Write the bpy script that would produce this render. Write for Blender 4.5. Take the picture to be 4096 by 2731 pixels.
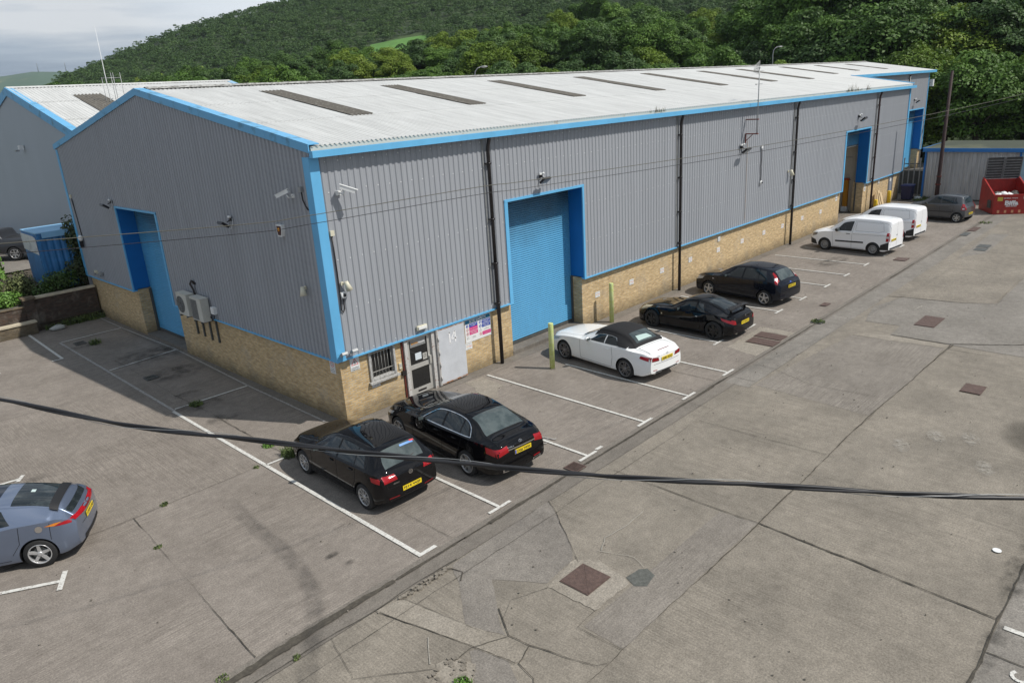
import bpy, bmesh, math, random
import numpy as np
from mathutils import Vector, Matrix
from mathutils.bvhtree import BVHTree

for o in list(bpy.data.objects):
    bpy.data.objects.remove(o)
SC = bpy.context.scene
COL = SC.collection
rad = math.radians

# ---------------------------------------------------------------- camera
CAM = Vector((-10.353, -17.181, 8.706))
YAW, PITCH, ROLL = 0.7881, -0.3217, -0.0631
fw = Vector((math.sin(YAW)*math.cos(PITCH), math.cos(YAW)*math.cos(PITCH), math.sin(PITCH)))
r0 = Vector((math.cos(YAW), -math.sin(YAW), 0)); u0 = r0.cross(fw)
rt = r0*math.cos(ROLL) + u0*math.sin(ROLL); up = -r0*math.sin(ROLL) + u0*math.cos(ROLL)
cd = bpy.data.cameras.new('camera'); cam = bpy.data.objects.new('camera', cd); COL.objects.link(cam)
m3 = Matrix((rt, up, -fw)).transposed()
cam.matrix_world = Matrix.Translation(CAM) @ m3.to_4x4()
cd.sensor_width = 36; cd.lens = 25.97; cd.clip_start = 0.1; cd.clip_end = 12000
SC.camera = cam

# ---------------------------------------------------------------- light
SUN = Vector((0.55, -1.0, 1.45)).normalized()
EL = math.asin(SUN.z); AZ = math.atan2(SUN.x, SUN.y)
sd = bpy.data.lights.new('sun', 'SUN'); sd.energy = 4.1; sd.angle = rad(0.6); sd.color = (1.0, 0.955, 0.89)
so = bpy.data.objects.new('sun', sd); COL.objects.link(so); so.location = (0, 0, 60)
so.rotation_euler = (-SUN).to_track_quat('-Z', 'Y').to_euler()
W = bpy.data.worlds.new('World'); SC.world = W; W.use_nodes = True
nt = W.node_tree; N = nt.nodes; Lk = nt.links
for n in list(N): N.remove(n)
out = N.new('ShaderNodeOutputWorld'); bg = N.new('ShaderNodeBackground')
sky = N.new('ShaderNodeTexSky'); sky.sky_type = 'NISHITA'; sky.sun_disc = False
sky.sun_elevation = EL; sky.sun_rotation = AZ
tc = N.new('ShaderNodeTexCoord'); mp = N.new('ShaderNodeMapping'); mp.inputs['Scale'].default_value = (1.0, 1.0, 9.0)
mp.inputs['Location'].default_value = (0.35, 0.1, 0.25)
no = N.new('ShaderNodeTexNoise'); no.inputs['Scale'].default_value = 2.3; no.inputs['Detail'].default_value = 7; no.inputs['Roughness'].default_value = 0.52
cr = N.new('ShaderNodeValToRGB')
# cloud radiance, in the sky texture's own units (the background strength of 0.1 brings both down)
e = cr.color_ramp.elements
e[0].position = 0.38; e[0].color = (2.5, 3.25, 4.35, 1)
e[1].position = 0.63; e[1].color = (8.4, 8.7, 9.0, 1)
m_ = cr.color_ramp.elements.new(0.5); m_.color = (4.6, 5.4, 6.4, 1)
mix = N.new('ShaderNodeMixRGB'); mix.inputs['Fac'].default_value = 0.9
Lk.new(tc.outputs['Generated'], mp.inputs[0]); Lk.new(mp.outputs[0], no.inputs['Vector']); Lk.new(no.outputs['Fac'], cr.inputs[0])
vm = N.new('ShaderNodeVectorMath'); vm.operation = 'DOT_PRODUCT'; Lk.new(tc.outputs['Generated'], vm.inputs[0]); vm.inputs[1].default_value = Vector((math.sin(rad(31))*math.cos(rad(13)), math.cos(rad(31))*math.cos(rad(13)), math.sin(rad(13))))
gl = N.new('ShaderNodeMapRange'); gl.inputs[1].default_value = .972; gl.inputs[2].default_value = .999; gl.interpolation_type = 'SMOOTHSTEP'; Lk.new(vm.outputs['Value'], gl.inputs[0])   # bright gap in the cloud cover
gm = N.new('ShaderNodeMixRGB'); gm.inputs[2].default_value = (10.0, 10.6, 11.2, 1); Lk.new(gl.outputs[0], gm.inputs[0]); Lk.new(cr.outputs[0], gm.inputs[1])
Lk.new(sky.outputs[0], mix.inputs[1]); Lk.new(gm.outputs[0], mix.inputs[2])
Lk.new(mix.outputs[0], bg.inputs['Color']); bg.inputs['Strength'].default_value = 0.09
Lk.new(bg.outputs[0], out.inputs['Surface'])
SC.view_settings.view_transform = 'Standard'; SC.view_settings.look = 'None'
SC.view_settings.exposure = 0; SC.view_settings.gamma = 1
SC.render.engine = 'CYCLES'
SC.cycles.max_bounces = 6; SC.cycles.diffuse_bounces = 3; SC.cycles.glossy_bounces = 3; SC.cycles.transparent_max_bounces = 8

# ---------------------------------------------------------------- helpers
class MB:
    def __init__(s): s.v = []; s.f = []; s.m = []; s.sm = []
    def vv(s, *ps):
        i = len(s.v); s.v.extend([tuple(p) for p in ps]); return i
    def face(s, ids, m=0, sm=False): s.f.append(tuple(ids)); s.m.append(m); s.sm.append(sm)
    def poly(s, ps, m=0, sm=False):
        i = s.vv(*ps); s.face(range(i, i+len(ps)), m, sm)
    def box(s, a, b, m=0, M=None):
        x0, y0, z0 = a; x1, y1, z1 = b
        P = [(x0,y0,z0),(x1,y0,z0),(x1,y1,z0),(x0,y1,z0),(x0,y0,z1),(x1,y0,z1),(x1,y1,z1),(x0,y1,z1)]
        if M is not None: P = [M @ Vector(p) for p in P]
        i = s.vv(*P)
        for q in ((0,3,2,1),(4,5,6,7),(0,1,5,4),(1,2,6,5),(2,3,7,6),(3,0,4,7)): s.face([i+k for k in q], m)
    def prism(s, pts, z0, z1, m=0):
        n = len(pts); i = s.vv(*[(x, y, z0) for x, y in pts], *[(x, y, z1) for x, y in pts])
        s.face([i+k for k in range(n)][::-1], m); s.face([i+n+k for k in range(n)], m)
        for k in range(n): s.face([i+k, i+(k+1) % n, i+n+(k+1) % n, i+n+k], m)
    def prismA(s, pts, ax, a0, a1, m=0):
        # polygon extruded along axis ax ('x': pts are (y,z); 'y': pts are (x,z))
        f = (lambda p, t: (t, p[0], p[1])) if ax == 'x' else (lambda p, t: (p[0], t, p[1]))
        n = len(pts); i = s.vv(*[f(p, a0) for p in pts], *[f(p, a1) for p in pts])
        s.face([i+k for k in range(n)], m); s.face([i+n+k for k in range(n)][::-1], m)
        for k in range(n): s.face([i+k, i+(k+1) % n, i+n+(k+1) % n, i+n+k], m)
    def tube(s, pts, r, n=8, m=0, cap=True):
        pts = [Vector(p) for p in pts]; rs = r if isinstance(r, (list, tuple)) else [r]*len(pts)
        rings = []; prev = None
        for k, p in enumerate(pts):
            t = (pts[min(k+1, len(pts)-1)] - pts[max(k-1, 0)])
            if t.length < 1e-9: t = Vector((0, 0, 1))
            t.normalize()
            if prev is None:
                a = Vector((0, 0, 1)) if abs(t.z) < .9 else Vector((1, 0, 0)); x = t.cross(a).normalized()
            else:
                x = (prev - t*prev.dot(t)).normalized()
            prev = x; y = t.cross(x)
            rings.append(s.vv(*[p + (x*math.cos(2*math.pi*j/n) + y*math.sin(2*math.pi*j/n))*rs[k] for j in range(n)]))
        for k in range(len(rings)-1):
            for j in range(n):
                s.face([rings[k]+j, rings[k]+(j+1) % n, rings[k+1]+(j+1) % n, rings[k+1]+j], m, True)
        if cap:
            s.face([rings[0]+j for j in range(n)][::-1], m); s.face([rings[-1]+j for j in range(n)], m)
    def ball(s, c, r, m=0, n=10, k=6):
        rx, ry, rz = r if isinstance(r, (tuple, list)) else (r, r, r)
        rows = []
        for a in range(k+1):
            th = math.pi*a/k
            rows.append(s.vv(*[(c[0]+rx*math.sin(th)*math.cos(2*math.pi*j/n), c[1]+ry*math.sin(th)*math.sin(2*math.pi*j/n), c[2]+rz*math.cos(th)) for j in range(n)]))
        for a in range(k):
            for j in range(n): s.face([rows[a]+j, rows[a+1]+j, rows[a+1]+(j+1) % n, rows[a]+(j+1) % n], m, True)
    def strip(s, A, B, m=0, sm=False):
        n = len(A); i = s.vv(*A); j = s.vv(*B)
        for k in range(n-1): s.face([i+k, i+k+1, j+k+1, j+k], m, sm)
    def grid(s, rows, m=0, sm=True, flip=False):
        n = len(rows[0]); ids = [s.vv(*r) for r in rows]
        for a in range(len(rows)-1):
            for k in range(n-1):
                q = [ids[a]+k, ids[a]+k+1, ids[a+1]+k+1, ids[a+1]+k]
                s.face(q[::-1] if flip else q, m, sm)
    def mesh(s, name, mats):
        me = bpy.data.meshes.new(name); me.from_pydata(s.v, [], s.f)
        for mt in (mats if isinstance(mats, (list, tuple)) else [mats]): me.materials.append(mt)
        me.polygons.foreach_set('material_index', s.m); me.polygons.foreach_set('use_smooth', s.sm); me.update()
        return me
    def build(s, name, mats, parent=None, **kw):
        return link(name, s.mesh(name, mats), parent, **kw)

def link(name, me, parent=None, kind=None, label=None, cat=None, group=None):
    o = bpy.data.objects.new(name, me); COL.objects.link(o)
    if parent is not None: o.parent = parent
    if kind: o['kind'] = kind
    if label: o['label'] = label
    if cat: o['category'] = cat
    if group: o['group'] = group
    return o
def thing(name, label, cat, loc=(0, 0, 0), rz=0, group=None):
    o = link(name, None, None, label=label, cat=cat, group=group); o.location = loc; o.rotation_euler = (0, 0, rz)
    o.empty_display_size = .2
    return o
def copy_tree(o, loc=None, label=None, rz=None, parent=None):
    c = o.copy(); COL.objects.link(c); c.parent = parent
    for ch in list(o.children): copy_tree(ch, parent=c)
    if loc is not None: c.location = loc
    if rz is not None: c.rotation_euler = (0, 0, rz)
    if label: c['label'] = label
    return c

# ---------------------------------------------------------------- materials
def mat(name, col, rough=.6, metal=0, spec=.5, var=0, vscale=3, detail=6, bump=0, bscale=30, coat=0, stretch=None, col2=None, c2pos=(.45, .65), emit=None, alpha=1, trans=0, ior=None):
    M = bpy.data.materials.new(name); M.use_nodes = True; t = M.node_tree; b = t.nodes['Principled BSDF']
    b.inputs['Base Color'].default_value = (*col, 1); b.inputs['Roughness'].default_value = rough; b.inputs['Metallic'].default_value = metal
    b.inputs['Specular IOR Level'].default_value = spec
    if coat: b.inputs['Coat Weight'].default_value = coat; b.inputs['Coat Roughness'].default_value = .03
    if trans: b.inputs['Transmission Weight'].default_value = trans
    if ior: b.inputs['IOR'].default_value = ior
    if alpha < 1: b.inputs['Alpha'].default_value = alpha
    tcn = t.nodes.new('ShaderNodeTexCoord'); vec = tcn.outputs['Object']
    if stretch:
        mpn = t.nodes.new('ShaderNodeMapping'); mpn.inputs['Scale'].default_value = stretch; t.links.new(vec, mpn.inputs[0]); vec = mpn.outputs[0]
    if var or col2:
        n = t.nodes.new('ShaderNodeTexNoise'); n.inputs['Scale'].default_value = vscale; n.inputs['Detail'].default_value = detail; n.inputs['Roughness'].default_value = .65
        t.links.new(vec, n.inputs['Vector'])
        r = t.nodes.new('ShaderNodeValToRGB'); el = r.color_ramp.elements
        if col2:
            el[0].position, el[1].position = c2pos; el[0].color = (*col, 1); el[1].color = (*col2, 1)
        else:
            el[0].position = .3; el[1].position = .7
            el[0].color = (*[c*(1-var) for c in col], 1); el[1].color = (*[min(1, c*(1+var)) for c in col], 1)
        t.links.new(n.outputs['Fac'], r.inputs[0]); t.links.new(r.outputs[0], b.inputs['Base Color'])
    if bump:
        n2 = t.nodes.new('ShaderNodeTexNoise'); n2.inputs['Scale'].default_value = bscale; n2.inputs['Detail'].default_value = 5; t.links.new(vec, n2.inputs['Vector'])
        bp = t.nodes.new('ShaderNodeBump'); bp.inputs['Strength'].default_value = bump; bp.inputs['Distance'].default_value = .02
        t.links.new(n2.outputs['Fac'], bp.inputs['Height']); t.links.new(bp.outputs[0], b.inputs['Normal'])
    return M

def node_math(t, op, a, b=None, c=None):
    n = t.nodes.new('ShaderNodeMath'); n.operation = op
    for i, x in enumerate((a, b, c)):
        if x is None: continue
        if isinstance(x, (int, float)): n.inputs[i].default_value = x
        else: t.links.new(x, n.inputs[i])
    return n.outputs[0]

def concrete(name, c1, c2, line='x', lstr=.35, stain=.25, seed=0, fine=1.0, dark=(.09, .08, .075)):
    """brushed yard concrete: broad blotches, aggregate speckle and tamped ridges running along x or y"""
    M = bpy.data.materials.new(name); M.use_nodes = True; t = M.node_tree; b = t.nodes['Principled BSDF']
    b.inputs['Roughness'].default_value = .88; b.inputs['Specular IOR Level'].default_value = .3
    g = t.nodes.new('ShaderNodeTexCoord').outputs['Object']
    def noise(scale, detail, rough=.6, sc=None, loc=0):
        v = g
        if sc or loc:
            mm = t.nodes.new('ShaderNodeMapping'); mm.inputs['Scale'].default_value = sc or (1, 1, 1); mm.inputs['Location'].default_value = (loc, loc*.7, 0)
            t.links.new(g, mm.inputs[0]); v = mm.outputs[0]
        n = t.nodes.new('ShaderNodeTexNoise'); n.inputs['Scale'].default_value = scale; n.inputs['Detail'].default_value = detail; n.inputs['Roughness'].default_value = rough
        t.links.new(v, n.inputs['Vector']); return n.outputs['Fac']
    def ramp(f, p0, p1, a, bb):
        r = t.nodes.new('ShaderNodeValToRGB'); r.color_ramp.elements[0].position = p0; r.color_ramp.elements[1].position = p1
        r.color_ramp.elements[0].color = (*a, 1); r.color_ramp.elements[1].color = (*bb, 1); t.links.new(f, r.inputs[0]); return r.outputs[0]
    def mixc(kind, fac, a, bb):
        m = t.nodes.new('ShaderNodeMixRGB'); m.blend_type = kind
        if isinstance(fac, float): m.inputs[0].default_value = fac
        else: t.links.new(fac, m.inputs[0])
        t.links.new(a, m.inputs[1]); t.links.new(bb, m.inputs[2]); return m.outputs[0]
    base = ramp(noise(.55, 8, .62, loc=seed), .33, .67, c1, c2)
    sp = ramp(noise(30*fine, 5, .8, loc=seed), .36, .66, (.60, .60, .60), (1.36, 1.35, 1.33))
    col = mixc('MULTIPLY', .85, base, sp)
    md = ramp(noise(4.2, 7, .7, loc=seed+3), .35, .66, (.82, .815, .81), (1.12, 1.12, 1.12))
    col = mixc('MULTIPLY', .8, col, md)
    sc = (.9, 21, 1) if line == 'x' else (21, .9, 1)
    ln = noise(1.0, 4, .6, sc=sc, loc=seed)
    # regular tamping ridges, about 6 cm apart, wandering a little
    sp3 = t.nodes.new('ShaderNodeSeparateXYZ'); t.links.new(g, sp3.inputs[0])
    ph = node_math(t, 'ADD', node_math(t, 'MULTIPLY', sp3.outputs[1 if line == 'x' else 0], 6.2832/.062), node_math(t, 'MULTIPLY', noise(2.2, 5, .7, loc=seed+2), 11))
    sn = node_math(t, 'MULTIPLY_ADD', node_math(t, 'SINE', ph), .055, 0)
    ln = node_math(t, 'ADD', ln, sn)
    lc = ramp(ln, .41, .58, (.70, .69, .68), (1.16, 1.16, 1.15))
    mask = ramp(noise(.35, 3, .5, loc=seed+9), .42, .60, (0, 0, 0), (1, 1, 1))
    mk = t.nodes.new('ShaderNodeSeparateColor'); t.links.new(mask, mk.inputs[0])
    col = mixc('MULTIPLY', node_math(t, 'MULTIPLY', node_math(t, 'MULTIPLY_ADD', mk.outputs[0], .75, .25), lstr*1.6), col, lc)
    st = noise(1.15, 9, .72, loc=seed+21)
    sm = node_math(t, 'MULTIPLY', node_math(t, 'GREATER_THAN', 2.0, 1.0), 1.0)
    rs = t.nodes.new('ShaderNodeMapRange'); rs.inputs[1].default_value = .60; rs.inputs[2].default_value = .78; t.links.new(st, rs.inputs[0])
    dk = t.nodes.new('ShaderNodeRGB'); dk.outputs[0].default_value = (*dark, 1)
    col = mixc('MIX', node_math(t, 'MULTIPLY', rs.outputs[0], stain), col, dk.outputs[0])
    t.links.new(col, b.inputs['Base Color'])
    hb = node_math(t, 'ADD', node_math(t, 'MULTIPLY', ln, .6*lstr*2), node_math(t, 'MULTIPLY', noise(40, 3, .7), .5))
    bp = t.nodes.new('ShaderNodeBump'); bp.inputs['Strength'].default_value = .55; bp.inputs['Distance'].default_value = .012
    t.links.new(hb, bp.inputs['Height']); t.links.new(bp.outputs[0], b.inputs['Normal'])
    return M

def brick_mat(name, cols, mortar=(.47, .43, .35), dirt=.6, dirty_h=.55):
    M = bpy.data.materials.new(name); M.use_nodes = True; t = M.node_tree; b = t.nodes['Principled BSDF']
    b.inputs['Roughness'].default_value = .9; b.inputs['Specular IOR Level'].default_value = .2
    g = t.nodes.new('ShaderNodeTexCoord').outputs['Object']
    s = t.nodes.new('ShaderNodeSeparateXYZ'); t.links.new(g, s.inputs[0])
    c = t.nodes.new('ShaderNodeCombineXYZ'); t.links.new(node_math(t, 'ADD', s.outputs[0], s.outputs[1]), c.inputs[0]); t.links.new(s.outputs[2], c.inputs[1])
    br = t.nodes.new('ShaderNodeTexBrick'); br.inputs['Scale'].default_value = 1; br.inputs['Brick Width'].default_value = .225; br.inputs['Row Height'].default_value = .075
    br.inputs['Mortar Size'].default_value = .0085; br.inputs['Mortar Smooth'].default_value = .2; br.inputs['Bias'].default_value = 0
    br.inputs['Color1'].default_value = (*cols[0], 1); br.inputs['Color2'].default_value = (*cols[1], 1); br.inputs['Mortar'].default_value = (*mortar, 1)
    t.links.new(c.outputs[0], br.inputs['Vector'])
    # brick-sized tone changes
    sx = t.nodes.new('ShaderNodeMapping'); sx.inputs['Scale'].default_value = (4.4, 13.3, 1); t.links.new(c.outputs[0], sx.inputs[0])
    n = t.nodes.new('ShaderNodeTexNoise'); n.inputs['Scale'].default_value = 1.0; n.inputs['Detail'].default_value = 2; t.links.new(sx.outputs[0], n.inputs['Vector'])
    r = t.nodes.new('ShaderNodeValToRGB'); r.color_ramp.elements[0].position = .33; r.color_ramp.elements[1].position = .68
    r.color_ramp.elements[0].color = (.74, .70, .66, 1); r.color_ramp.elements[1].color = (1.18, 1.2, 1.2, 1); t.links.new(n.outputs['Fac'], r.inputs[0])
    m1 = t.nodes.new('ShaderNodeMixRGB'); m1.blend_type = 'MULTIPLY'; m1.inputs[0].default_value = .8; t.links.new(br.outputs['Color'], m1.inputs[1]); t.links.new(r.outputs[0], m1.inputs[2])
    # salts and grime: pale bloom in patches, green-black dirt along the foot of the wall
    n2 = t.nodes.new('ShaderNodeTexNoise'); n2.inputs['Scale'].default_value = 1.1; n2.inputs['Detail'].default_value = 8; n2.inputs['Roughness'].default_value = .7; t.links.new(g, n2.inputs['Vector'])
    mr = t.nodes.new('ShaderNodeMapRange'); mr.inputs[1].default_value = .52; mr.inputs[2].default_value = .72; t.links.new(n2.outputs['Fac'], mr.inputs[0])
    m2 = t.nodes.new('ShaderNodeMixRGB'); m2.inputs[2].default_value = (.42, .39, .33, 1); t.links.new(node_math(t, 'MULTIPLY', mr.outputs[0], .45), m2.inputs[0]); t.links.new(m1.outputs[0], m2.inputs[1])
    hz = node_math(t, 'ADD', s.outputs[2], node_math(t, 'MULTIPLY', n2.outputs['Fac'], -.9))
    mr2 = t.nodes.new('ShaderNodeMapRange'); mr2.inputs[1].default_value = dirty_h-.45; mr2.inputs[2].default_value = -.42; mr2.inputs[3].default_value = 0; mr2.inputs[4].default_value = 1; t.links.new(hz, mr2.inputs[0])
    m3 = t.nodes.new('ShaderNodeMixRGB'); m3.inputs[2].default_value = (.055, .052, .035, 1); t.links.new(node_math(t, 'MULTIPLY', mr2.outputs[0], dirt), m3.inputs[0]); t.links.new(m2.outputs[0], m3.inputs[1])
    t.links.new(m3.outputs[0], b.inputs['Base Color'])
    bp = t.nodes.new('ShaderNodeBump'); bp.inputs['Strength'].default_value = .5; bp.inputs['Distance'].default_value = .008; bp.invert = True
    t.links.new(br.outputs['Fac'], bp.inputs['Height']); t.links.new(bp.outputs[0], b.inputs['Normal'])
    return M

M_clad = mat('grey_cladding', (.312, .328, .354), .5, spec=.4, var=.07, vscale=.9, detail=9, bump=.03, bscale=3, stretch=(3, 3, .16))
M_clad2 = mat('smooth_grey_cladding', (.36, .40, .44), .5, spec=.35, var=.05, vscale=.3, stretch=(1, 1, .3))
M_roof = mat('fibre_cement_roof', (.575, .58, .565), .85, spec=.2, var=.15, vscale=.9, detail=10, stretch=(5.0, .40, 1), bump=.12, bscale=25)
M_ridge = mat('weathered_ridge', (.42, .42, .40), .9, col2=(.12, .115, .10), c2pos=(.42, .62), vscale=7)
M_light = mat('grp_rooflight', (.140, .128, .108), .75, col2=(.25, .235, .205), c2pos=(.52, .7), vscale=6, spec=.3)
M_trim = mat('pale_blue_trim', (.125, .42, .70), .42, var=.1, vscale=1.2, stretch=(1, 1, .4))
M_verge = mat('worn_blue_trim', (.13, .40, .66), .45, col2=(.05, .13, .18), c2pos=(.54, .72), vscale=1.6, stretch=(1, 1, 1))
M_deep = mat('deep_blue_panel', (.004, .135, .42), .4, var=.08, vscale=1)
M_shut = mat('blue_shutter', (.085, .33, .56), .42, metal=.0, var=.1, vscale=.8, stretch=(1, 1, .25))
M_eave = mat('eaves_filler', (.52, .52, .46), .8, col2=(.35, .22, .12), c2pos=(.6, .75), vscale=2)
M_brick = brick_mat('buff_brick', ((.62, .45, .235), (.50, .35, .175)))
M_dbrick = brick_mat('dark_brick', ((.10, .065, .05), (.07, .055, .045)), mortar=(.07, .065, .06), dirt=.4)
M_pbrick = brick_mat('mossy_brick', ((.20, .155, .10), (.14, .11, .08)), mortar=(.12, .11, .09), dirt=.4)
M_cope = mat('coping_stone', (.50, .44, .33), .9, var=.2, vscale=5)
M_black = mat('black_plastic', (.018, .015, .016), .35, var=.2, vscale=5)
M_brownpipe = mat('brown_pipe', (.035, .017, .016), .75, var=.2, vscale=4)
M_rub = mat('rubber', (.02, .02, .02), .75)
M_white = mat('white_paint', (.74, .75, .74), .5, var=.06, vscale=4)
M_cream = mat('cream_plastic', (.62, .59, .46), .5)
M_alu = mat('aluminium', (.50, .49, .46), .4, metal=.35, var=.12, vscale=6)
M_woodw = mat('flaking_white_wood', (.46, .455, .44), .8, col2=(.25, .24, .22), c2pos=(.48, .62), vscale=18)
M_rust = mat('rusty_white_frame', (.50, .49, .47), .7, col2=(.22, .11, .07), c2pos=(.56, .66), vscale=16)
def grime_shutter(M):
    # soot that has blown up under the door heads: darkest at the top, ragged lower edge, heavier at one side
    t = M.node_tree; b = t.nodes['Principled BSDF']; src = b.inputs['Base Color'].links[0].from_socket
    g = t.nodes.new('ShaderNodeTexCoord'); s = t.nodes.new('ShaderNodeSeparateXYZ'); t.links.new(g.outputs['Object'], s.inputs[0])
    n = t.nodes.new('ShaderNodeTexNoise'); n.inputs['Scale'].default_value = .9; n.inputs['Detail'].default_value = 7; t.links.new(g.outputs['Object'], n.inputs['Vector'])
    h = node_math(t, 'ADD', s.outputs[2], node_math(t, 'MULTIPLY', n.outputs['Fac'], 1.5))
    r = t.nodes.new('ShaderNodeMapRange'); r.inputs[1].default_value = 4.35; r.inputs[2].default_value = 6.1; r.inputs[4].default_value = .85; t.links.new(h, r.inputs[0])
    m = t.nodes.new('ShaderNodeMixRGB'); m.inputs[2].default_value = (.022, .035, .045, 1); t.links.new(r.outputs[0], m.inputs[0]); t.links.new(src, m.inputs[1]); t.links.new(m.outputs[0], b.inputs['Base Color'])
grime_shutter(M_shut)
M_rust2 = mat('rust', (.15, .035, .025), .85, var=.4, vscale=20)
M_steel = mat('grey_painted_steel', (.52, .54, .57), .5, var=.10, vscale=2.2)
M_glassd = mat('dark_glass', (.012, .013, .014), .06, spec=.6)
M_gal = mat('galvanised', (.33, .34, .34), .45, metal=.5, var=.15, vscale=8)
M_dgal = mat('dull_steel', (.10, .105, .10), .6, metal=.3, var=.2, vscale=4)
M_yel = mat('yellow_paint', (.72, .48, .02), .55, var=.15, vscale=6)
M_lime = mat('faded_lime_paint', (.50, .58, .20), .6, col2=(.60, .64, .34), c2pos=(.45, .65), vscale=5)
M_mark = mat('road_paint', (.60, .59, .55), .75, col2=(.30, .28, .25), c2pos=(.50, .66), vscale=22, detail=9)
M_mark2 = mat('worn_road_paint', (.40, .385, .36), .8, col2=(.22, .205, .19), c2pos=(.42, .60), vscale=22, detail=8)
M_iron = mat('cast_iron', (.115, .075, .062), .6, metal=.2, var=.3, vscale=12, bump=.6, bscale=60)
M_joint = mat('joint_dirt', (.055, .048, .038), .95, col2=(.085, .075, .058), c2pos=(.45, .6), vscale=14)
M_joint2 = mat('hairline_joint', (.10, .09, .075), .95, var=.3, vscale=5)
M_ply = mat('timber_board', (.60, .46, .27), .8, var=.2, vscale=3, stretch=(8, 8, 1))
M_blk_wall = mat('block_wall', (.66, .60, .48), .9, var=.06, vscale=2)
M_soil = mat('soil', (.06, .048, .033), .95, var=.4, vscale=3, bump=.6, bscale=10)
M_inner = mat('shed_interior', (.10, .095, .085), .95)
# ================================================================ ground
M_lot = concrete('bay_concrete', (.200, .176, .153), (.262, .233, .204), 'x', .34, .30, 1)
M_lot2 = concrete('bay_concrete_cross', (.202, .178, .154), (.258, .229, .200), 'y', .34, .30, 5)
M_yard = concrete('yard_concrete', (.186, .167, .140), (.268, .240, .200), 'y', .25, .26, 11)
M_yardg = concrete('grey_yard_concrete', (.188, .174, .154), (.248, .230, .206), 'y', .22, .30, 17)
M_patchd = concrete('tarry_patch', (.172, .157, .140), (.240, .219, .193), 'y', .1, .3, 23)
M_patchl = concrete('pale_patch', (.245, .219, .182), (.305, .276, .234), 'x', .06, .15, 31)
M_wet = mat('fresh_cement', (.095, .098, .088), .9, var=.3, vscale=14, bump=.5, bscale=30)
M_trench = concrete('trench_concrete', (.190, .171, .149), (.246, .223, .195), 'x', .30, .25, 37)
M_chan = concrete('gutter_concrete', (.155, .140, .122), (.208, .188, .163), 'x', .12, .35, 41)

def sheet(name, pts, m, z, wob=0, seed=0, kind='structure', **kw):
    """ground slab or patch as a flat sheet; wob gives it a ragged edge"""
    mb = MB(); P = pts
    if wob:
        rnd = random.Random(seed); P = []
        for i in range(len(pts)):
            a = Vector(pts[i]); b = Vector(pts[(i+1) % len(pts)]); n = max(1, int((b-a).length/.12))
            for k in range(n):
                q = a.lerp(b, k/n); P.append((q.x+rnd.uniform(-wob, wob), q.y+rnd.uniform(-wob, wob)))
    mb.poly([(x, y, z) for x, y in P])
    bm = bmesh.new(); me = mb.mesh(name, m); bm.from_mesh(me)
    if wob: bmesh.ops.triangulate(bm, faces=bm.faces)
    bm.normal_update()
    for f in bm.faces:
        if f.normal.z < 0: f.normal_flip()
    bm.to_mesh(me); bm.free()
    return link(name, me, kind=kind, **kw)

def crack(mb, pts, w, z, seed=0, wob=.015, m=0):
    rnd = random.Random(seed); P = []
    for i in range(len(pts)-1):
        a = Vector(pts[i]); b = Vector(pts[i+1]); n = max(1, int((b-a).length/.14))
        for k in range(n): P.append(a.lerp(b, k/n))
    P.append(Vector(pts[-1])); A = []; B = []
    f = 1.0; dr = 0.0
    for i, p in enumerate(P):
        t = P[min(i+1, len(P)-1)] - P[max(i-1, 0)]; t = t.normalized() if t.length else Vector((1, 0)); n = Vector((-t.y, t.x))
        f = min(1.25, max(.10, f+rnd.uniform(-.22, .22))); dr = max(-.035, min(.035, dr+rnd.uniform(-wob, wob)*.7))
        q = p + n*(dr+rnd.uniform(-wob, wob)*.4); ww = w*f*rnd.uniform(.45, 1.2)/2*.72
        A.append((q.x+n.x*ww, q.y+n.y*ww, z)); B.append((q.x-n.x*ww, q.y-n.y*ww, z))
    mb.strip(B, A, m)

sheet('ground', [(-160, -120), (900, -120), (900, 900), (-160, 900)], M_yard, -.03)
# car park slabs beside the warehouse
sheet('car_park', [(-40, -6.72), (75, -6.72), (75, 20.5), (-40, 20.5)], M_lot, 0)
sheet('car_park_slab', [(-40, -.25), (-2.45, -.25), (-2.45, 3.45), (-6.2, 3.7), (-7.6, 4.6), (-40, 4.6)], M_lot2, .004)
sheet('car_park_slab', [(-6.1, 3.75), (-2.55, 3.46), (-2.3, 9.0), (-6.6, 9.3), (-40, 9.5), (-40, 4.7), (-7.6, 4.62)], M_lot2, .004)
sheet('car_park_slab', [(8.9, -6.70), (12.6, -6.70), (12.6, -1.2), (8.9, -1.2)], M_lot, .004)
# gutter channel and yard strips
sheet('gutter_channel', [(-40, -7.30), (75, -7.30), (75, -6.88), (-40, -6.88)], M_chan, .0)
sheet('gutter_kerb', [(-40, -6.86), (75, -6.86), (75, -6.70), (-40, -6.70)], M_chan, .006)
sheet('yard_road', [(-60, -60), (120, -60), (120, -7.31), (-60, -7.31)], M_yard, 0)
sheet('yard_strip', [(2.45, -11.3), (2.15, -15.6), (-12, -15.7), (-12, -11.33)], M_yard, .004)
sheet('yard_strip', [(-30, -15.65), (40, -15.65), (40, -30), (-30, -30)], M_yardg, .004)
sheet('yard_trench', [(2.36, -10.46), (2.45, -11.28), (-2.30, -11.30), (-2.29, -10.46)], M_trench, .004, .012, 3)
sheet('yard_trench', [(9.0, -6.99), (60, -6.99), (60, -7.74), (18.9, -7.74), (9.0, -7.75)], M_yardg, .004, .01, 4)
sheet('yard_patch', [(16.05, -9.44), (16.0, -13.5), (34, -13.5), (34, -11.42), (21.9, -11.4), (21.39, -10.4), (21.1, -8.3), (19.2, -7.8), (17.2, -8.2), (17.3, -9.4)], M_yardg, .008, .01, 5)
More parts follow.
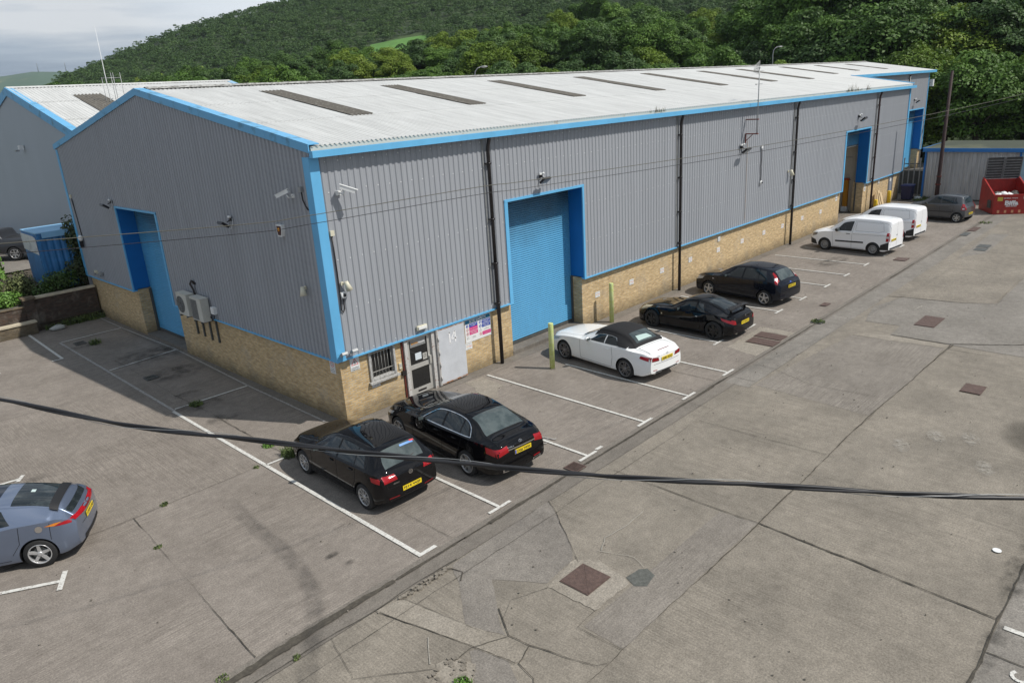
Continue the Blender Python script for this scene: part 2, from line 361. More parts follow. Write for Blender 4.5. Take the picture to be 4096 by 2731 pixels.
sheet('yard_patch', [(9.3, -7.8), (15.4, -8.4), (15.6, -11.25), (12.8, -11.3), (9.0, -11.22)], M_trench, .004, .01, 6)
sheet('yard_patch', [(16.08, -9.5), (16.05, -11.28), (15.62, -11.26), (15.48, -9.56), (15.44, -8.4), (15.75, -8.5)], M_patchl, .008, .012, 7)
sheet('yard_patch', [(21.13, -8.25), (21.42, -10.39), (21.86, -11.3), (60, -11.38), (60, -7.78), (21.0, -7.78)], M_yard, .012, .0, 8)
sheet('yard_patch', [(29.3, -8.2), (36, -8.1), (36.3, -8.9), (31, -9.0)], M_yardg, .016, .02, 9)
sheet('yard_patch', [(-1.2, -7.32), (.42, -7.31), (.16, -7.74), (-.57, -8.77), (-.92, -9.1), (-1.8, -9.2), (-2.35, -8.34), (-2.81, -7.85), (-2.6, -7.37)], M_patchd, .006, .012, 10)
sheet('yard_patch', [(-2.81, -7.85), (-2.37, -8.31), (-3.17, -9.31), (-3.31, -9.57), (-3.47, -9.19), (-3.59, -8.86)], M_patchd, .004, .010, 11)
sheet('yard_patch', [(-3.96, -9.38), (-3.84, -9.45), (-3.71, -10.03), (-4.0, -10.6), (-4.6, -10.3), (-4.39, -9.95)], M_patchd, .004, .01, 12)
sheet('yard_patch', [(-4.38, -7.32), (-3.84, -7.40), (-3.33, -9.9), (-3.31, -10.08), (-3.42, -10.2), (-3.66, -10.16), (-3.86, -9.27)], M_patchl, .008, .008, 13)
sheet('yard_patch', [(-4.5, -9.19), (-4.21, -9.31), (-4.1, -9.69), (-4.47, -9.95), (-4.9, -9.45)], M_patchl, .012, .03, 14)
sheet('manhole_surround', [(-.92, -9.12), (-.62, -9.51), (-.83, -10.38), (-1.84, -10.38), (-1.88, -9.27)], M_patchl, .010, .02, 15)
sheet('yard_patch', [(-.37, -10.28), (-.26, -10.4), (-.35, -10.62), (-.70, -10.68), (-.86, -10.5), (-.73, -10.24)], M_wet, .008, .012, 16)
sheet('yard_patch', [(4.95, -.47), (4.83, -1.6), (4.53, -1.59), (4.01, -2.18), (3.67, -1.58), (4.15, -.99), (4.24, -.41)], M_patchl, .006, .012, 17)
sheet('yard_patch', [(14.6, -5.4), (14.6, -6.72), (11.6, -6.72), (11.9, -5.5)], M_patchl, .0075, .02, 18)
sheet('wall_foot_strip', [(-.27, -.35), (-.22, 20.4), (.3, 20.4), (.3, -.35)], M_chan, .008, .01, 19)
sheet('wall_foot_strip', [(.3, -.33), (46.9, -.33), (46.9, .3), (.3, .3)], M_chan, .008, .01, 20)
sheet('yard_strip', [(46, -7.7), (75, -7.7), (75, 8), (46, 8)], M_yardg, .0105)

jm = MB()
Z = .0215
for pts, w, s in [
    ([(-12, -11.33), (-2.77, -11.33), (-.1, -11.33), (2.45, -11.30), (8.9, -11.25), (16.06, -11.35)], .035, 1),
    ([(2.45, -7.6), (2.41, -9.48), (2.39, -9.99), (2.45, -11.3)], .022, 2), ([(2.45, -11.3), (2.35, -13.13), (2.27, -14.1), (2.19, -15.6)], .05, 3),
    ([(12, -15.7), (3.95, -15.66), (1.23, -15.65), (-6, -15.67)], .07, 4),
    ([(.41, -7.3), (.16, -7.74), (-.57, -8.77), (-.92, -9.25)], .018, 5),
    ([(-2.9, -9.0), (-3.31, -9.63), (-3.25, -10.07), (-3.08, -10.74), (-2.9, -11.19), (-2.74, -11.31)], .035, 6),
    ([(-3.31, -9.63), (-3.9, -9.35), (-4.3, -9.35)], .02, 61), ([(-3.25, -10.07), (-3.66, -10.2), (-3.75, -10.6), (-4.4, -11.3)], .03, 62),
    ([(-1.82, -10.38), (-2.38, -10.4), (-2.31, -11.3)], .02, 7), ([(-1.9, -9.3), (-2.6, -9.0), (-3.2, -9.35)], .014, 71),
    ([(-20, -7.31), (-6.69, -7.25), (-5.31, -7.28), (-4.24, -7.34), (-3.45, -7.29), (-2.36, -7.33)], .03, 8),
    ([(-3.84, -7.4), (-3.33, -9.9), (-3.33, -10.05)], .018, 9), ([(-4.38, -7.3), (-3.86, -9.27), (-3.66, -10.16)], .02, 10),
    ([(-3.81, -7.36), (-3.4, -7.42), (-3.05, -7.48), (-2.68, -7.38), (-2.6, -7.7), (-2.81, -7.85)], .045, 11),
    ([(-6.02, -.26), (-6.13, -2.06), (-6.2, -3.01), (-6.28, -4.26), (-6.38, -5.8), (-6.43, -6.7)], .028, 12),
    ([(-30, -.1), (-7.02, -.18), (-6.02, -.26), (-4.47, -.24), (-2.49, -.30), (.2, -.35)], .022, 13),
    ([(-30, 4.7), (-7.6, 4.57), (-6.5, 3.66), (-4.54, 3.46), (-2.69, 3.43), (-.3, 3.4)], .018, 14),
    ([(-30, 9.4), (-6.54, 9.32), (-2.65, 8.75), (-2.04, 8.76)], .018, 15),
    ([(-2.05, 12.46), (-2.03, 9.42), (-2.12, 6.74), (-2.06, 4.15), (-2.1, .6), (-2.0, -.6), (-1.9, -6.7)], .03, 16),
    ([(16.08, -9.48), (16.05, -11.27), (17.09, -12.97), (20, -16)], .06, 17), ([(15.56, -11.4), (15.49, -13.48), (15.4, -16)], .04, 18),
    ([(22.8, -13), (22.44, -11.43), (21.63, -11.4)], .03, 19), ([(16.06, -11.39), (12.79, -11.32), (8, -11.25)], .04, 20),
    ([(21.1, -8.2), (21.39, -10.39), (21.86, -11.35), (26.61, -11.38), (40, -11.4)], .03, 21), ([(31.2, -8.9), (31.0, -11.2)], .02, 22),
    ([(6.1, -7.8), (6.15, -11.2)], .018, 23), ([(8.9, -.4), (8.9, -6.7)], .014, 24), ([(12.6, -.4), (12.6, -5.4)], .014, 25), ([(23.5, -.4), (23.4, -6.7)], .02, 26), ([(28.3, -4.5), (28.25, -6.7)], .02, 27), ([(18.3, -.4), (18.2, -6.7)], .02, 28),
    ([(5.4, -.45), (5.2, -3.5), (5.6, -6.7)], .012, 29), ([(9.5, -7.0), (9.55, -7.7)], .015, 30), ([(12.3, -7.0), (12.2, -7.7)], .015, 31), ([(7.0, -7.0), (7.0, -7.7)], .015, 32), ([(10.9, -7.0), (10.8, -7.7)], .015, 33),
    ([(10.8, -7.76), (10.2, -9.2), (10.4, -11.2)], .015, 34), ([(5, -11.3), (5.4, -13.4), (5.1, -15.6)], .010, 35), ([(-20, -7.75), (9, -7.75), (19, -7.76)], .012, 36), ([(1.24, -15.67), (1.26, -17)], .03, 37),
    ([(-5.3, -7.3), (-5.6, -8.4), (-4.6, -9.2)], .012, 38), ([(-4.9, -9.45), (-5.6, -9.5)], .012, 39)]:
    crack(jm, pts, w, Z, s)
rg = random.Random(18)
for a, b, w in ((-12, -5.2, .13), (-5.2, -3.6, .07), (-3.5, -2.0, .03), (-1.0, 1.7, .05), (2.3, 6, .02), (6, 8.5, .035), (12.5, 14.2, .03), (24, 27, .035)):
    for q in range(3): crack(jm, [(a+rg.uniform(-.1, .1), -6.885-w*.5*(q-1)), ((a+b)/2, -6.885-w*.45*(q-1)), (b, -6.885)], w*2.0, Z+.0006*q, 300+int(a*10)+q, .008)
# dirt lying along the gutter kerb
rg = random.Random(8)
x = -14
while x < 40:
    L = rg.uniform(.5, 3.2)
    if rg.random() < .62: crack(jm, [(x, -6.885), (x+L, -6.885)], rg.uniform(.03, .12 if x < -5 else .07), Z, int(x*10)+900, .012)
    x += L*rg.uniform(.9, 1.6)
jm.build('ground_joints', M_joint, kind='structure')

mb = MB(); rg = random.Random(44)
for k in range(26):      # broken lumps where the gutter edge has crumbled
    f = k/25; x, y = -3.85+1.2*f+rg.uniform(-.03, .03), -7.40+rg.uniform(-.06, .05); r = rg.uniform(.03, .075); n = rg.randint(4, 6)
    P = [(x+r*rg.uniform(.7, 1.2)*math.cos(6.28*j/n), y+r*.75*rg.uniform(.7, 1.2)*math.sin(6.28*j/n)) for j in range(n)]; mb.prism(P, .0, .03+rg.uniform(0, .02))
for k in range(34):
    x, y = -4.5+rg.uniform(-.3, .3), -9.55+rg.uniform(-.3, .3); r = rg.uniform(.02, .06); n = 5
    P = [(x+r*rg.uniform(.7, 1.2)*math.cos(6.28*j/n), y+r*rg.uniform(.7, 1.2)*math.sin(6.28*j/n)) for j in range(n)]; mb.prism(P, .0, .022+rg.uniform(0, .015))
mb.build('broken_concrete', M_yard, kind='structure')
mb = MB(); crack(mb, [(1.35, -9.2), (.6, -9.25), (.05, -9.15), (-.35, -9.35)], .022, .0225, 501, .02); crack(mb, [(-.4, -9.3), (-.1, -10.0), (-.25, -10.35)], .015, .0225, 502, .02)
crack(mb, [(19.5, -9.2), (20.2, -9.3)], .05, .0225, 505, .02); crack(mb, [(-4.2, -8.6), (-4.6, -9.1)], .02, .0225, 506, .02)
mb.build('pale_scrapes', mat('pale_scrape', (.33, .31, .27), .9, var=.2, vscale=20), kind='structure')
# small litter and grit on the concrete
mb = MB()
for k in range(260):
    x, y = rg.uniform(-9, 30), rg.uniform(-15, -.6); r = rg.uniform(.008, .022); mb.prism([(x+r*math.cos(6.28*j/5+k), y+r*.8*math.sin(6.28*j/5+k)) for j in range(5)], .01, .032)
mb.build('loose_grit', mat('grit', (.20, .18, .15), .9, var=.6, vscale=.9), kind='stuff', label='scattered grit and leaf litter on the concrete', cat='grit')
# dark tyre sweep and oil / weather stains (thin see-through films of dirt), plus one film of painted shade
def film(name, c, a, sc, lo, hi):
    M = mat(name, c, .9); t = M.node_tree; b = t.nodes['Principled BSDF']
    g = t.nodes.new('ShaderNodeTexCoord'); n = t.nodes.new('ShaderNodeTexNoise'); n.inputs['Scale'].default_value = sc; n.inputs['Detail'].default_value = 8; n.inputs['Roughness'].default_value = .7
    t.links.new(g.outputs['Object'], n.inputs['Vector'])
    r = t.nodes.new('ShaderNodeMapRange'); r.inputs[1].default_value = lo; r.inputs[2].default_value = hi; r.inputs[4].default_value = a
    t.links.new(n.outputs['Fac'], r.inputs[0])
    uv = t.nodes.new('ShaderNodeAttribute'); uv.attribute_name = 'edge'; uv.attribute_type = 'GEOMETRY'
    t.links.new(node_math(t, 'MULTIPLY', r.outputs[0], uv.outputs['Fac']), b.inputs['Alpha'])
    return M
M_tyre = film('tyre_film', (.045, .043, .042), .34, 3.5, .30, .66)
M_stain = film('oil_film', (.022, .020, .017), .62, 2.6, .42, .72)
M_palef = film('pale_film', (.40, .375, .33), .55, 7, .40, .62)
M_shade = film('shade_film', (.05, .045, .035), .38, .5, 0, .01)
def soft_strip(name, pts, w, m, z):
    P = []
    for i in range(len(pts)-1):
        for k in range(10): P.append(Vector(pts[i]).lerp(Vector(pts[i+1]), k/10))
    P.append(Vector(pts[-1]))
    for _ in range(6): P = [P[0]]+[(P[i-1]+P[i]*2+P[i+1])/4 for i in range(1, len(P)-1)]+[P[-1]]
    mb = MB(); rows = []; val = []
    prof = [(-.5, 0), (-.25, .7), (0, .85), (.25, 1), (.5, 0)]
    for i, p in enumerate(P):
        t = (P[min(i+1, len(P)-1)]-P[max(i-1, 0)]).normalized(); n = Vector((-t.y, t.x)); en = min(1, i/6, (len(P)-1-i)/6)
        rows.append([(p.x+n.x*w*u, p.y+n.y*w*u, z) for u, _ in prof]); val += [v*en for _, v in prof]
    mb.grid(rows, 0, False); me = mb.mesh(name, m); a = me.attributes.new('edge', 'FLOAT', 'POINT'); a.data.foreach_set('value', val)
    return link(name, me, kind='structure')
def soft_blob(name, c, rx, ry, m, z, rot=0):
    mb = MB(); rows = []; val = []; ids = []
    for k, (f, v) in enumerate(((.02, 1), (.5, 1), (.8, .6), (1, 0))):
        rows.append([(c[0]+rx*f*math.cos(a)*math.cos(rot)-ry*f*math.sin(a)*math.sin(rot), c[1]+rx*f*math.cos(a)*math.sin(rot)+ry*f*math.sin(a)*math.cos(rot), z) for a in [2*math.pi*j/20 for j in range(21)]]); val += [v]*21
    mb.grid(rows, 0, False, flip=True); me = mb.mesh(name, m); a = me.attributes.new('edge', 'FLOAT', 'POINT'); a.data.foreach_set('value', val)
    return link(name, me, kind='structure')
soft_strip('tyre_mark', [(-4.2, -1.2), (-4.40, -2.75), (-4.43, -3.98), (-4.57, -5.04), (-4.76, -5.83), (-5.03, -6.37), (-5.47, -7.02), (-6.13, -7.89), (-6.7, -8.6)], .44, M_tyre, .026)
soft_blob('painted_shadow', (9.95, -14.95), 1.25, .95, M_shade, .0225, .3)  # cast shadow painted on the yard as a dark film
for k, (bx_, by_) in enumerate(((8.7, -12.9), (9.0, -13.6), (7.6, -14.2), (7.7, -12.4))): soft_blob('pale_splash', (bx_, by_), .42, .22, M_palef, .0226+k*.0002, .4)
for i, (c, rx, ry) in enumerate([((-2.05, 3.55), .5, .42), ((-1.85, 6.5), .45, .3), ((-2.0, 5.2), .8, .5), ((-1.2, 9), 1.1, .9), ((-2.1, 15.7), .7, .4), ((13.9, -6.2), .35, .45), ((-7.5, 3.9), 1.0, .25), 
                                 ((-1.0, 12), 1.6, 1.2), ((-3.9, -5.2), .18, .1), ((-3.2, -4.4), .16, .09), ((-3.8, -5.7), .12, .09), ((26, -3.6), 1.4, .6), ((-4.6, -10.3), .5, .3), ((3.9, -15.6), 1.4, .25), ((1.4, -15.7), .8, .2)]):
    soft_blob('ground_stain', c, rx, ry, M_stain, .0245 + i*.0003)


# painted bay markings
def mark(pts, w, m=None, z=.020, lab=None):
    mb = MB()
    for (a, b) in pts:
        a = Vector(a); b = Vector(b); t = (b-a).normalized(); n = Vector((-t.y, t.x))*w/2
        q = [a+n, a-n, b-n, b+n]; mb.poly([(p.x, p.y, z) for p in q]); z += .0004
    return mb.build('bay_marking', m or M_mark, kind='structure')
bays = [(-2.75, -6.66, -.34), (-.44, -6.61, -.9), (2.66, -6.67, -.9), (5.16, -6.68, -.5), (7.41, -6.69, -2.0), (9.74, -6.70, -.9), (12.15, -5.03, -.7), (14.4, -5.12, -.7), (16.73, -5.12, -.7), (18.94, -5.12, -.7), (21.37, -5.15, -.6), (23.63, -5.13, -.6), (26.03, -5.14, -.6), (28.5, -5.2, -1.1), (30.9, -5.2, -1.1), (33.3, -5.2, -1.1)]
for i, (x, y, y1) in enumerate(bays):
    if i == 0: mark([((x, y), (x, 5.4)), ((x-.05, y+.04), (x+.42, y+.04))], .10); mark([((x+.04, 5.4), (x+.12, 17.12))], .09, M_mark2)
    else: mark([((x, y), (x, y1)), ((x-.34, y), (x+.34, y))], .085)
mark([((3.05, -6.62), (3.3, -6.62))], .09)
mark([((-2.57, 17.12), (-.16, 17.11))], .085); mark([((-2.60, 11.4), (.02, 11.72))], .085)
mark([((-2.64, 5.54), (-.2, 5.49))], .085); mark([((-2.72, -.36), (-1.85, -.39))], .085)
mark([((-3.12, 19.75), (-3.25, 14.62)), ((-3.62, 14.61), (-3.21, 14.60))], .10, M_mark)
mark([((-.25, .75), (-.21, 5.49)), ((-.21, 5.49), (0.0, 11.7)), ((0.0, 11.7), (-.16, 17.1)), ((-.16, 17.1), (-.16, 20))], .07, M_mark2)
mark([((-8.95, -.99), (-7.90, -1.60)), ((-8.03, -1.90), (-7.74, -1.27))], .10)
mark([((-9.2, 4.55), (-7.2, 4.28)), ((-7.30, 4.13), (-7.1, 4.45))], .10); mark([((-10, -4), (-9.2, -4.4))], .1)
mark([((-5.5, 14.9), (-5.3, 14.78))], .1); mark([((2.02, -15.74), (2.02, -17.2))], .10)
# number / wheelchair figure painted on the concrete
def arc(c, r, a0, a1, n=10): return [(c[0]+r*math.cos(rad(a0+(a1-a0)*k/n)), c[1]+r*math.sin(rad(a0+(a1-a0)*k/n))) for k in range(n+1)]
def pl(pts): return [(pts[i], pts[i+1]) for i in range(len(pts)-1)]
mark(pl(arc((.97, -16.17), .11, 40, 330)), .055)
mark(pl(arc((2.62, -5.25), .13, -40, 250)) + [((2.62, -5.12), (2.62, -4.8)), ((2.62, -4.95), (2.80, -5.1)), ((2.80, -5.1), (2.86, -5.4)), ((2.86, -5.4), (2.95, -5.38))], .05, M_mark2)

# ironwork
def manhole(label, cat, x0, y0, x1, y1, z=.018, m=None, rot=0, group='iron covers in the yard', split=True, plain=False):
    t = thing('manhole_cover', label, cat, ((x0+x1)/2, (y0+y1)/2, z), rot, group)
    w, h = (x1-x0)/2, (y1-y0)/2; mb = MB(); mb.box((-w, -h, 0), (w, h, .008)); mb.build('frame', M_dgal if plain else M_iron, t)
    mb = MB(); g = .018
    if split:   # two triangular halves
        mb.prism([(-w+g, -h+g*2.5), (w-g*2.5, h-g), (-w+g, h-g)], .008, .014); mb.prism([(-w+g*2.5, -h+g), (w-g, -h+g), (w-g, h-g*2.5)], .008, .014)
    else: mb.prism([(-w+g, -h+g), (w-g, -h+g), (w-g, h-g), (-w+g, h-g)], .008, .014)
    mb.build('lid', m or M_iron, t)
manhole('square rusty manhole cover split by a diagonal, set in a pale surround in the foreground', 'manhole cover', -1.62, -10.02, -.92, -9.35)
manhole('rusty two piece drain cover beside the black coupe, nearer the wall side of the pair', 'manhole cover', 13.45, -6.70, 14.05, -5.70, split=False)
manhole('rusty drain cover beside the black coupe, the one of the pair nearer the convertible', 'manhole cover', 12.72, -6.75, 13.35, -5.75, split=False)
manhole('large plain brown manhole cover alone in the grey yard patch', 'manhole cover', 17.62, -10.39, 18.97, -9.73, split=False)
manhole('small brown cover between the parking bays and the gutter, past the empty bays', 'manhole cover', 27.5, -6.40, 28.2, -5.85, split=False)
manhole('brown cover furthest away along the gutter line near the grey hatchback', 'manhole cover', 36.4, -7.25, 37.7, -6.86, split=False)
manhole('grey cover next to the furthest brown cover on the gutter line', 'manhole cover', 34.93, -7.2, 35.87, -6.85, split=False, m=M_dgal, plain=True)
manhole('grey double cover out in the far yard, further half', 'manhole cover', 32.15, -8.82, 32.95, -8.28, split=False, m=M_dgal, plain=True)
manhole('grey double cover out in the far yard, nearer half', 'manhole cover', 31.33, -8.87, 32.0, -8.34, split=False, m=M_dgal, plain=True)
manhole('small broken rusty cover behind the dark blue hatchback', 'manhole cover', 18.3, -6.33, 18.8, -6.06, split=False)
manhole('rusty square cover alone in the open yard, below the largest brown cover', 'manhole cover', 12.06, -13.1, 12.77, -12.58, split=False)
def grate(label, x0, y0, x1, y1, n, m):
    t = thing('drain_grate', label, 'drain grate', ((x0+x1)/2, (y0+y1)/2, .012), 0, 'drain grates')
    w, h = (x1-x0)/2, (y1-y0)/2; mb = MB(); mb.box((-w, -h, 0), (w, h, .006)); mb.build('pit', M_soil, t)
    mb = MB(); mb.box((-w, -h, .006), (w, -h+.03, .02)); mb.box((-w, h-.03, .006), (w, h, .02)); mb.box((-w, -h+.03, .006), (-w+.03, h-.03, .02)); mb.box((w-.03, -h+.03, .006), (w, h-.03, .02)); mb.build('frame', m, t)
    mb = MB()
    for k in range(n):
        xx = -w+.03+(2*w-.06)*(k+.5)/n; mb.box((xx-.011, -h+.03, .006), (xx+.011, h-.03, .018))
    mb.build('bars', m, t)
grate('barred iron gully grate in the gutter by the rear of the black saloon', 1.80, -6.98, 2.2, -6.58, 8, M_iron)
grate('black drain grate in the marked strip beside the gable, nearer one', -2.15, 9.0, -1.75, 9.45, 6, M_dgal)
grate('black drain grate in the marked strip by the gable shutter, further one', -2.32, 16.0, -1.92, 16.5, 6, M_dgal)
grate('overgrown gully grate in the gutter level with the dark blue hatchback', 16.0, -7.05, 16.45, -6.66, 6, M_dgal)
mb = MB(); mb.tube([(4.28, -15.16, .02), (4.28, -15.16, .03)], [.075, .075], 20); mb.build('paint_disc', M_white, label='small round white disc lying on the yard at the right', cat='disc')

# ---- grass tufts, weeds
M_grass = mat('weed_green', (.055, .085, .024), .7, col2=(.15, .20, .05), c2pos=(.42, .6), vscale=5)
M_dry = mat('dry_weed', (.20, .15, .085), .8, col2=(.13, .135, .05), c2pos=(.45, .6), vscale=5)
M_bushm = mat('bush_leaf', (.035, .075, .015), .6, col2=(.085, .16, .03), c2pos=(.42, .62), vscale=2.5)
M_bush2 = mat('bright_leaf', (.09, .20, .025), .6, col2=(.16, .30, .05), c2pos=(.42, .62), vscale=3)
M_scrub = mat('dark_scrub', (.030, .050, .016), .7, col2=(.075, .095, .035), c2pos=(.42, .62), vscale=1.5)
def tuft(mb, c, r, h, n, rnd, lean=.5, w=.012):
    for _ in range(n):
        a = rnd.uniform(0, 6.28); d = r*math.sqrt(rnd.random()); x = c[0]+d*math.cos(a); y = c[1]+d*math.sin(a); hh = h*rnd.uniform(.4, 1); b = rnd.uniform(0, 6.28)
        lx, ly = hh*lean*math.cos(b)*rnd.random(), hh*lean*math.sin(b)*rnd.random(); ww = w*rnd.uniform(.6, 1.5); px, py = -math.sin(b)*ww, math.cos(b)*ww
        i = mb.vv((x-px, y-py, c[2]), (x+px, y+py, c[2]), (x+lx*.4+px*.8, y+ly*.4+py*.8, c[2]+hh*.6), (x+lx*.4-px*.8, y+ly*.4-py*.8, c[2]+hh*.6), (x+lx, y+ly, c[2]+hh))
        mb.face((i, i+1, i+2, i+3)); mb.face((i+3, i+2, i+4))
def leaves(mb, c, r, n, s, rnd, flat=1.0):
    for _ in range(n):
        v = Vector((rnd.gauss(0, 1), rnd.gauss(0, 1), rnd.gauss(0, 1))).normalized()*(rnd.random()**.4)
        p = Vector((c[0]+v.x*r[0], c[1]+v.y*r[1], c[2]+v.z*r[2])); nn = (v+Vector((rnd.uniform(-1, 1), rnd.uniform(-1, 1), rnd.uniform(-.3, 1)))).normalized()
        a = nn.orthogonal().normalized(); b = nn.cross(a); th = rnd.uniform(0, 6.28); a, b = a*math.cos(th)+b*math.sin(th), b*math.cos(th)-a*math.sin(th); ss = s*rnd.uniform(.6, 1.4)
        mb.poly([p-a*ss, p-b*ss*.5, p+a*ss, p+b*ss*.5])
rg = random.Random(4)
def weed(label, c, r, h, n, m=None, w=.012, lf=0):
    mb = MB(); tuft(mb, (0, 0, 0), r, h, n, rg, .8, w)
    if lf: leaves(mb, (0, 0, h*.4), (r, r, h*.4), lf, .03, rg)
    o = mb.build('weed', m or M_grass, label=label, cat='weed', group='weeds growing in the concrete joints'); o.location = c
    return o
weed('weed clump by the front wheel of the black hatchback', (-2.05, -.35, 0), .22, .3, 160, lf=120)
weed('bright weed in the bay joint ahead of the black hatchback', (-2.1, .65, 0), .18, .12, 90, M_bush2, lf=60)
weed('weed clump on the middle bay line beside the gable', (-2.05, 5.3, 0), .2, .16, 160, lf=90)
weed('weed clump by the further drain grate', (-1.72, 15.6, 0), .24, .25, 100, lf=30)
weed('small weed on the joint end behind the silver blue hatchback', (-6.13, -1.95, 0), .08, .06, 50)
weed('small weed on the crosswise joint right of the silver blue hatchback', (-5.3, -.22, 0), .1, .07, 70)
weed('tiny weed on the crosswise joint near the long white line', (-2.95, -.27, 0), .08, .05, 50)
weed('weeds in the overgrown gully grate', (16.22, -6.86, 0), .25, .1, 160, M_grass, lf=60)
weed('weed at the foot of the cracked patch at the bottom edge', (-4.55, -9.85, 0), .16, .12, 120, M_bush2, lf=80)
weed('weed in the gutter kerb at the bottom left of the yard', (-7.0, -6.75, 0), .12, .06, 60)
weed('small weed on the kerb joint in the lower foreground', (-5.95, -7.25, 0), .07, .06, 40)
weed('brown weed left of the silver blue hatchback rear', (-6.85, .35, 0), .14, .1, 80, M_dry)
weed('green weed at the far gutter by the last cover', (39.3, -7.1, 0), .35, .12, 120)
# ================================================================ lettering
_txt = {}
def text_mesh(s, m, bold=0):
    k = (s, m.name, bold)
    if k in _txt: return _txt[k]
    cu = bpy.data.curves.new('txt', 'FONT'); cu.body = s; cu.size = 1; cu.align_x = 'CENTER'; cu.align_y = 'CENTER'; cu.offset = bold; cu.resolution_u = 3
    o = bpy.data.objects.new('txt', cu); COL.objects.link(o); bpy.context.view_layer.update()
    me = bpy.data.meshes.new_from_object(o.evaluated_get(bpy.context.evaluated_depsgraph_get())); bpy.data.objects.remove(o)
    me.materials.clear(); me.materials.append(m)
    n = len(me.vertices); co = np.empty(n*3); me.vertices.foreach_get('co', co); co = co.reshape(-1, 3)
    me['w'] = float(co[:, 0].max()-co[:, 0].min()); me['h'] = float(co[:, 1].max()-co[:, 1].min())
    co[:, 0] -= (co[:, 0].max()+co[:, 0].min())/2; co[:, 1] -= (co[:, 1].max()+co[:, 1].min())/2
    me.vertices.foreach_set('co', co.ravel()); me.update()
    _txt[k] = me; return me
def lettering(name, s, m, parent, M, width=None, height=None, bold=0):
    """M maps the text's own x-right y-up plane into the parent's space; sized by width and/or height"""
    me = text_mesh(s, m, bold); w, h = me['w'], me['h']
    sx = (width/w) if width else height/h; sy = (height/h) if height else sx
    o = bpy.data.objects.new(name, me); COL.objects.link(o); o.parent = parent
    o.matrix_local = M @ Matrix.Diagonal((sx, sy, 1, 1)); return o
def frontM(x, y, z): return Matrix.Translation((x, y, z)) @ Matrix.Rotation(rad(90), 4, 'X')        # faces -Y
def leftM(x, y, z): return Matrix.Translation((x, y, z)) @ Matrix.Rotation(rad(-90), 4, 'Z') @ Matrix.Rotation(rad(90), 4, 'X')   # faces -X
T_white = mat('white_lettering', (.8, .8, .8), .6); T_black = mat('black_lettering', (.02, .02, .02), .6)
T_red = mat('sign_red', (.62, .02, .03), .6); T_pink = mat('sign_magenta', (.62, .03, .20), .6); T_blue = mat('sign_blue', (.03, .07, .36), .6)
T_teal = mat('sign_teal', (.02, .20, .36), .6); T_or = mat('sign_orange', (.75, .32, .02), .6); T_grey = mat('sign_grey', (.42, .41, .38), .5)
# ================================================================ warehouse
B_, H_, SL, WID, LEN = 1.959, 7.70, .1757, 20.716, 47.015
RZ = 7.80 + SL*WID/2          # ridge height of the sheeting
wh = thing('warehouse', 'long grey clad warehouse with blue trim, buff brick base and pale corrugated roof', 'warehouse')
def part(mb, name, m, par=None, **kw): return mb.build(name, m, par or wh, **kw)
# ---- corrugated wall sheet: boxed ribs run up the wall
def ribs(a0, a1, pitch=.2, depth=.023):
    """(position, outward offset) pairs of a trapezoidal profile phase-locked to the origin"""
    prof = [(0, 0), (.075, 0), (.100, 1), (.170, 1), (.195, 0)]
    pts = [(a0, None)]
    k = math.floor(a0/pitch)-1
    allp = []
    while k*pitch < a1+pitch:
        for p, d in prof: allp.append((k*pitch+p*pitch/.2, d*depth))
        k += 1
    def val(a):
        for i in range(len(allp)-1):
            if allp[i][0] <= a <= allp[i+1][0]:
                t = (a-allp[i][0])/max(1e-9, allp[i+1][0]-allp[i][0]); return allp[i][1]*(1-t)+allp[i+1][1]*t
        return 0
    res = [(a0, val(a0))]+[p for p in allp if a0+1e-4 < p[0] < a1-1e-4]+[(a1, val(a1))]
    return res
def clad_front(mb, x0, x1, z0, z1, y=0.0):
    R = ribs(x0, x1)
    mb.strip([(x, y-d, z0) for x, d in R], [(x, y-d, z1) for x, d in R])
def clad_gable(mb, y0, y1, z0, ztop, x=0.0, **k):
    R = ribs(y0, y1, **k)
    mb.strip([(x-d, y, ztop(y)) for y, d in R], [(x-d, y, z0) for y, d in R])
gt = lambda y: 7.80 + SL*min(y, WID-y) - .06
X1, X2, X3, X4, HD = 7.06, 11.0, 36.116, 39.976, 5.386
mb = MB()
for a, b, z in ((0.0, X1, B_), (X1, X2, HD), (X2, X3, B_), (X3, X4, HD), (X4, LEN, B_)): clad_front(mb, a, b, z, H_)
part(mb, 'cladding', M_clad)
mb = MB()
G1, G2 = 10.94, 14.89
for a, b, z in ((0.0, G1, B_), (G1, G2, HD), (G2, WID, B_)):
    cuts = [a]+([WID/2] if a < WID/2 < b else [])+[b]
    for q in range(len(cuts)-1): clad_gable(mb, cuts[q], cuts[q+1], z, gt, depth=.036)
part(mb, 'cladding', M_clad)
# back and far faces, plain sheet (seen only from elsewhere)
mb = MB(); mb.poly([(0, WID, 0), (66.3, WID, 0), (66.3, WID, 7.7), (0, WID, 7.7)]); mb.poly([(66.3, 4.35, 0), (66.3, WID, 0), (66.3, WID, 7.7), (66.3, WID/2, RZ-.05), (66.3, 4.35, 8.4)][::-1])
mb.poly([(LEN, 0.12, 0), (LEN, 4.35, 0), (LEN, 4.35, 8.45), (LEN, 0, 7.65)]); part(mb, 'cladding', M_clad)
# screw heads
mb = MB()
rg = random.Random(2)
for z in (2.06, 3.35, 4.75, 6.55, 7.35):
    for k in range(0, int(LEN/.4)):
        x = k*.4+.04
        if (X1-.1 < x < X2+.1 or X3-.1 < x < X4+.1) and z < HD+.1: continue
        if x < .3: continue
        mb.ball((x, -.004, z+rg.uniform(-.015, .015)), (.019, .008, .019), 0, 6, 3)
part(mb, 'screw_heads', M_white, kind='stuff')
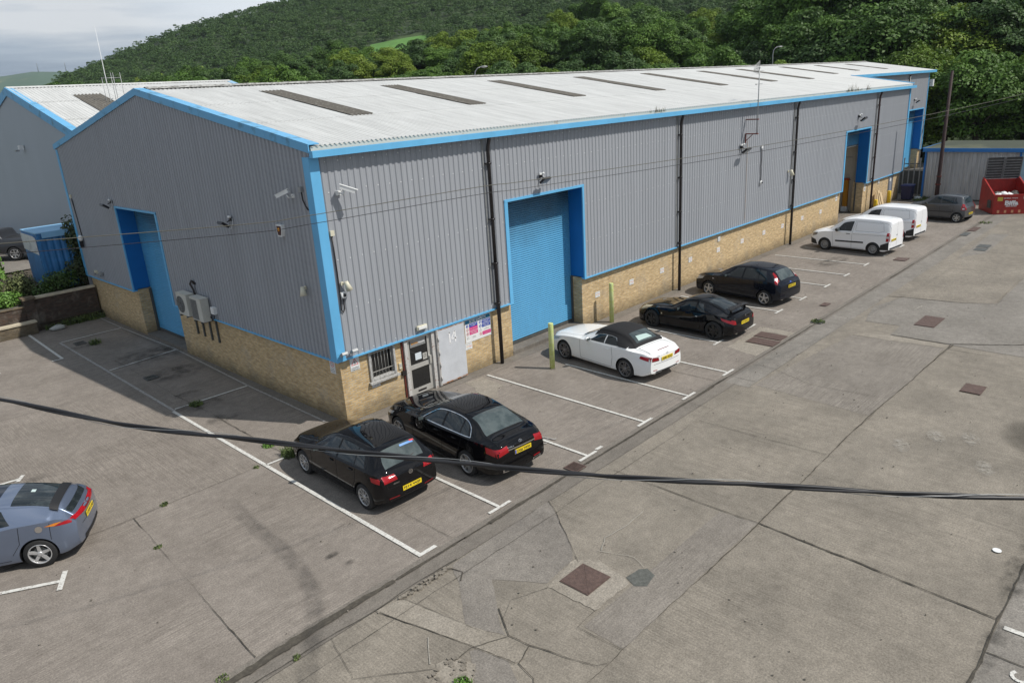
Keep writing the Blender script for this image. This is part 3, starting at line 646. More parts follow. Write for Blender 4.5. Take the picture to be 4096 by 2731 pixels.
# ---- brickwork
mb = MB()
def bf(x0, x1, z0, z1, d=.3): mb.box((x0, .12, z0), (x1, .12+d, z1))
bf(.12, 1.1, 0, 2.0); bf(1.1, 1.97, 0, 1.0); bf(1.97, 2.33, 0, 2.0); bf(3.60, X1+.02, 0, 2.0)
mb.box((X1-.25, .42, 0), (X1+.02, .78, 2.0)); bf(X2, X3, 0, 2.0); mb.box((X2, .42, 0), (X2+.3, .78, 2.0)); mb.box((X3-.3, .42, 0), (X3, .78, 2.0))
bf(X4, 44.70, 0, 2.0); mb.box((X4, .42, 0), (X4+.3, .78, 2.0)); bf(45.60, 46.89, 0, 2.0)
part(mb, 'brick_wall', M_brick)
mb = MB()
mb.box((.12, .42, 0), (.42, G1, 2.0)); mb.box((.12, G2, 0), (.42, WID-.1, 2.0)); mb.box((.42, G2, 0), (.80, G2+.3, 2.0)); mb.box((.42, G1-.3, 0), (.80, G1, 2.0))
part(mb, 'brick_wall', M_brick)
# ---- drip flashing along the foot of the cladding, corner and verge trims
mb = MB()
for a, b in ((.0, X1), (X2, X3), (X4, LEN)):
    mb.box((a, -.055, B_-.035), (b, .125, B_+.012)); 
part(mb, 'drip_flashing', M_trim)
mb = MB()
for a, b in ((.126, G1), (G2, WID)): mb.box((-.055, a, B_-.035), (.125, b, B_+.012))
part(mb, 'drip_flashing', M_trim)
mb = MB(); mb.prism([(-.05, -.05), (.24, -.05), (.24, .0), (.0, .0), (.0, .26), (-.05, .26)], B_-.04, 7.50); part(mb, 'corner_trim', M_trim)
mb = MB(); mb.box((-.05, WID-.22, B_-.04), (0, WID+.03, 7.6)); part(mb, 'corner_trim', M_trim)
mb = MB(); mb.box((LEN-.14, -.05, B_-.04), (LEN+.03, 0, 7.5)); part(mb, 'corner_trim', M_trim)
def verge(y0, y1, zf, x, w=.26, h=.17):
    """folded flashing: face on the gable plane and a flat top over the sheet edge"""
    mb = MB(); n = 5
    for k in range(n):
        a = y0+(y1-y0)*k/n; b = y0+(y1-y0)*(k+1)/n; za, zb = zf(a), zf(b); e = .004*(k % 2)
        P = [(x-.07-e, za+.05), (x+w, za+.05)]
        lo = [(x-.07-e, a, za-h), (x-.045, a, za-h), (x-.045, a, za+.03), (x+w, a, za+.03), (x+w, a, za+.055+e), (x-.07-e, a, za+.055+e)]
        hi = [(p[0], b, p[2]-za+zb) for p in lo]
        i = mb.vv(*lo); j = mb.vv(*hi)
        for q in range(6): mb.face([i+q, i+(q+1) % 6, j+(q+1) % 6, j+q])
        mb.face([i+q for q in range(6)][::-1]); mb.face([j+q for q in range(6)])
    return mb
zr = lambda y: 7.80+SL*min(y, WID-y)
part(verge(-.15, WID/2, zr, 0), 'verge_trim', M_verge); part(verge(WID/2, WID+.15, zr, 0), 'verge_trim', M_verge)
# ---- eaves: filler, soffit, box gutter
mb = MB(); mb.box((-.06, -.30, 7.49), (LEN+.30, -.135, 7.655)); part(mb, 'gutter', M_trim)
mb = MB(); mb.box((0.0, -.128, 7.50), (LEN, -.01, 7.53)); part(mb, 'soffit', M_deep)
mb = MB(); mb.box((.02, -.120, 7.531), (LEN, -.04, 7.770)); part(mb, 'eaves_filler', M_eave)
mb = MB(); mb.box((LEN+.02, 4.02, 8.34), (67.3, 4.16, 8.54)); part(mb, 'gutter', M_trim)
# ---- roof sheets
def roof_slope(mb, x0, x1, y0, y1, zf, dz=0, pitch=.146, amp=.026, seg=6):
    n = int((x1-x0)/pitch*seg); xs = [x0+(x1-x0)*i/n for i in range(n+1)]
    A = [(x, y0, zf(y0)+dz+amp*math.cos(2*math.pi*x/pitch)) for x in xs]; B = [(x, y1, zf(y1)+dz+amp*math.cos(2*math.pi*x/pitch)) for x in xs]
    mb.strip(A, B, 0, True)
rows = [(-.14, 3.32, 0), (3.18, 6.66, .008), (6.52, WID/2, .016)]
for a, b, d in rows:
    mb = MB(); roof_slope(mb, .03, LEN+.12, a, b, zr, d-.012); part(mb, 'roof', M_roof)
for a, b, d in [(4.05, 6.66, .008), (6.52, WID/2, .016)]:
    mb = MB(); roof_slope(mb, LEN+.12, 67.3, a, b, zr, d-.012); part(mb, 'roof', M_roof)
mb = MB(); roof_slope(mb, .03, 67.3, WID/2, WID+.24, zr, .01, seg=4); part(mb, 'roof', M_roof)
mb = MB()
n = 64
for k in range(n):
    a = .3+k*1.047; b = a+1.08; e = .006*(k % 2)
    mb.poly([(a, WID/2-.26, zr(WID/2-.26)+.055+e), (b, WID/2-.26, zr(WID/2-.26)+.055+e), (b, WID/2, RZ+.085+e), (a, WID/2, RZ+.085+e)])
    mb.poly([(a, WID/2, RZ+.085+e), (b, WID/2, RZ+.085+e), (b, WID/2+.26, zr(WID/2-.26)+.055+e), (a, WID/2+.26, zr(WID/2-.26)+.055+e)])
part(mb, 'ridge_cap', M_ridge)
for i, (x, a, b) in enumerate([(4.05, 3.25, 8.78), (9.45, 3.55, 8.78), (15.65, 3.65, 8.78), (21.95, 3.68, 8.78), (28.3, 3.8, 9.0), (34.6, 3.9, 9.0), (39.9, 3.85, 9.05), (47.0, 5.1, 9.3), (53.4, 5.9, 9.3), (59.8, 5.9, 9.3)]):
    mb = MB(); xa = round((x-.44)/.146)*.146; roof_slope(mb, xa, xa+.146*6, a, b, zr, .022); part(mb, 'rooflight', M_light)
# far verge of the set-forward part
mb = verge(-.15, 4.1, zr, LEN+.15, w=.12, h=.1); part(mb, 'verge_trim', M_trim)
# ---- roller shutters
def shutter(x0, x1, z0, z1, y, name='roller_shutter', along='x'):
    mb = MB(); P = .078; k = 0; A = []; prof = []
    z = z0
    while z < z1:
        prof += [(z, 0), (z+P*.12, .010), (z+P*.3, .021), (z+P*.6, .023), (z+P*.86, .012), (z+P*.90, 0)]
        z += P
    prof = [p for p in prof if p[0] <= z1]
    if along == 'x': mb.strip([(x1, y-d, q) for q, d in prof], [(x0, y-d, q) for q, d in prof], 0, True)
    else: mb.strip([(y-d, x0, q) for q, d in prof], [(y-d, x1, q) for q, d in prof], 0, True)
    s = part(mb, name, M_shut)
    mb = MB()
    if along == 'x': mb.box((x0, y-.03, z0-.10), (x1, y+.02, z0))
    else: mb.box((y-.03, x0, z0-.10), (y+.02, x1, z0))
    part(mb, 'bottom_rail', M_dgal if z0 > 1 else M_dgal, s); return s
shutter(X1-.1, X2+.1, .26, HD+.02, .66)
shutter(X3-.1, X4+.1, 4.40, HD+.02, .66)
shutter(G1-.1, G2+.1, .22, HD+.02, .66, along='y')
mb = MB(); mb.box((X1, .12, -.02), (X2, .9, .14)); part(mb, 'threshold', M_chan)
mb = MB(); mb.box((.12, G1, -.02), (.9, G2, .10)); part(mb, 'threshold', M_chan)
def reveal_front(a, b):
    mb = MB()
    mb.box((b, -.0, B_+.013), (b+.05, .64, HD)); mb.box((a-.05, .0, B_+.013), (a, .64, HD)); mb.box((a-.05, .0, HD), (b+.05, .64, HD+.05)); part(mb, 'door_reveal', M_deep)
    mb = MB()
    mb.box((a-.14, -.052, B_-.04), (a+.012, -.001, HD+.03)); mb.box((b-.012, -.052, B_-.04), (b+.09, -.001, HD+.03)); mb.box((a-.14, -.056, HD-.012), (b+.09, -.001, HD+.07)); part(mb, 'door_frame', M_trim)
    mb = MB(); mb.box((b-.05, .55, .14), (b-.002, .63, B_)); mb.box((a+.002, .55, .14), (a+.05, .63, B_)); part(mb, 'shutter_guide', M_dgal)
reveal_front(X1, X2); reveal_front(X3, X4)
mb = MB()
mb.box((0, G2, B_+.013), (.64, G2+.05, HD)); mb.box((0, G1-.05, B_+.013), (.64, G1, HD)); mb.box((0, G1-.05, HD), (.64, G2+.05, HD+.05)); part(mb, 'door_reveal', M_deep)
mb = MB(); mb.box((-.052, G2-.012, B_-.04), (-.001, G2+.07, HD+.03)); mb.box((-.052, G1-.13, B_-.04), (-.001, G1+.012, HD+.03)); mb.box((-.056, G1-.13, HD-.012), (-.001, G2+.07, HD+.06)); part(mb, 'door_frame', M_trim)
mb = MB(); mb.box((.55, G2-.10, .1), (.63, G2-.002, B_)); part(mb, 'shutter_guide', M_dgal)
# ---- what shows inside the open shutter
mb = MB(); mb.box((34, .8, .0), (46, 9, .02)); part(mb, 'floor', M_chan)
mb = MB(); mb.box((40.62, .79, 0), (40.8, 9, 5.6)); mb.box((33.8, 8.8, 0), (41, 9, 5.6)); mb.box((33.8, .8, 0), (34, 9, 5.6)); mb.box((33.8, .8, 5.45), (41, 9, 5.6)); part(mb, 'inner_wall', M_blk_wall)
mb = MB(); mb.box((40.59, 1.15, 2.05), (40.615, 9, 2.08)); mb.box((40.59, 2.9, 0), (40.615, 2.93, 5.4)); mb.box((40.59, 1.15, 3.5), (40.615, 9, 3.52)); part(mb, 'wall_joint', M_inner)
mb = MB(); mb.box((40.4, 1.78, 2.15), (40.585, 2.9, 3.5)); part(mb, 'dark_blue_panel', mat('navy_panel', (.005, .008, .07), .5))
mb = MB(); mb.box((40.36, 1.22, .35), (40.56, 1.50, 2.05)); s = part(mb, 'column_guard', mat('guard_orange', (.55, .24, .01), .6))
mb = MB(); mb.box((40.30, 1.16, .02), (40.57, 1.56, .35)); part(mb, 'guard_foot', M_white, s)
mb = MB(); mb.box((40.34, 1.20, 2.05), (40.57, 1.52, 2.18)); part(mb, 'guard_cap', mat('guard_red', (.42, .07, .01), .6), s)
# ---- staff entrance: barred window, glazed door, folded back steel door
wn = MB(); wn.box((1.06, .06, .96), (1.13, .2, 1.92)); wn.box((1.94, .06, .96), (2.01, .2, 1.92)); wn.box((1.13, .06, 1.86), (1.94, .2, 1.92)); wn.box((1.13, .08, .98), (1.94, .2, 1.05))
win = part(wn, 'window', M_woodw)
mb = MB(); mb.box((1.0, .0, .90), (2.08, .2, .958)); part(mb, 'sill', M_woodw, win)
mb = MB(); mb.box((1.13, .23, 1.05), (1.94, .24, 1.86)); part(mb, 'pane', M_glassd, win)
mb = MB()
for k in range(7): x = 1.19+k*.115; mb.tube([(x, .13, 1.05), (x, .13, 1.86)], .0075, 6)
for z in (1.22, 1.80): mb.box((1.13, .122, z-.009), (1.94, .138, z+.009))
part(mb, 'window_bars', M_alu, win)
dr = MB(); dr.box((2.33, .02, 0), (2.45, .2, 1.93)); dr.box((3.40, .02, 0), (3.50, .2, 1.93)); dr.box((2.45, .05, 1.87), (3.40, .2, 1.93)); fr = part(dr, 'door_frame', M_rust)
mb = MB(); mb.box((2.27, .08, 0), (2.33, .3, 1.93)); part(mb, 'jamb', M_rust2, fr); mb = MB(); mb.box((3.50, .02, 0), (3.60, .3, 1.93)); part(mb, 'jamb', M_rust, fr)
d = MB(); y0, y1 = .10, .15
d.box((2.45, y0, .03), (2.57, y1, 1.87)); d.box((3.27, y0, .03), (3.40, y1, 1.87)); d.box((2.57, y0, .03), (3.27, y1, .22)); d.box((2.57, y0, .86), (3.27, y1, 1.00)); d.box((2.57, y0, 1.80), (3.27, y1, 1.87))
door = part(d, 'entrance_door', M_alu)
mb = MB(); mb.box((2.57, .125, .22), (3.27, .135, .86)); part(mb, 'pane', M_glassd, door); mb = MB(); mb.box((2.57, .125, 1.0), (3.27, .135, 1.80)); part(mb, 'pane', M_glassd, door)
mb = MB(); mb.box((2.75, .094, .09), (3.08, .099, .15)); part(mb, 'letter_slot', M_black, door)
mb = MB(); mb.box((3.29, .05, .88), (3.36, .099, 1.14)); part(mb, 'door_handle', M_alu, door)
mb = MB(); mb.box((2.62, .115, 1.56), (3.22, .122, 1.79)); p = part(mb, 'door_sign', M_gal, door)
lettering('sign_text', 'bright', T_or, p, frontM(2.80, .112, 1.67), width=.26, height=.09, bold=.02); lettering('sign_text', 'House', T_white, p, frontM(3.06, .112, 1.675), width=.26, height=.075, bold=.02)
mb = MB(); mb.box((2.78, .115, 1.12), (3.02, .122, 1.34)); p = part(mb, 'paper_notice', mat('paper', (.62, .68, .72), .8), door)
mb = MB(); mb.box((3.07, .115, 1.06), (3.24, .122, 1.27)); p = part(mb, 'no_smoking_notice', T_grey, door)
mb = MB()
for k in range(16):
    a, b = 2*math.pi*k/16, 2*math.pi*(k+1)/16
    mb.poly([(3.155+.05*math.cos(a), .112, 1.18+.05*math.sin(a)), (3.155+.05*math.cos(b), .112, 1.18+.05*math.sin(b)), (3.155+.038*math.cos(b), .112, 1.18+.038*math.sin(b)), (3.155+.038*math.cos(a), .112, 1.18+.038*math.sin(a))])
part(mb, 'prohibition_ring', T_black, p)
mb = MB(); mb.box((3.62, -.03, .06), (4.74, .02, 1.90)); sdoor = part(mb, 'steel_door', M_steel)
mb = MB(); mb.box((3.585, -.05, .05), (3.62, .03, 1.92)); mb.box((3.55, -.05, .05), (3.57, .0, 1.92)); part(mb, 'door_edge', M_rust, sdoor)
mb = MB()
for z in (.3, .75, 1.15, 1.6): mb.tube([(3.60, -.07, z-.07), (3.60, -.07, z+.07)], .022, 8)
part(mb, 'hinge', M_rust, sdoor)
mb = MB(); mb.box((3.64, -.034, .055), (4.74, -.031, .10)); mb.box((3.62, -.034, 1.86), (4.72, -.031, 1.885)); part(mb, 'rust_streak', mat('rust_streak', (.40, .36, .33), .8, col2=(.30, .13, .05), c2pos=(.42, .56), vscale=9), sdoor)
mb = MB()
def stroke(a, b, w=.05): 
    a = Vector(a); b = Vector(b); t = (b-a).normalized(); n = Vector((-t.y, t.x))*w/2; q = [a+n, b+n, b-n, a-n]; mb.poly([(p.x, -.0345, p.y) for p in q])
stroke((4.10, 1.70), (4.10, 1.33), .055); stroke((4.04, 1.66), (4.14, 1.70), .035); stroke((4.05, 1.33), (4.15, 1.33), .03); stroke((4.33, 1.70), (4.33, 1.33), .055); stroke((4.32, 1.71), (4.17, 1.47), .045); stroke((4.17, 1.455), (4.40, 1.455), .04)
part(mb, 'painted_number', T_white, sdoor)
# grey side door at the far end
mb = MB(); mb.box((44.76, .14, .02), (45.54, .2, 1.93)); sd2 = part(mb, 'side_door', mat('grey_door', (.25, .27, .31), .5))
mb = MB(); mb.box((44.70, .10, 0), (44.76, .2, 1.96)); mb.box((45.54, .10, 0), (45.60, .2, 1.96)); part(mb, 'frame', M_gal, sd2)
mb = MB(); mb.box((44.95, .13, 1.45), (45.3, .138, 1.75)); mb.build('door_sign', M_white, sd2)
# wall vents
for x, z, w in ((21.39, 1.61, .22), (42.75, 1.72, .26), (40.7, 1.82, .14)):
    mb = MB(); mb.box((x-w/2, .085, z-w/2), (x+w/2, .118, z+w/2)); v = part(mb, 'vent', M_white)
    mb = MB()
    for k in range(5): mb.box((x-w/2+.02, .080, z-w/2+.025+k*(w-.05)/5), (x+w/2-.02, .0845, z-w/2+.025+(k+.45)*(w-.05)/5))
    part(mb, 'grille', T_grey, v)
# ---- downpipes
for i, x in enumerate((6.257, 17.543, 28.846, 40.86)):
    mb = MB(); R = .058; j = 2.0 if i == 3 else (3.55 if i == 0 else (1.2 if i == 1 else 3.4))
    mb.tube([(x, -.22, 7.52), (x, -.21, 7.42), (x, -.15, 7.25), (x, -.13, 7.1), (x, -.13, j)], R, 10); mb.tube([(x, -.13, j), (x, -.13, j-.001), (x, -.13, .02)], [R*1.12, R*1.12, R*1.12], 10)
    for z in (6.7, 4.95, 3.5, 2.15): mb.box((x-.11, -.14, z-.02), (x+.11, -.035, z+.02)); mb.tube([(x, -.13, z-.03), (x, -.13, z+.03)], R*1.25, 10)
    part(mb, 'downpipe', M_black if i < 3 else M_brownpipe)
    mb = MB(); mb.box((x-.20, -.040, B_+.02), (x-.09, -.036, 7.45)) if i else mb.box((x-.18, -.040, 2.2), (x-.12, -.036, 7.45)); part(mb, 'cable_tray', M_gal)
mb = MB(); mb.tube([(60.65, 4.2, 8.25), (60.65, 4.2, .1)], .06, 8); part(mb, 'downpipe', M_black)
# ---- set-back far unit
E0, E1, EY, EB = LEN, 66.3, 4.35, 1.75
mb = MB()
S0, S1 = 61.7, 65.65
for a, b, z in ((E0+.02, S0, EB), (S0, S1, 5.3), (S1, E1, EB)): clad_front(mb, a, b, z, 8.42, EY)
part(mb, 'cladding', M_clad)
mb = MB(); mb.box((S1, EY, EB), (S1+.05, EY+.7, 5.3)); mb.box((S0-.05, EY, EB), (S0, EY+.7, 5.3)); mb.box((S0-.05, EY, 5.3), (S1+.05, EY+.7, 5.35)); part(mb, 'door_reveal', M_deep)
mb = MB(); mb.box((S1-.01, EY-.05, EB), (S1+.08, EY-.001, 5.35)); mb.box((S0-.08, EY-.054, 5.29), (S1+.08, EY-.001, 5.38)); mb.box((S0-.10, EY-.05, EB), (S0+.01, EY-.001, 5.3)); mb.box((E1-.1, EY-.05, EB), (E1+.03, EY, 8.3)); mb.box((S1, EY-.05, EB-.04), (E1, EY+.1, EB+.012)); part(mb, 'door_frame', M_trim)
shutter(S0-.1, S1+.1, .2, 5.3, EY+.68)
mb = MB(); mb.box((E0+.05, EY+.1, 0), (S0, EY+.4, 1.8)); mb.box((S1, EY+.1, 0), (E1, EY+.8, 1.8)); part(mb, 'brick_wall', M_brick)

# ================================================================ things fixed to the walls
GRP_F = 'floodlights on the warehouse walls'
def floodlight(label, loc, rz=0, s=1.0):
    """arm out of the wall, sensor eye on top, tilted flat lamp head below"""
    t = thing('floodlight', label, 'floodlight', loc, rz, GRP_F)
    mb = MB(); mb.box((-.05*s, -.05*s, -.05*s), (.05*s, .03, .05*s)); mb.tube([(0, -.03, 0), (0, -.16*s, -.06*s)], .018*s, 6); mb.build('bracket', M_black, t)
    Mx = Matrix.Translation((-.06*s, -.27*s, -.12*s)) @ Matrix.Rotation(rad(-38), 4, 'X')
    mb = MB(); mb.box((-.17*s, -.13*s, -.04*s), (.17*s, .13*s, .035*s), M=Mx); mb.tube([Mx @ Vector((-.18*s, 0, 0)), Mx @ Vector((.18*s, 0, 0))], .03*s, 6); mb.build('lamp_head', M_black, t)
    mb = MB(); mb.box((-.145*s, -.105*s, -.047*s), (.145*s, .105*s, -.041*s), M=Mx); mb.build('lamp_glass', mat_glass_lamp, t)
    mb = MB(); mb.ball((.05*s, -.10*s, .09*s), .045*s, 0, 8, 5); mb.box((-.10*s, -.08*s, .05*s), (.02*s, -.02*s, .11*s)); mb.build('sensor', M_white, t)
    mb = MB(); mb.tube([(.1*s, -.03, .05*s), (.15*s, -.06, -.1*s), (.10*s, -.12*s, -.27*s), (.0, -.2*s, -.2*s)], .008*s, 6); mb.build('cable', M_white, t)
    return t
mat_glass_lamp = mat('lamp_glass', (.30, .31, .30), .15, spec=.6)
floodlight('small black floodlight with white sensor above the near blue roller door of the long wall', (8.75, -.036, 6.02))
floodlight('black floodlight on the long wall beside the television aerial mast', (22.98, -.036, 5.72), 0, 1.25)
floodlight('black floodlight on the long wall above the open shutter', (37.75, -.036, 6.2), 0, 1.25)
floodlight('floodlight on the set back far unit above its blue door', (62.8, 4.31, 6.15), 0, 1.1)
floodlight('black floodlight on the gable above the blue roller door', (-.036, 15.1, 5.6), rad(-90), 1.05)
floodlight('black floodlight in the middle of the gable above the air conditioning units', (-.036, 4.85, 5.6), rad(-90), 1.0)
def cctv(label, loc, rz, flip=1):
    t = thing('security_camera', label, 'security camera', loc, rz, 'box security cameras near the roof corner')
    mb = MB(); mb.box((-.09, -.05, -.07), (.05, .03, .05)); mb.tube([(0, -.04, 0), (.02, -.2, -.05), (.02, -.26, .05)], .022, 8); mb.build('bracket', M_white, t)
    Mx = Matrix.Translation((.10*flip, -.33, .10)) @ Matrix.Rotation(rad(-38*flip), 4, 'Z') @ Matrix.Rotation(rad(22*flip), 4, 'Y')
    mb = MB(); mb.box((-.22, -.065, -.055), (.22, .065, .05), M=Mx); mb.build('housing', M_white, t)
    mb = MB(); mb.box((-.25, -.078, .052), (.27, .078, .066), M=Mx); mb.build('sunshield', M_white, t)
    mb = MB(); e = .225*flip; mb.tube([Mx @ Vector((e-.01*flip, 0, 0)), Mx @ Vector((e+.006*flip, 0, 0))], .042, 10); mb.build('lens', M_glassd, t); t.scale = (.85 if flip < 0 else .95,)*3
    return t
cctv('white box security camera on the long wall near the corner trim, casting a shadow', (.72, -.036, 6.52), 0)
cctv('white box security camera on the gable near the corner trim', (-.036, .95, 6.5), rad(-90), -1)
def jbox_cable(label, pts, box, name='cable_run', r=.018, rz=None, boxcol=None, dome=None, gab=False):
    t = thing(name, label, 'cable run', (0, 0, 0), 0, 'junction boxes with black cable')
    f = (lambda a, d, z: (-d, a, z)) if gab else (lambda a, d, z: (a, -d, z))
    mb = MB(); mb.tube([f(a, .055, z) for a, z in pts], r, 6); mb.build('cable', M_black, t)
    a, z = box; mb = MB(); p, q = f(a-.06, .036, z-.07), f(a+.06, .10, z+.07); mb.box([min(u, v) for u, v in zip(p, q)], [max(u, v) for u, v in zip(p, q)]); mb.build('junction_box', boxcol or M_cream, t)
    return t
jbox_cable('cream junction box with black cable running down to the dome camera by the corner', [(.33, 5.45), (.335, 4.4), (.33, 3.72), (.31, 3.38), (.36, 3.30), (.41, 3.38), (.42, 3.68)], (.33, 5.5))
jbox_cable('white junction box with wavy black cable right of the aerial mast', [(25.1, 5.45), (25.13, 5.0), (25.10, 4.6), (25.14, 4.2), (25.12, 3.85)], (25.1, 5.53), boxcol=M_white)
jbox_cable('black cable on the gable beside the box camera', [(.52, 6.62), (.50, 6.4), (.40, 6.25), (.30, 6.15)], (.52, 6.68), gab=True, boxcol=M_gal)
jbox_cable('black cable near the left edge of the gable ending in a small lamp', [(20.1, 5.5), (20.0, 4.8), (19.95, 4.3), (19.92, 3.85)], (20.13, 5.6), gab=True, boxcol=M_cream, r=.022)
def dome(label, loc, rz=0):
    t = thing('dome_camera', label, 'dome camera', loc, rz, 'dome cameras')
    mb = MB(); mb.tube([(0, 0, 0), (0, -.05, 0), (0, -.07, 0)], [.10, .10, .08], 16); mb.build('base', M_white, t)
    mb = MB(); mb.ball((0, -.07, 0), (.05, .05, .05), 0, 12, 8); mb.build('dome', M_glassd, t)
    mb = MB(); mb.box((-.09, -.02, -.09), (.02, 0, .09)); mb.build('backplate', M_white, t)
dome('white dome camera at the end of the black cable by the near corner', (.44, -.036, 3.78))
dome('white dome camera at the foot of the cable right of the aerial mast', (25.16, -.036, 3.8))
def horn(label, loc, rz=0, s=1):
    t = thing('outdoor_speaker', label, 'speaker', loc, rz, 'small cream wall speakers')
    mb = MB(); mb.box((-.10*s, -.03, .0), (-.02*s, 0, .1*s)); mb.tube([(-.05*s, -.02, .05*s), (0, -.12*s, .04*s)], .018, 6); mb.build('bracket', M_cream, t)
    mb = MB(); mb.tube([(.0, -.13*s, .11*s), (.02*s, -.15*s, .0), (.06*s, -.17*s, -.14*s)], [.055*s, .07*s, .10*s], 14); mb.build('housing', M_cream, t)
horn('cream cone speaker on the long wall above the dome camera', (.50, -.036, 4.05)); horn('cream cone speaker low on the gable near the corner', (-.036, 1.0, 3.9), rad(-90)); horn('cream cone speaker on the long wall before the third downpipe', (28.35, -.036, 3.95), 0, 1.1)
# alarm bell box, small lamps
t = thing('alarm_box', 'white shield shaped alarm box with dark red face on the gable', 'alarm box', (-.036, 1.86, 5.5), rad(-90))
P = [(-.15, .16), (.15, .16), (.15, 0), (.09, -.17), (-.09, -.17), (-.15, 0)]
mb = MB(); mb.prismA(P, 'y', -.10, 0); mb.build('housing', M_white, t); mb = MB(); mb.prismA([(x*.78, z*.78) for x, z in P], 'y', -.106, -.101); f = mb.build('face', mat('alarm_face', (.05, .01, .012), .4), t)
mb = MB(); mb.ball((0, -.11, .03), (.05, .03, .05)); mb.build('strobe', T_or, t)
t = thing('bulkhead_light', 'slim white bulkhead light above the entrance door', 'bulkhead light', (3.0, -.036, 2.17)); mb = MB(); mb.box((-.19, -.07, -.065), (.19, 0, .065)); mb.build('housing', M_cream, t); mb = MB(); mb.box((-.16, -.10, -.04), (.16, -.071, .04)); mb.build('diffuser', M_white, t)
for x, lab in ((.08, 'small white floodlight at the very corner above the brick'), (.42, 'small white floodlight just right of the corner above the brick')):
    t = thing('small_floodlight', lab, 'floodlight', (x, -.05, 2.14), 0, 'small white lamps at the corner'); mb = MB(); mb.box((-.03, -.06, -.06), (.03, 0, 0)); mb.build('bracket', M_gal, t)
    Mx = Matrix.Translation((.03, -.14, .04)) @ Matrix.Rotation(rad(-30), 4, 'X'); mb = MB(); mb.box((-.09, -.07, -.035), (.09, .07, .035), M=Mx); mb.build('lamp_head', M_gal, t)
for y, lab, m in ((19.05, 'cream box low on the gable left of the shutter, left one', M_cream), (18.35, 'grey lamp low on the gable left of the shutter, right one', M_gal)):
    t = thing('wall_lamp', lab, 'wall lamp', (-.036, y, 2.28), rad(-90), 'low lamps at the left end of the gable'); mb = MB(); mb.box((-.11, -.09, -.07), (.11, 0, .07)); mb.build('housing', m, t); mb = MB(); mb.box((.0, -.16, -.1), (.12, -.091, -.02)); mb.build('lamp_head', M_gal, t)
t = thing('wall_lamp', 'white lamp with drooping head at the left edge of the gable', 'wall lamp', (-.036, 19.9, 3.75), rad(-90)); mb = MB(); mb.ball((0, -.1, 0), (.13, .11, .14)); mb.build('lamp_head', M_white, t); mb = MB(); mb.box((-.06, -.18, -.42), (.06, -.04, -.12)); mb.build('arm', M_black, t)
t = thing('wall_lamp', 'white lamp at the top right corner of the far unit', 'wall lamp', (66.75, 4.2, 7.45)); mb = MB(); mb.box((-.15, -.15, -.3), (.15, .15, .3)); mb.build('housing', M_white, t); mb = MB(); mb.box((-.4, 0, -.03), (-.151, .05, .03)); mb.build('bracket', M_gal, t)
t = thing('keypad', 'cream keypad on the brick left of the entrance door', 'keypad', (2.17, .12, 1.13)); mb = MB(); mb.box((-.05, -.04, -.09), (.05, 0, .09)); mb.build('housing', M_cream, t); mb = MB(); mb.box((-.035, -.045, -.02), (.035, -.041, .06)); mb.build('buttons', T_grey, t)
t = thing('door_entry_box', 'small black entry box below the keypad', 'entry box', (2.24, .12, .88)); mb = MB(); mb.box((-.05, -.08, -.07), (.07, 0, .07)); mb.build('housing', M_black, t)

# air conditioning units on the gable
def ac(label, y, w, z0, z1, x0, fan):
    t = thing('air_conditioner', label, 'air conditioner', (-.04, y, z0), rad(-90), 'outdoor air conditioning units')
    # local: x to the right seen from outside, -y outward
    h = z1-z0; dd = .28
    mb = MB(); mb.box((-w/2, -.06-dd, 0), (w/2, -.06, h)); b = mb.build('casing', mat_ac, t)
    mb = MB(); mb.box((-w/2-.01, -.07-dd, h), (w/2+.01, -.05, h+.03)); mb.build('lid', mat_ac, t)
    gx = -w*.16; R = min(w, h)*.40
    if fan:
        mb = MB(); mb.tube([(gx, -.062-dd, h*.5), (gx, -.066-dd, h*.5)], R, 24); mb.build('fan_opening', M_dgal, t)
        mb = MB()
        for r_ in (R, R*.7, R*.4): mb.tube([(gx+r_*math.cos(a), -.075-dd, h*.5+r_*math.sin(a)) for a in [2*math.pi*k/20 for k in range(21)]], .006, 4)
        for k in range(8): a = math.pi*k/4; mb.tube([(gx, -.075-dd, h*.5), (gx+R*math.cos(a), -.075-dd, h*.5+R*math.sin(a))], .005, 4)
        mb.build('fan_guard', M_gal, t)
    else:
        mb = MB(); mb.box((-w*.46, -.066-dd, h*.06), (w*.10, -.061-dd, h*.94)); mb.build('grille_opening', M_dgal, t)
        mb = MB()
        for k in range(17): z = h*(.07+.86*k/16); mb.box((-w*.46, -.078-dd, z-.006), (w*.10, -.067-dd, z+.006))
        for k in range(5): x = -w*.46+w*.56*k/4; mb.box((x-.005, -.082-dd, h*.06), (x+.005, -.0785-dd, h*.94))
        mb.build('grille', M_gal, t)
    mb = MB()
    for x in (-w*.33, w*.33): mb.box((x-.03, -.1-dd, -.05), (x+.03, .155, -.005)); mb.box((x-.035, .10, -.88), (x+.035, .155, -.06))
    mb.build('bracket', M_dgal, t)
mat_ac = mat('ac_casing', (.52, .52, .47), .5, var=.08, vscale=3)
ac('outdoor air conditioner with round fan, left one on the gable', 9.17, .84, 1.93, 2.70, .35, True)
ac('outdoor air conditioner with slatted grille, right one on the gable', 8.03, .84, 1.90, 2.70, .4, False)
t = thing('pipe_bundle', 'black pipes looping out of the gable above the air conditioners', 'pipes', (0, 0, 0)); mb = MB()
for k in range(3): mb.tube([(-.04, 8.65-.05*k, 3.12), (-.11, 8.68-.05*k, 3.22), (-.16, 8.75-.05*k, 3.08), (-.11, 8.7-.05*k, 2.9), (-.12, 8.6-.05*k, 2.72)], .018, 6)
mb.build('pipes', M_black, t); mb = MB(); mb.box((-.08, 8.5, 3.07), (-.036, 8.7, 3.15)); mb.build('wall_plate', M_black, t)
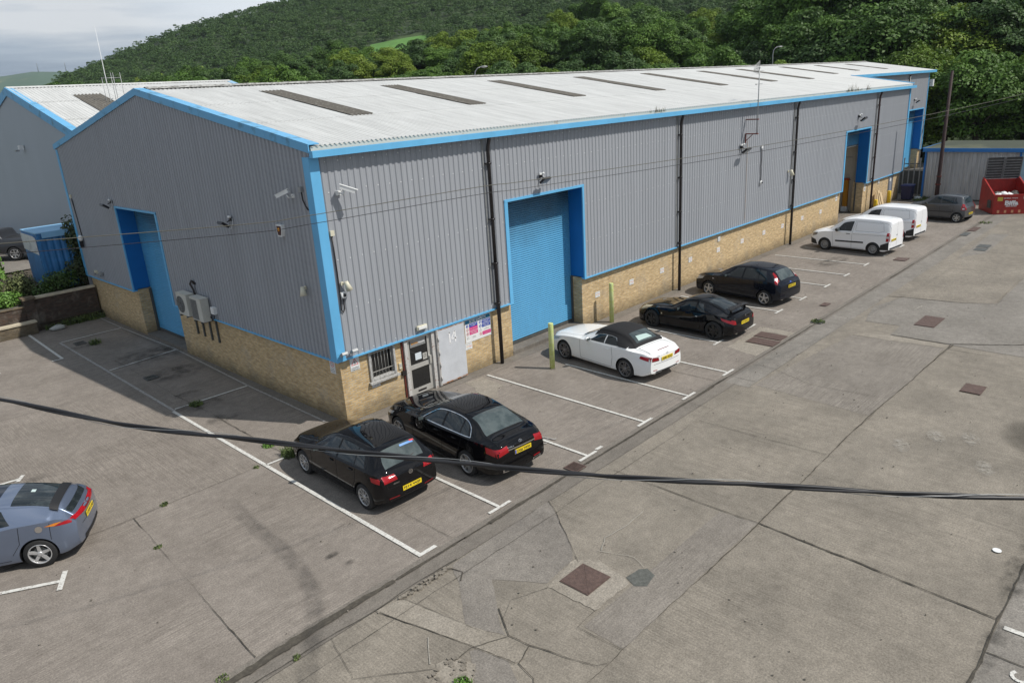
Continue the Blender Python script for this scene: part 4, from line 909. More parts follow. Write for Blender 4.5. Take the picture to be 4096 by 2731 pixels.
t = thing('isolator_box', 'white isolator box right of the air conditioners', 'isolator box', (0, 0, 0)); mb = MB(); mb.box((-.16, 7.18, 2.2), (-.036, 7.42, 2.44)); mb.build('housing', M_white, t); mb = MB(); mb.tube([(-.12, 7.3, 2.2), (-.15, 7.25, 2.05), (-.15, 7.4, 2.0), (-.12, 7.6, 2.05)], .022, 6); mb.build('cable', M_black, t)

# ---- signs
def board(name, label, cat, x, z, w, h, col=None, y=.118, gab=False, group=None):
    t = thing(name, label, cat, (x, y, z) if not gab else (y, x, z), 0 if not gab else rad(-90), group)
    mb = MB(); mb.box((-w/2, -.012, -h/2), (w/2, 0, h/2)); mb.build('panel', col or M_white, t); return t
def rect(t, name, x0, z0, x1, z1, m, y=-.014):
    mb = MB(); mb.poly([(x0, y, z0), (x1, y, z0), (x1, y, z1), (x0, y, z1)]); return mb.build(name, m, t)
def ring(t, name, cx, cz, r0_, r1_, m, y=-.015, n=24):
    mb = MB()
    for k in range(n):
        a, b = 2*math.pi*k/n, 2*math.pi*(k+1)/n
        P = [(cx+r1_*math.cos(a), y, cz+r1_*math.sin(a)), (cx+r1_*math.cos(b), y, cz+r1_*math.sin(b))]
        P += [(cx+r0_*math.cos(b), y, cz+r0_*math.sin(b)), (cx+r0_*math.cos(a), y, cz+r0_*math.sin(a))] if r0_ > 0 else [(cx, y, cz)]
        mb.poly(P)
    return mb.build(name, m, t)
def triangle(t, name, cx, cz, s, m, m2, y=-.015):
    mb = MB(); P = [(cx-s, cz-s*.75), (cx+s, cz-s*.75), (cx, cz+s*.95)]; mb.poly([(a, y, b) for a, b in P]); o = mb.build(name, m, t)
    mb = MB(); f = .76; c = cz-s*.2; mb.poly([(cx+(a-cx)*f, y-.001, c+(b-c)*f) for a, b in P]); mb.build('sign_face', m2, o); return o
t = board('safety_sign', 'large site safety board with blue and magenta panels right of the steel door', 'safety sign', 5.48, 1.46, 1.18, .78)
rect(t, 'header_band', -.565, .235, .565, .365, T_teal); lettering('sign_text', 'SITE SAFETY', T_white, t, frontM(0, -.017, .30), width=.78, height=.095, bold=.03)
cells = [(-.40, -.02, .235-.015, .10, T_blue, 'All visitors must report\nto reception'), (-.40, -.02, .10, -.02+.0, T_pink, '5mph speed limit'), (-.40, -.02, -.035, -.155, T_pink, 'Unauthorised entry is\nstrictly prohibited'),
         (.175, .565, .22, .10, T_blue, 'High visibility clothing\nmust be worn'), (.175, .565, .085, -.035, T_blue, 'Protective footwear\nmust be worn'), (.175, .565, -.18, -.30, T_pink, 'No smoking on site')]
for a, b, z1, z0, m, s in cells:
    rect(t, 'message_panel', a, min(z0, z1), b, max(z0, z1), m)
    lettering('sign_text', s, T_white, t, frontM((a+b)/2, -.017, (z0+z1)/2), width=abs(b-a)*.82, height=.026 if '\n' not in s else .066, bold=.012)
lettering('sign_text', 'Caution\nPedestrians', T_black, t, frontM(-.20, -.017, -.245), height=.062); lettering('sign_text', 'Caution\nReversing vehicles', T_black, t, frontM(.37, -.017, -.105), height=.062)
for cx, cz, m in ((-.485, .165, T_blue), (.10, .165, T_blue), (.10, .03, T_blue)): ring(t, 'mandatory_disc', cx, cz, 0, .052, m)
lettering('sign_text', '!', T_white, t, frontM(-.485, -.017, .165), height=.075, bold=.05)
rect(t, 'vest_pictogram', .082, .135, .118, .19, T_white, -.017); rect(t, 'boot_pictogram', .085, 0.0, .105, .06, T_white, -.017); rect(t, 'boot_pictogram', .085, 0.0, .125, .02, T_white, -.0175)
for cx, cz in ((-.485, .035), (-.485, -.10), (.10, -.235)): ring(t, 'prohibition_ring', cx, cz, .041, .052, T_red)
lettering('sign_text', '5', T_black, t, frontM(-.485, -.017, .035), height=.05); rect(t, 'hand_pictogram', -.497, -.125, -.473, -.075, T_black, -.0155)
mb = MB(); mb.poly([(.062, -.0165, -.203), (.07, -.0165, -.195), (.138, -.0165, -.267), (.13, -.0165, -.275)]); mb.build('prohibition_bar', T_red, t)
triangle(t, 'warning_triangle', -.485, -.235, .052, T_black, M_white); triangle(t, 'warning_triangle', .10, -.10, .05, T_black, M_white)
t = board('warning_sign', 'white caution pedestrians sign with red triangle on the brick left of the barred window', 'warning sign', .60, 1.69, .31, .42)
triangle(t, 'warning_triangle', 0, .05, .125, T_red, M_white)
mb = MB(); mb.tube([(0, -.017, .10), (0, -.0175, .105)], .012, 8)
for a, b in (((0, .085), (0, .03)), ((0, .03), (-.03, -.02)), ((0, .03), (.03, -.02)), ((0, .075), (-.035, .05)), ((0, .075), (.035, .045))):
    a = Vector(a); b = Vector(b); n = Vector((-(b-a).y, (b-a).x)).normalized()*.007; mb.poly([(q.x, -.018, q.y) for q in (a+n, a-n, b-n, b+n)][::-1])
mb.build('walking_figure', T_black, t); lettering('sign_text', 'Caution', T_black, t, frontM(0, -.017, -.115), width=.25, height=.045); lettering('sign_text', 'Pedestrians', T_black, t, frontM(0, -.017, -.17), width=.27, height=.045)
t = board('speed_sign', 'white five mile speed limit sign on the gable brick by the corner', 'speed sign', .50, 1.66, .26, .40, gab=True)
ring(t, 'speed_ring', 0, .08, .068, .085, T_red); lettering('sign_text', '5', T_black, t, frontM(0, -.017, .08), height=.08); lettering('sign_text', '5 mph\nspeed limit\nobserved', T_black, t, frontM(0, -.017, -.10), height=.13)
pos = [(1.24, .875, 'below the barred window'), (5.01, .945, 'under the large safety board'), (11.95, 1.09, 'nearest the blue roller door, behind the rear bollard'), (14.24, 1.09, 'second from the blue roller door, before the second downpipe'), (16.52, 1.10, 'just left of the second downpipe'), (18.85, 1.12, 'just right of the second downpipe'),
       (21.39, 1.10, 'directly under the square vent'), (23.76, 1.10, 'first right of the square vent'), (26.12, 1.12, 'second right of the square vent'), (28.3, 1.11, 'just left of the third downpipe'), (30.81, 1.14, 'just right of the third downpipe, over the nearer van'), (33.34, 1.12, 'last one before the open shutter')]
for i, (x, z, w) in enumerate(pos):
    t = board('parking_notice', 'small private parking notice on brick ' + w, 'parking notice', x, z, .29, .22, y=.118, group='private parking notices along the brick wall')
    lettering('notice_text', 'Private Parking', T_black, t, frontM(0, -.014, .07), width=.23, height=.03); lettering('notice_text', 'bright', T_or, t, frontM(-.055, -.014, 0), width=.11, height=.042, bold=.02); lettering('notice_text', 'House', T_red, t, frontM(.06, -.014, 0), width=.11, height=.036, bold=.02); lettering('notice_text', 'Staff Only', T_black, t, frontM(0, -.014, -.07), width=.17, height=.03)
for x, z, w in ((35.6, 1.68, 'left'), (40.25, 1.66, 'right')):
    t = board('wall_notice', 'tall white notice on the brick at the %s side of the open shutter' % w, 'notice', x, z, .26, .48, y=.118, group='notices beside the open shutter')
    lettering('notice_text', 'PRIVATE\nNO\nPARKING', T_black, t, frontM(0, -.014, 0), width=.2, height=.34)

# ---- bollards, posts
def bollard(label, x, y, h, m, r=.085, name='bollard', grp='lime green bollards'):
    t = thing(name, label, 'bollard', (x, y, 0), 0, grp); mb = MB(); mb.tube([(0, 0, 0), (0, 0, h-.015), (0, 0, h)], [r, r, r*.93], 20); mb.build('post', m, t)
    mb = MB(); mb.tube([(0, 0, 0), (0, 0, .02)], r*1.25, 16); mb.build('base_collar', M_chan, t); mb = MB(); mb.tube([(0, 0, h), (0, 0, h+.006)], r*.8, 16); mb.build('cap', m, t)
bollard('lime green bollard by the front wheel of the white convertible', 6.87, -1.87, 1.58, M_lime); bollard('lime green bollard by the brick wall behind the white convertible', 12.09, -.45, 1.58, M_lime)
bollard('short yellow post at the right jamb of the open shutter', 40.55, -.55, .85, M_yel, .12, 'bollard', 'yellow posts'); bollard('yellow post beside the leaning timber boards', 43.35, -.45, 1.05, M_yel, .12, 'bollard', 'yellow posts')
t = thing('timber_boards', 'pale timber boards leaning on the wall beside a yellow post', 'timber boards', (42.2, -.35, 0)); 
for k, (dx, a, h) in enumerate(((-.25, 6, 1.15), (.0, 2, 1.25), (.28, -5, 1.1))):
    Mx = Matrix.Translation((dx, -.05*k, 0)) @ Matrix.Rotation(rad(a), 4, 'Y') @ Matrix.Rotation(rad(-14), 4, 'X'); mb = MB(); mb.box((-.15, -.015, 0), (.15, .015, h), M=Mx); mb.build('board', M_ply, t)

# ---- television aerial on a bracketed mast
t = thing('tv_aerial', 'tall thin mast with television aerial on rusty wall brackets at the eaves', 'aerial', (23.4, -.6, 0))
mb = MB(); mb.tube([(0, 0, 6.25), (-.02, 0, 6.9), (0, 0, 8.0), (0, 0, 9.22)], .024, 8); mb.build('mast', M_gal, t)
for z, br in ((6.93, 0), (6.28, 1)):
    mb = MB(); mb.box((-.05, -.06, z-.02), (.05, .56, z+.025)); 
    if br: mb.box((-.03, .53, z-.42), (.03, .57, z)); mb.tube([(0, .55, z-.33), (0, .2, z-.01)], .018, 6)
    mb.build('bracket', M_rust2, t)
mb = MB(); mb.tube([(.08, 0, 9.2), (-1.05, -.25, 9.12)], .014, 6)
for k in range(11):
    f = k/10; c = Vector((.0, 0, 9.2)).lerp(Vector((-1.05, -.25, 9.12)), f); L = .30-.16*f; mb.tube([c+Vector((0, 0, -L)), c+Vector((0, 0, L))], .006, 4)
mb.tube([(.05, -.2, 9.3), (.05, .2, 9.3)], .008, 4); mb.tube([(.05, -.2, 9.05), (.05, .2, 9.05)], .008, 4); mb.build('antenna', M_gal, t)
mb = MB(); mb.tube([(-.3, 0, 8.48), (.35, 0, 8.48)], .012, 4); mb.ball((-.28, 0, 8.48), (.06, .04, .03)); mb.build('small_antenna', M_gal, t)
mb = MB(); mb.box((.24, .562, 2.2), (.27, .566, 5.95)); o = mb.build('rust_run', mat('rust_run', (.29, .27, .25), .7, col2=(.33, .22, .13), c2pos=(.45, .6), vscale=9), t)
# plants on the gutter
def eaveweed(label, x, y, z, L, h, n, m):
    mb = MB(); rnd = random.Random(int(x)); 
    for k in range(n): tuft(mb, (rnd.uniform(-L/2, L/2), 0, 0), .08, h*rnd.uniform(.25, 1.0)**1.5, 6, rnd, .5, .006)
    o = mb.build('gutter_weeds', m, label=label, cat='weeds', group='weeds growing on the gutter'); o.location = (x, y, z)
eaveweed('low dry weeds on the gutter left of the aerial mast', 15.6, -.2, 7.70, 1.2, .32, 12, M_dry)
eaveweed('tall dry weeds sprouting on the gutter at the far end', 36.9, -.2, 7.70, 3.6, .62, 22, M_dry)

# ================================================================ neighbouring unit at the left
nb = thing('neighbour_warehouse', 'second grey warehouse with blue verge behind the gable at the left', 'warehouse', (0, 0, 0))
NY0, NYR, NY1, NX0, NX1 = 24.75, 36.8, 48.9, 2.5, 16.6; NZE, NZR = 7.86, 10.86
nz = lambda y: NZR-(NZR-NZE)*abs(y-NYR)/(NYR-NY0)
mb = MB(); mb.poly([(NX0, NY1, 0), (NX0, NYR, 0), (NX0, NY0, 0), (NX0, NY0, NZE-.05), (NX0, NYR, NZR-.05), (NX0, NY1, NZE-.05)]); mb.poly([(NX0, NY0, 0), (NX1, NY0, 0), (NX1, NY0, NZE), (NX0, NY0, NZE)]); mb.poly([(NX1, NY0, 0), (NX1, NY1, 0), (NX1, NY1, NZE-.05), (NX1, NYR, NZR-.05), (NX1, NY0, NZE-.05)]); mb.build('cladding', M_clad2, nb)
for a, b, d in ((NY0-.25, NY0+4.1, 0), (NY0+3.95, NY0+8.2, .018), (NY0+8.05, NYR, .036)):
    mb = MB(); roof_slope(mb, NX0+.05, NX1, a, b, nz, d, .2, .035); mb.build('roof', M_roofn, nb) if 'M_roofn' in globals() else mb.build('roof', M_roof, nb)
mb = MB(); roof_slope(mb, NX0+.05, NX1, NYR, NY1+.2, nz, .01, .2, .03, 4); mb.build('roof', M_roof, nb)
mb = MB(); mb.poly([(NX0, NYR-.3, NZR+.0), (NX1, NYR-.3, NZR+.0), (NX1, NYR, NZR+.09), (NX0, NYR, NZR+.09)]); mb.poly([(NX0, NYR, NZR+.09), (NX1, NYR, NZR+.09), (NX1, NYR+.3, NZR), (NX0, NYR+.3, NZR)]); mb.build('ridge_cap', M_roof, nb)
mb = MB(); roof_slope(mb, 5.2, 6.8, NY0+3.2, NYR-2.6, nz, .06, .2, .035); mb.build('rooflight', M_light, nb)
for a, b in ((NY0-.25, NYR), (NYR, NY1+.25)):
    verge(a, b, nz, NX0, w=.35, h=.42).build('verge_trim', M_verge, nb)
verge(NY0-.25, NYR, nz, NX1-.2, w=.3, h=.2).build('verge_trim', M_trim, nb)
t = thing('wall_lamp', 'white lamp high on the neighbouring grey gable', 'wall lamp', (2.45, 36.1, 7.45), rad(-90)); mb = MB(); mb.box((-.15, -.25, -.12), (.15, 0, .12)); mb.build('housing', M_white, t); mb = MB(); mb.box((-.2, -.45, -.22), (.1, -.251, -.12)); mb.build('lamp_head', M_gal, t)
# whip aerial and frame on that roof's far side
t = thing('radio_mast', 'tall thin whip aerial on a low pipe frame behind the neighbouring roof', 'radio mast', (6.6, 32.0, 9.0))
bx = [(-.25, 0), (.62, 0)]
mb = MB(); mb.tube([(0, 0, -.3), (-.02, 0, 2.3), (0, 0, 4.9)], [.03, .022, .006], 6); mb.build('whip', M_white, t)
mb = MB(); mb.tube([(-.28, 0, 2.06), (.85, 0, 2.06)], .018, 6)
for x in (-.24, .3, .42, .82): mb.tube([(x, 0, -.2), (x, 0, 2.35 if x > .2 else 2.1)], .016, 6)
mb.build('pipe_frame', M_gal, t)

# ================================================================ left end: retaining walls, raised bank, container
t = thing('retaining_wall', 'dark mossy brick retaining wall with pale coping at the left end of the lot', 'retaining wall', (0, 20.2, 0))
mb = MB(); mb.box((-2.5, 0, 0), (.05, .3, 1.42)); mb.box((-12, .02, 0), (-2.9, .28, 1.14)); mb.build('wall', M_dbrick, t)
mb = MB(); mb.box((-2.9, -.12, 0), (-2.5, .36, 1.46)); mb.build('pier', M_dbrick, t)
mb = MB(); mb.box((-2.5, -.05, 1.42), (.05, .33, 1.50)); mb.build('coping', M_cope, t); mb = MB(); mb.box((-2.96, -.18, 1.46), (-2.44, .42, 1.54)); mb.build('pier_cap', M_pbrick, t); mb = MB(); mb.box((-12, -.02, 1.14), (-2.9, .30, 1.20)); mb.build('coping', M_pbrick, t)
t = thing('low_wall', 'low stained brick wall with bright coping in front of the retaining wall', 'low wall', (0, 19.72, 0)); mb = MB(); mb.box((-12, 0, 0), (-2.72, .3, .50)); mb.build('wall', M_pbrick, t); mb = MB(); mb.box((-12, -.05, .50), (-2.68, .36, .57)); mb.build('coping', M_cope, t)
# raised ground behind
mb = MB(); rnd = random.Random(5); rows = []
for j in range(14):
    y = 20.45+j*3.2; rows.append([(x, y, (1.2+min(.35, (y-20.45)*.12)+(.12*math.sin(x*1.3+y*.7)+rnd.uniform(-.04, .04) if y < 27 else 0)) if x < 2.4 else 1.1) for x in [-40+k*1.75 for k in range(27)]])
mb.grid(rows, 0, True, flip=True); mb.build('raised_ground', M_soil, kind='structure')
mb = MB(); mb.poly([(-40, 27.5, 1.60), (2.3, 27.5, 1.60), (2.3, 62, 1.60), (-40, 62, 1.60)]); mb.build('upper_tarmac', M_patchd, kind='structure')
sheet('upper_edge', [(-12, 20.1), (2.5, 20.1), (2.5, 20.5), (-12, 20.5)], M_soil, .3)
t = thing('shipping_container', 'blue shipping container half hidden by scrub beside the warehouse', 'shipping container', (-1.5, 21.35, 1.45))
M_cblue = mat('container_blue', (.035, .18, .42), .5, var=.25, vscale=2); M_ctop = mat('container_roof_blue', (.23, .46, .68), .5, var=.08, vscale=1)
mb = MB(); L, Wd, Hh = 6.06, 2.44, 2.59
R = [(x, d) for k in range(21) for x, d in ((k*.28, 0), (k*.28+.07, .035), (k*.28+.18, .035), (k*.28+.25, 0))]; R = [(x+.12, d) for x, d in R if x+.12 < L-.1]
mb.strip([(x, .04-d+.035, .15) for x, d in R], [(x, .04-d+.035, Hh-.15) for x, d in R]); mb.box((.05, .1, .1), (L-.05, Wd-.03, Hh-.06)); body = mb.build('body', M_cblue, t)
mb = MB()
for x, y in ((0, 0), (0, Wd-.12), (L-.12, 0), (L-.12, Wd-.12)): mb.box((x, y, 0), (x+.12, y+.12, Hh-.002))
for y in (0.0, Wd-.08): mb.box((.12, y, 0), (L-.12, y+.08, .14)); mb.box((.12, y, Hh-.14), (L-.12, y+.08, Hh-.004))
mb.box((0, .12, 0), (.08, Wd-.12, .14)); mb.box((0, .12, Hh-.14), (.08, Wd-.12, Hh-.004)); mb.build('frame', M_cblue, t)
mb = MB(); mb.box((-.03, -.03, Hh), (L+.03, Wd+.03, Hh+.045)); mb.box((.2, -.06, Hh-.22), (L, -.031, Hh+.04)); mb.build('roof', M_ctop, t)
mb = MB(); mb.box((-.02, .14, .15), (.04, Wd-.14, Hh-.16)); mb.build('door', M_cblue, t)
mb = MB(); mb.prismA([(.5, Hh-.12), (Wd-.05, Hh-.10), (Wd-.12, Hh-.85), (.1, Hh-.95), (.12, Hh-.2)], 'x', -.06, -.03); mb.build('torn_banner', mat('banner', (.60, .60, .60), .8, col2=(.35, .33, .36), c2pos=(.5, .7), vscale=3), t)
mb = MB(); mb.ball((5.0, 1.2, Hh+.05), (.25, .25, .05)); mb.build('vent_cap', M_dgal, t)
M_scrubl = mat('olive_scrub', (.075, .10, .03), .7, col2=(.15, .17, .06), c2pos=(.42, .62), vscale=3)
# scrub and bushes (each clump its own plant)
def bush(label, c, r, n, s, m, seed, twigs=0, group='bushes on the bank by the container'):
    t = thing('bush', label, 'bush', c, 0, group); rnd = random.Random(seed); mb = MB()
    for _ in range(7):
        a = rnd.uniform(0, 6.28); q = rnd.uniform(.0, .6); cc = (r[0]*q*math.cos(a), r[1]*q*math.sin(a), r[2]*rnd.uniform(.35, 1.05)); leaves(mb, cc, (r[0]*.55, r[1]*.55, r[2]*.5), n//7, s, rnd)
    mb.build('foliage', m, t); mb = MB()
    for _ in range(9): a = rnd.uniform(0, 6.28); mb.tube([(0, 0, -.1), (r[0]*.25*math.cos(a), r[1]*.25*math.sin(a), r[2]*.6), (r[0]*.6*math.cos(a), r[1]*.6*math.sin(a), r[2]*1.1)], [.03, .02, .006], 5)
    mb.build('stems', M_soil, t); return t
bush('tall dark ivy covered bush against the corner of the gable', (.35, 21.2, 1.3), (1.0, .6, 2.3), 2600, .09, M_scrub, 1)
bush('dark scrub in front of the container side', (.1, 20.95, 1.1), (1.2, .45, 1.2), 1800, .07, M_scrub, 2)
bush('dark scrub under the container door end', (-1.4, 20.8, 1.1), (1.1, .5, .95), 1700, .07, M_bushm, 3)
bush('olive scrub left of the container', (-2.6, 21.6, 1.0), (1.0, .8, 1.15), 2600, .06, M_scrubl, 4)
bush('bright green leafy sapling at the left edge of the picture', (-3.3, 23.6, 1.6), (1.15, 1.1, 1.95), 2200, .11, M_bush2, 5)
bush('low bright green weeds behind the retaining wall pier', (-3.5, 21.0, 1.05), (1.1, .6, .6), 3000, .055, M_bush2, 6)
bush('low bright green weeds at the far left behind the wall', (-5.4, 21.0, 1.05), (1.3, .6, .6), 3000, .055, M_bush2, 7)
bush('brownish bramble clump at the left edge behind the weeds', (-4.6, 22.2, 1.0), (1.3, .8, 1.0), 1500, .07, M_scrub, 8)
mb = MB(); rnd = random.Random(12)
for k in range(22): tuft(mb, (-2.3+k*.115, 19.95+rnd.uniform(-.1, .12), 0), .12, rnd.uniform(.12, .4), 22, rnd, .7, .012)
leaves(mb, (-.6, 20.0, .15), (1.3, .22, .2), 500, .04, rnd); mb.build('grass_strip', M_grass, kind='stuff', label='rough grass along the foot of the retaining wall', cat='grass')
t = thing('rubbish_bag', 'crumpled pale sack lying at the foot of the retaining wall', 'sack', (-2.0, 19.55, 0)); mb = MB(); mb.ball((0, 0, .10), (.34, .20, .14), 0, 9, 5)
for i, v in enumerate(mb.v): q = rnd.uniform(.75, 1.25); mb.v[i] = (v[0]*q, v[1]*q, max(0.005, v[2]*rnd.uniform(.6, 1.25)))
mb.build('sack', mat('sack', (.42, .43, .40), .8), t)

# ================================================================ far end: shed, fence, bin, skip, pole
t = thing('metal_shed', 'grey corrugated metal shed with blue fascia and mossy roof at the far right', 'shed', (47.3, 0, 0))
mb = MB(); clad_gable(mb, -6.9, -1.42, .12, lambda y: 3.28, x=0.0, pitch=.24, depth=.05); M_shed = mat('galvanised_sheet', (.43, .44, .445), .45, metal=.2, var=.25, vscale=1.2, stretch=(1, 5, .4)); mb.build('front_wall', M_shed, t)
mb = MB(); mb.box((.06, -13.0, .10), (4.8, -1.42, 3.26)); mb.build('side_wall', M_shed, t)
mb = MB(); mb.box((-.05, -13, .10), (.055, -6.98, 3.3)); pale = mb.build('pale_panel', mat('pale_blue_panel', (.30, .46, .55), .5, var=.1), t)
mb = MB(); mb.box((-.07, -1.42, .1), (.06, -1.30, 3.28)); mb.box((-.07, -6.98, .1), (.056, -6.87, 3.28)); mb.build('corner_trim', M_deep, t)
mb = MB(); mb.box((-.22, -13.1, 3.26), (-.12, -1.08, 3.50)); mb.box((-.22, -1.18, 3.26), (4.9, -1.08, 3.50)); mb.build('fascia', mat('fascia_blue', (.02, .17, .48), .5), t)
mb = MB(); mb.poly([(-.12, -13, 3.49), (-.12, -1.18, 3.49), (2.4, -2.0, 3.80), (2.4, -13, 3.80)][::-1]); mb.poly([(2.4, -13, 3.80), (2.4, -2.0, 3.80), (4.9, -1.18, 3.49), (4.9, -13, 3.49)][::-1]); mb.poly([(-.12, -1.18, 3.49), (4.9, -1.18, 3.49), (2.4, -2.0, 3.8)]); mb.build('roof', mat('mossy_felt', (.055, .065, .045), .9, col2=(.15, .16, .10), c2pos=(.5, .7), vscale=1.0, stretch=(1, .3, 1)), t)
mb = MB(); mb.box((-.02, -13, -.02), (.3, -1.5, .12)); mb.build('plinth', M_inner, t)
t = thing('palisade_fence', 'grey steel palisade fence between the warehouse and the shed', 'fence', (48.4, 0, 0))
mb = MB()
for k in range(13):
    y = 3.2-k*.36; w = .04
    mb.box((-.01, y-w, .1), (.01, y+w, 2.55)); mb.prismA([(y-w, 2.55), (y+w, 2.55), (y+w*1.6, 2.74), (y, 2.68), (y-w*1.6, 2.74)], 'x', -.01, .01)
mb.build('pales', M_gal, t); mb = MB()
for z in (.45, 1.9, 2.3): mb.box((.012, -1.3, z-.03), (.05, 3.4, z+.03))
mb.build('rails', M_dgal, t); mb = MB(); mb.box((.05, -1.25, 0), (.15, -1.15, 2.6)); mb.box((.05, .95, 0), (.15, 1.05, 2.6)); mb.build('posts', M_dgal, t)
t = thing('stored_panels', 'dark stacked panels stored behind the palisade fence', 'panels', (49.6, .6, 0))
for k in range(4): mb = MB(); mb.box((k*.25, -1.7+.2*k, 0), (k*.25+.08, 2.2, 1.7-.1*k)); mb.build('panel', M_dgal, t)
t = thing('wheelie_bin', 'dark blue wheeled bin against the end of the brick wall', 'wheelie bin', (46.6, -.62, 0)); Mb = mat('navy_plastic', (.006, .009, .05), .45)
mb = MB(); a = [(-.28, -.30), (.28, -.30), (.28, .30), (-.28, .30)]; b = [(-.33, -.36), (.33, -.36), (.33, .36), (-.33, .36)]
i = mb.vv(*[(x, y, .08) for x, y in a], *[(x, y, 1.0) for x, y in b])
for q in ((0, 1, 5, 4), (1, 2, 6, 5), (2, 3, 7, 6), (3, 0, 4, 7), (3, 2, 1, 0), (4, 5, 6, 7)): mb.face([i+k for k in q])
mb.build('body', Mb, t); mb = MB(); mb.prismA([(-.40, 1.0), (.40, 1.0), (.38, 1.07), (0, 1.10), (-.38, 1.07)], 'x', -.37, .37); mb.build('lid', mat('navy_lid', (.015, .03, .14), .4), t)
for s in (-1, 1): mb = MB(); mb.tube([(.3, s*.30, .1), (.3, s*.36, .1)], .1, 12); mb.build('wheel', M_rub, t)
t = thing('rubbish_bag', 'pale plastic bag on the grass beside the blue bin', 'plastic bag', (46.9, -1.25, 0)); mb = MB(); mb.ball((0, 0, .12), (.2, .28, .14), 0, 8, 5); mb.build('bag', mat('plastic_bag', (.5, .55, .55), .5), t)
mb = MB(); rnd = random.Random(31)
for k in range(40): tuft(mb, (46.3+rnd.uniform(0, 1.5), -1.1-rnd.uniform(0, 1.6), 0), .2, rnd.uniform(.1, .35), 16, rnd, .8, .02)
mb.build('grass_patch', M_grass, kind='stuff', label='rough grass at the foot of the shed and fence', cat='grass')
t = thing('utility_pole', 'leaning dark brown utility pole in front of the metal shed', 'utility pole', (46.4, -2.55, 0))
mb = MB(); mb.tube([(0, 0, 0), (0, 0, 1.2), (.02, -.04, 8.45)], [.14, .135, .085], 12); mb.build('pole', M_brownpipe, t)
mb = MB(); mb.tube([(0, 0, 1.15), (0, 0, 1.22)], .18, 12); mb.tube([(0, 0, 1.7), (0, 0, 1.74)], .175, 12); mb.build('band', M_rust2, t); mb = MB()
for k in range(6): mb.tube([(0, -.25*(k % 2), 4.6+.35*k), (0, .25*((k+1) % 2), 4.6+.35*k)], .012, 5)
mb.build('step_rungs', M_dgal, t)

# skip
t = thing('waste_skip', 'red waste skip with open black lids and white bags in it', 'waste skip', (42.32, -6.76, 0), rad(-148))
Msk = mat('skip_red', (.33, .018, .012), .5, var=.3, vscale=2.5, detail=8); Mlid = mat('skip_lid', (.030, .033, .037), .4, var=.2, vscale=6); Mrib = mat('skip_lid_rib', (.15, .155, .16), .5, var=.3, vscale=6)
t.rotation_euler = (0, 0, rad(-59.5)); # local x runs along the front, local y goes back
Wk, Dk = 1.95, 2.35
def shell(pf, th=.04):
    pass
mb = MB(); side = [(0, 0.02), (Dk, .02), (Dk, 1.85), (Dk-.25, 1.95), (.0, 1.16)]
for x0 in (0, Wk-.05): mb.prismA(side, 'x', x0, x0+.05)
mb.box((.05, 0, .02), (Wk-.05, .05, 1.16)); mb.box((.05, Dk-.05, .02), (Wk-.05, Dk, 1.85)); mb.box((.05, .05, .02), (Wk-.05, Dk-.05, .08)); mb.build('body', Msk, t)
mb = MB(); mb.box((-.05, -.05, 1.12), (Wk+.05, .05, 1.20))
for x0 in (-.05, Wk-.03): i = mb.vv((x0, 0, 1.14), (x0+.08, 0, 1.14), (x0+.08, Dk-.25, 1.93), (x0, Dk-.25, 1.93), (x0, 0, 1.22), (x0+.08, 0, 1.22), (x0+.08, Dk-.25, 2.01), (x0, Dk-.25, 2.01)); [mb.face([i+k for k in q]) for q in ((0, 3, 2, 1), (4, 5, 6, 7), (0, 1, 5, 4), (1, 2, 6, 5), (2, 3, 7, 6), (3, 0, 4, 7))]
mb.build('rim', Msk, t)
mb = MB(); mb.box((-.09, .35, .35), (-.001, .75, .8)); mb.build('lifting_pocket', M_inner, t)
mb = MB()
for k in range(4): mb.box((.25+k*.38, -.02, .10), (.37+k*.38, -.001, .26))
mb.build('reflector', mat('pale_orange', (.65, .30, .16), .5), t)
Mx = Matrix.Translation((0, Dk-.28, 1.93)) @ Matrix.Rotation(rad(8), 4, 'X')
for x0, x1 in ((.0, .96), (.99, Wk)):
    mb = MB(); mb.box((x0, 0, 0), (x1, .03, 1.3), M=Mx)
    lid = mb.build('lid', Mlid, t); mb = MB()
    for k in range(7): mb.box((x0+.06, -.035, .10+k*.165), (x1-.06, -.001, .16+k*.165), M=Mx)
    mb.box((x0, -.05, 0), (x0+.05, -.001, 1.3), M=Mx); mb.box((x1-.05, -.05, 0), (x1, -.001, 1.3), M=Mx); mb.build('lid_ribs', Mrib, lid)
mb = MB(); mb.box((.2, -.007, .82), (.48, -.002, 1.05)); mb.build('yellow_sticker', mat('sticker', (.55, .45, .06), .6), t); mb = MB(); mb.box((1.58, -.007, .92), (1.85, -.002, 1.10)); mb.build('white_sticker', M_cream, t); mb = MB(); mb.box((1.66, -.007, .68), (1.78, -.002, .82)); mb.build('white_sticker', M_white, t)
lettering('skip_text', 'Biffa', T_white, t, frontM(.98, -.006, .70), width=.72, height=.28, bold=.045); lettering('skip_text', '0800 307307', T_white, t, frontM(.98, -.006, .50), width=.60, height=.075, bold=.03); lettering('skip_text', 'GENERAL  WASTE', T_white, t, frontM(.90, -.006, .98), width=.75, height=.06, bold=.02)
t2 = thing('rubbish_bags', 'white rubbish bags heaped inside the red skip', 'rubbish bags', (42.32, -6.76, 0), rad(-59.5)); rnd = random.Random(3)
for k, (x, y) in enumerate(((.30, .32), (.62, .36), (.9, .38), (1.3, .7), (.5, 1.0), (1.5, 1.2))):
    mb = MB(); mb.ball((x, y, 1.04+rnd.uniform(0, .1)), (.26, .24, .2), 0, 9, 6); mb.v = [(a+rnd.uniform(-.03, .03), b+rnd.uniform(-.03, .03), c+rnd.uniform(-.03, .03)) for a, b, c in mb.v]; mb.build('bag', M_white if k < 3 else M_inner, t2)
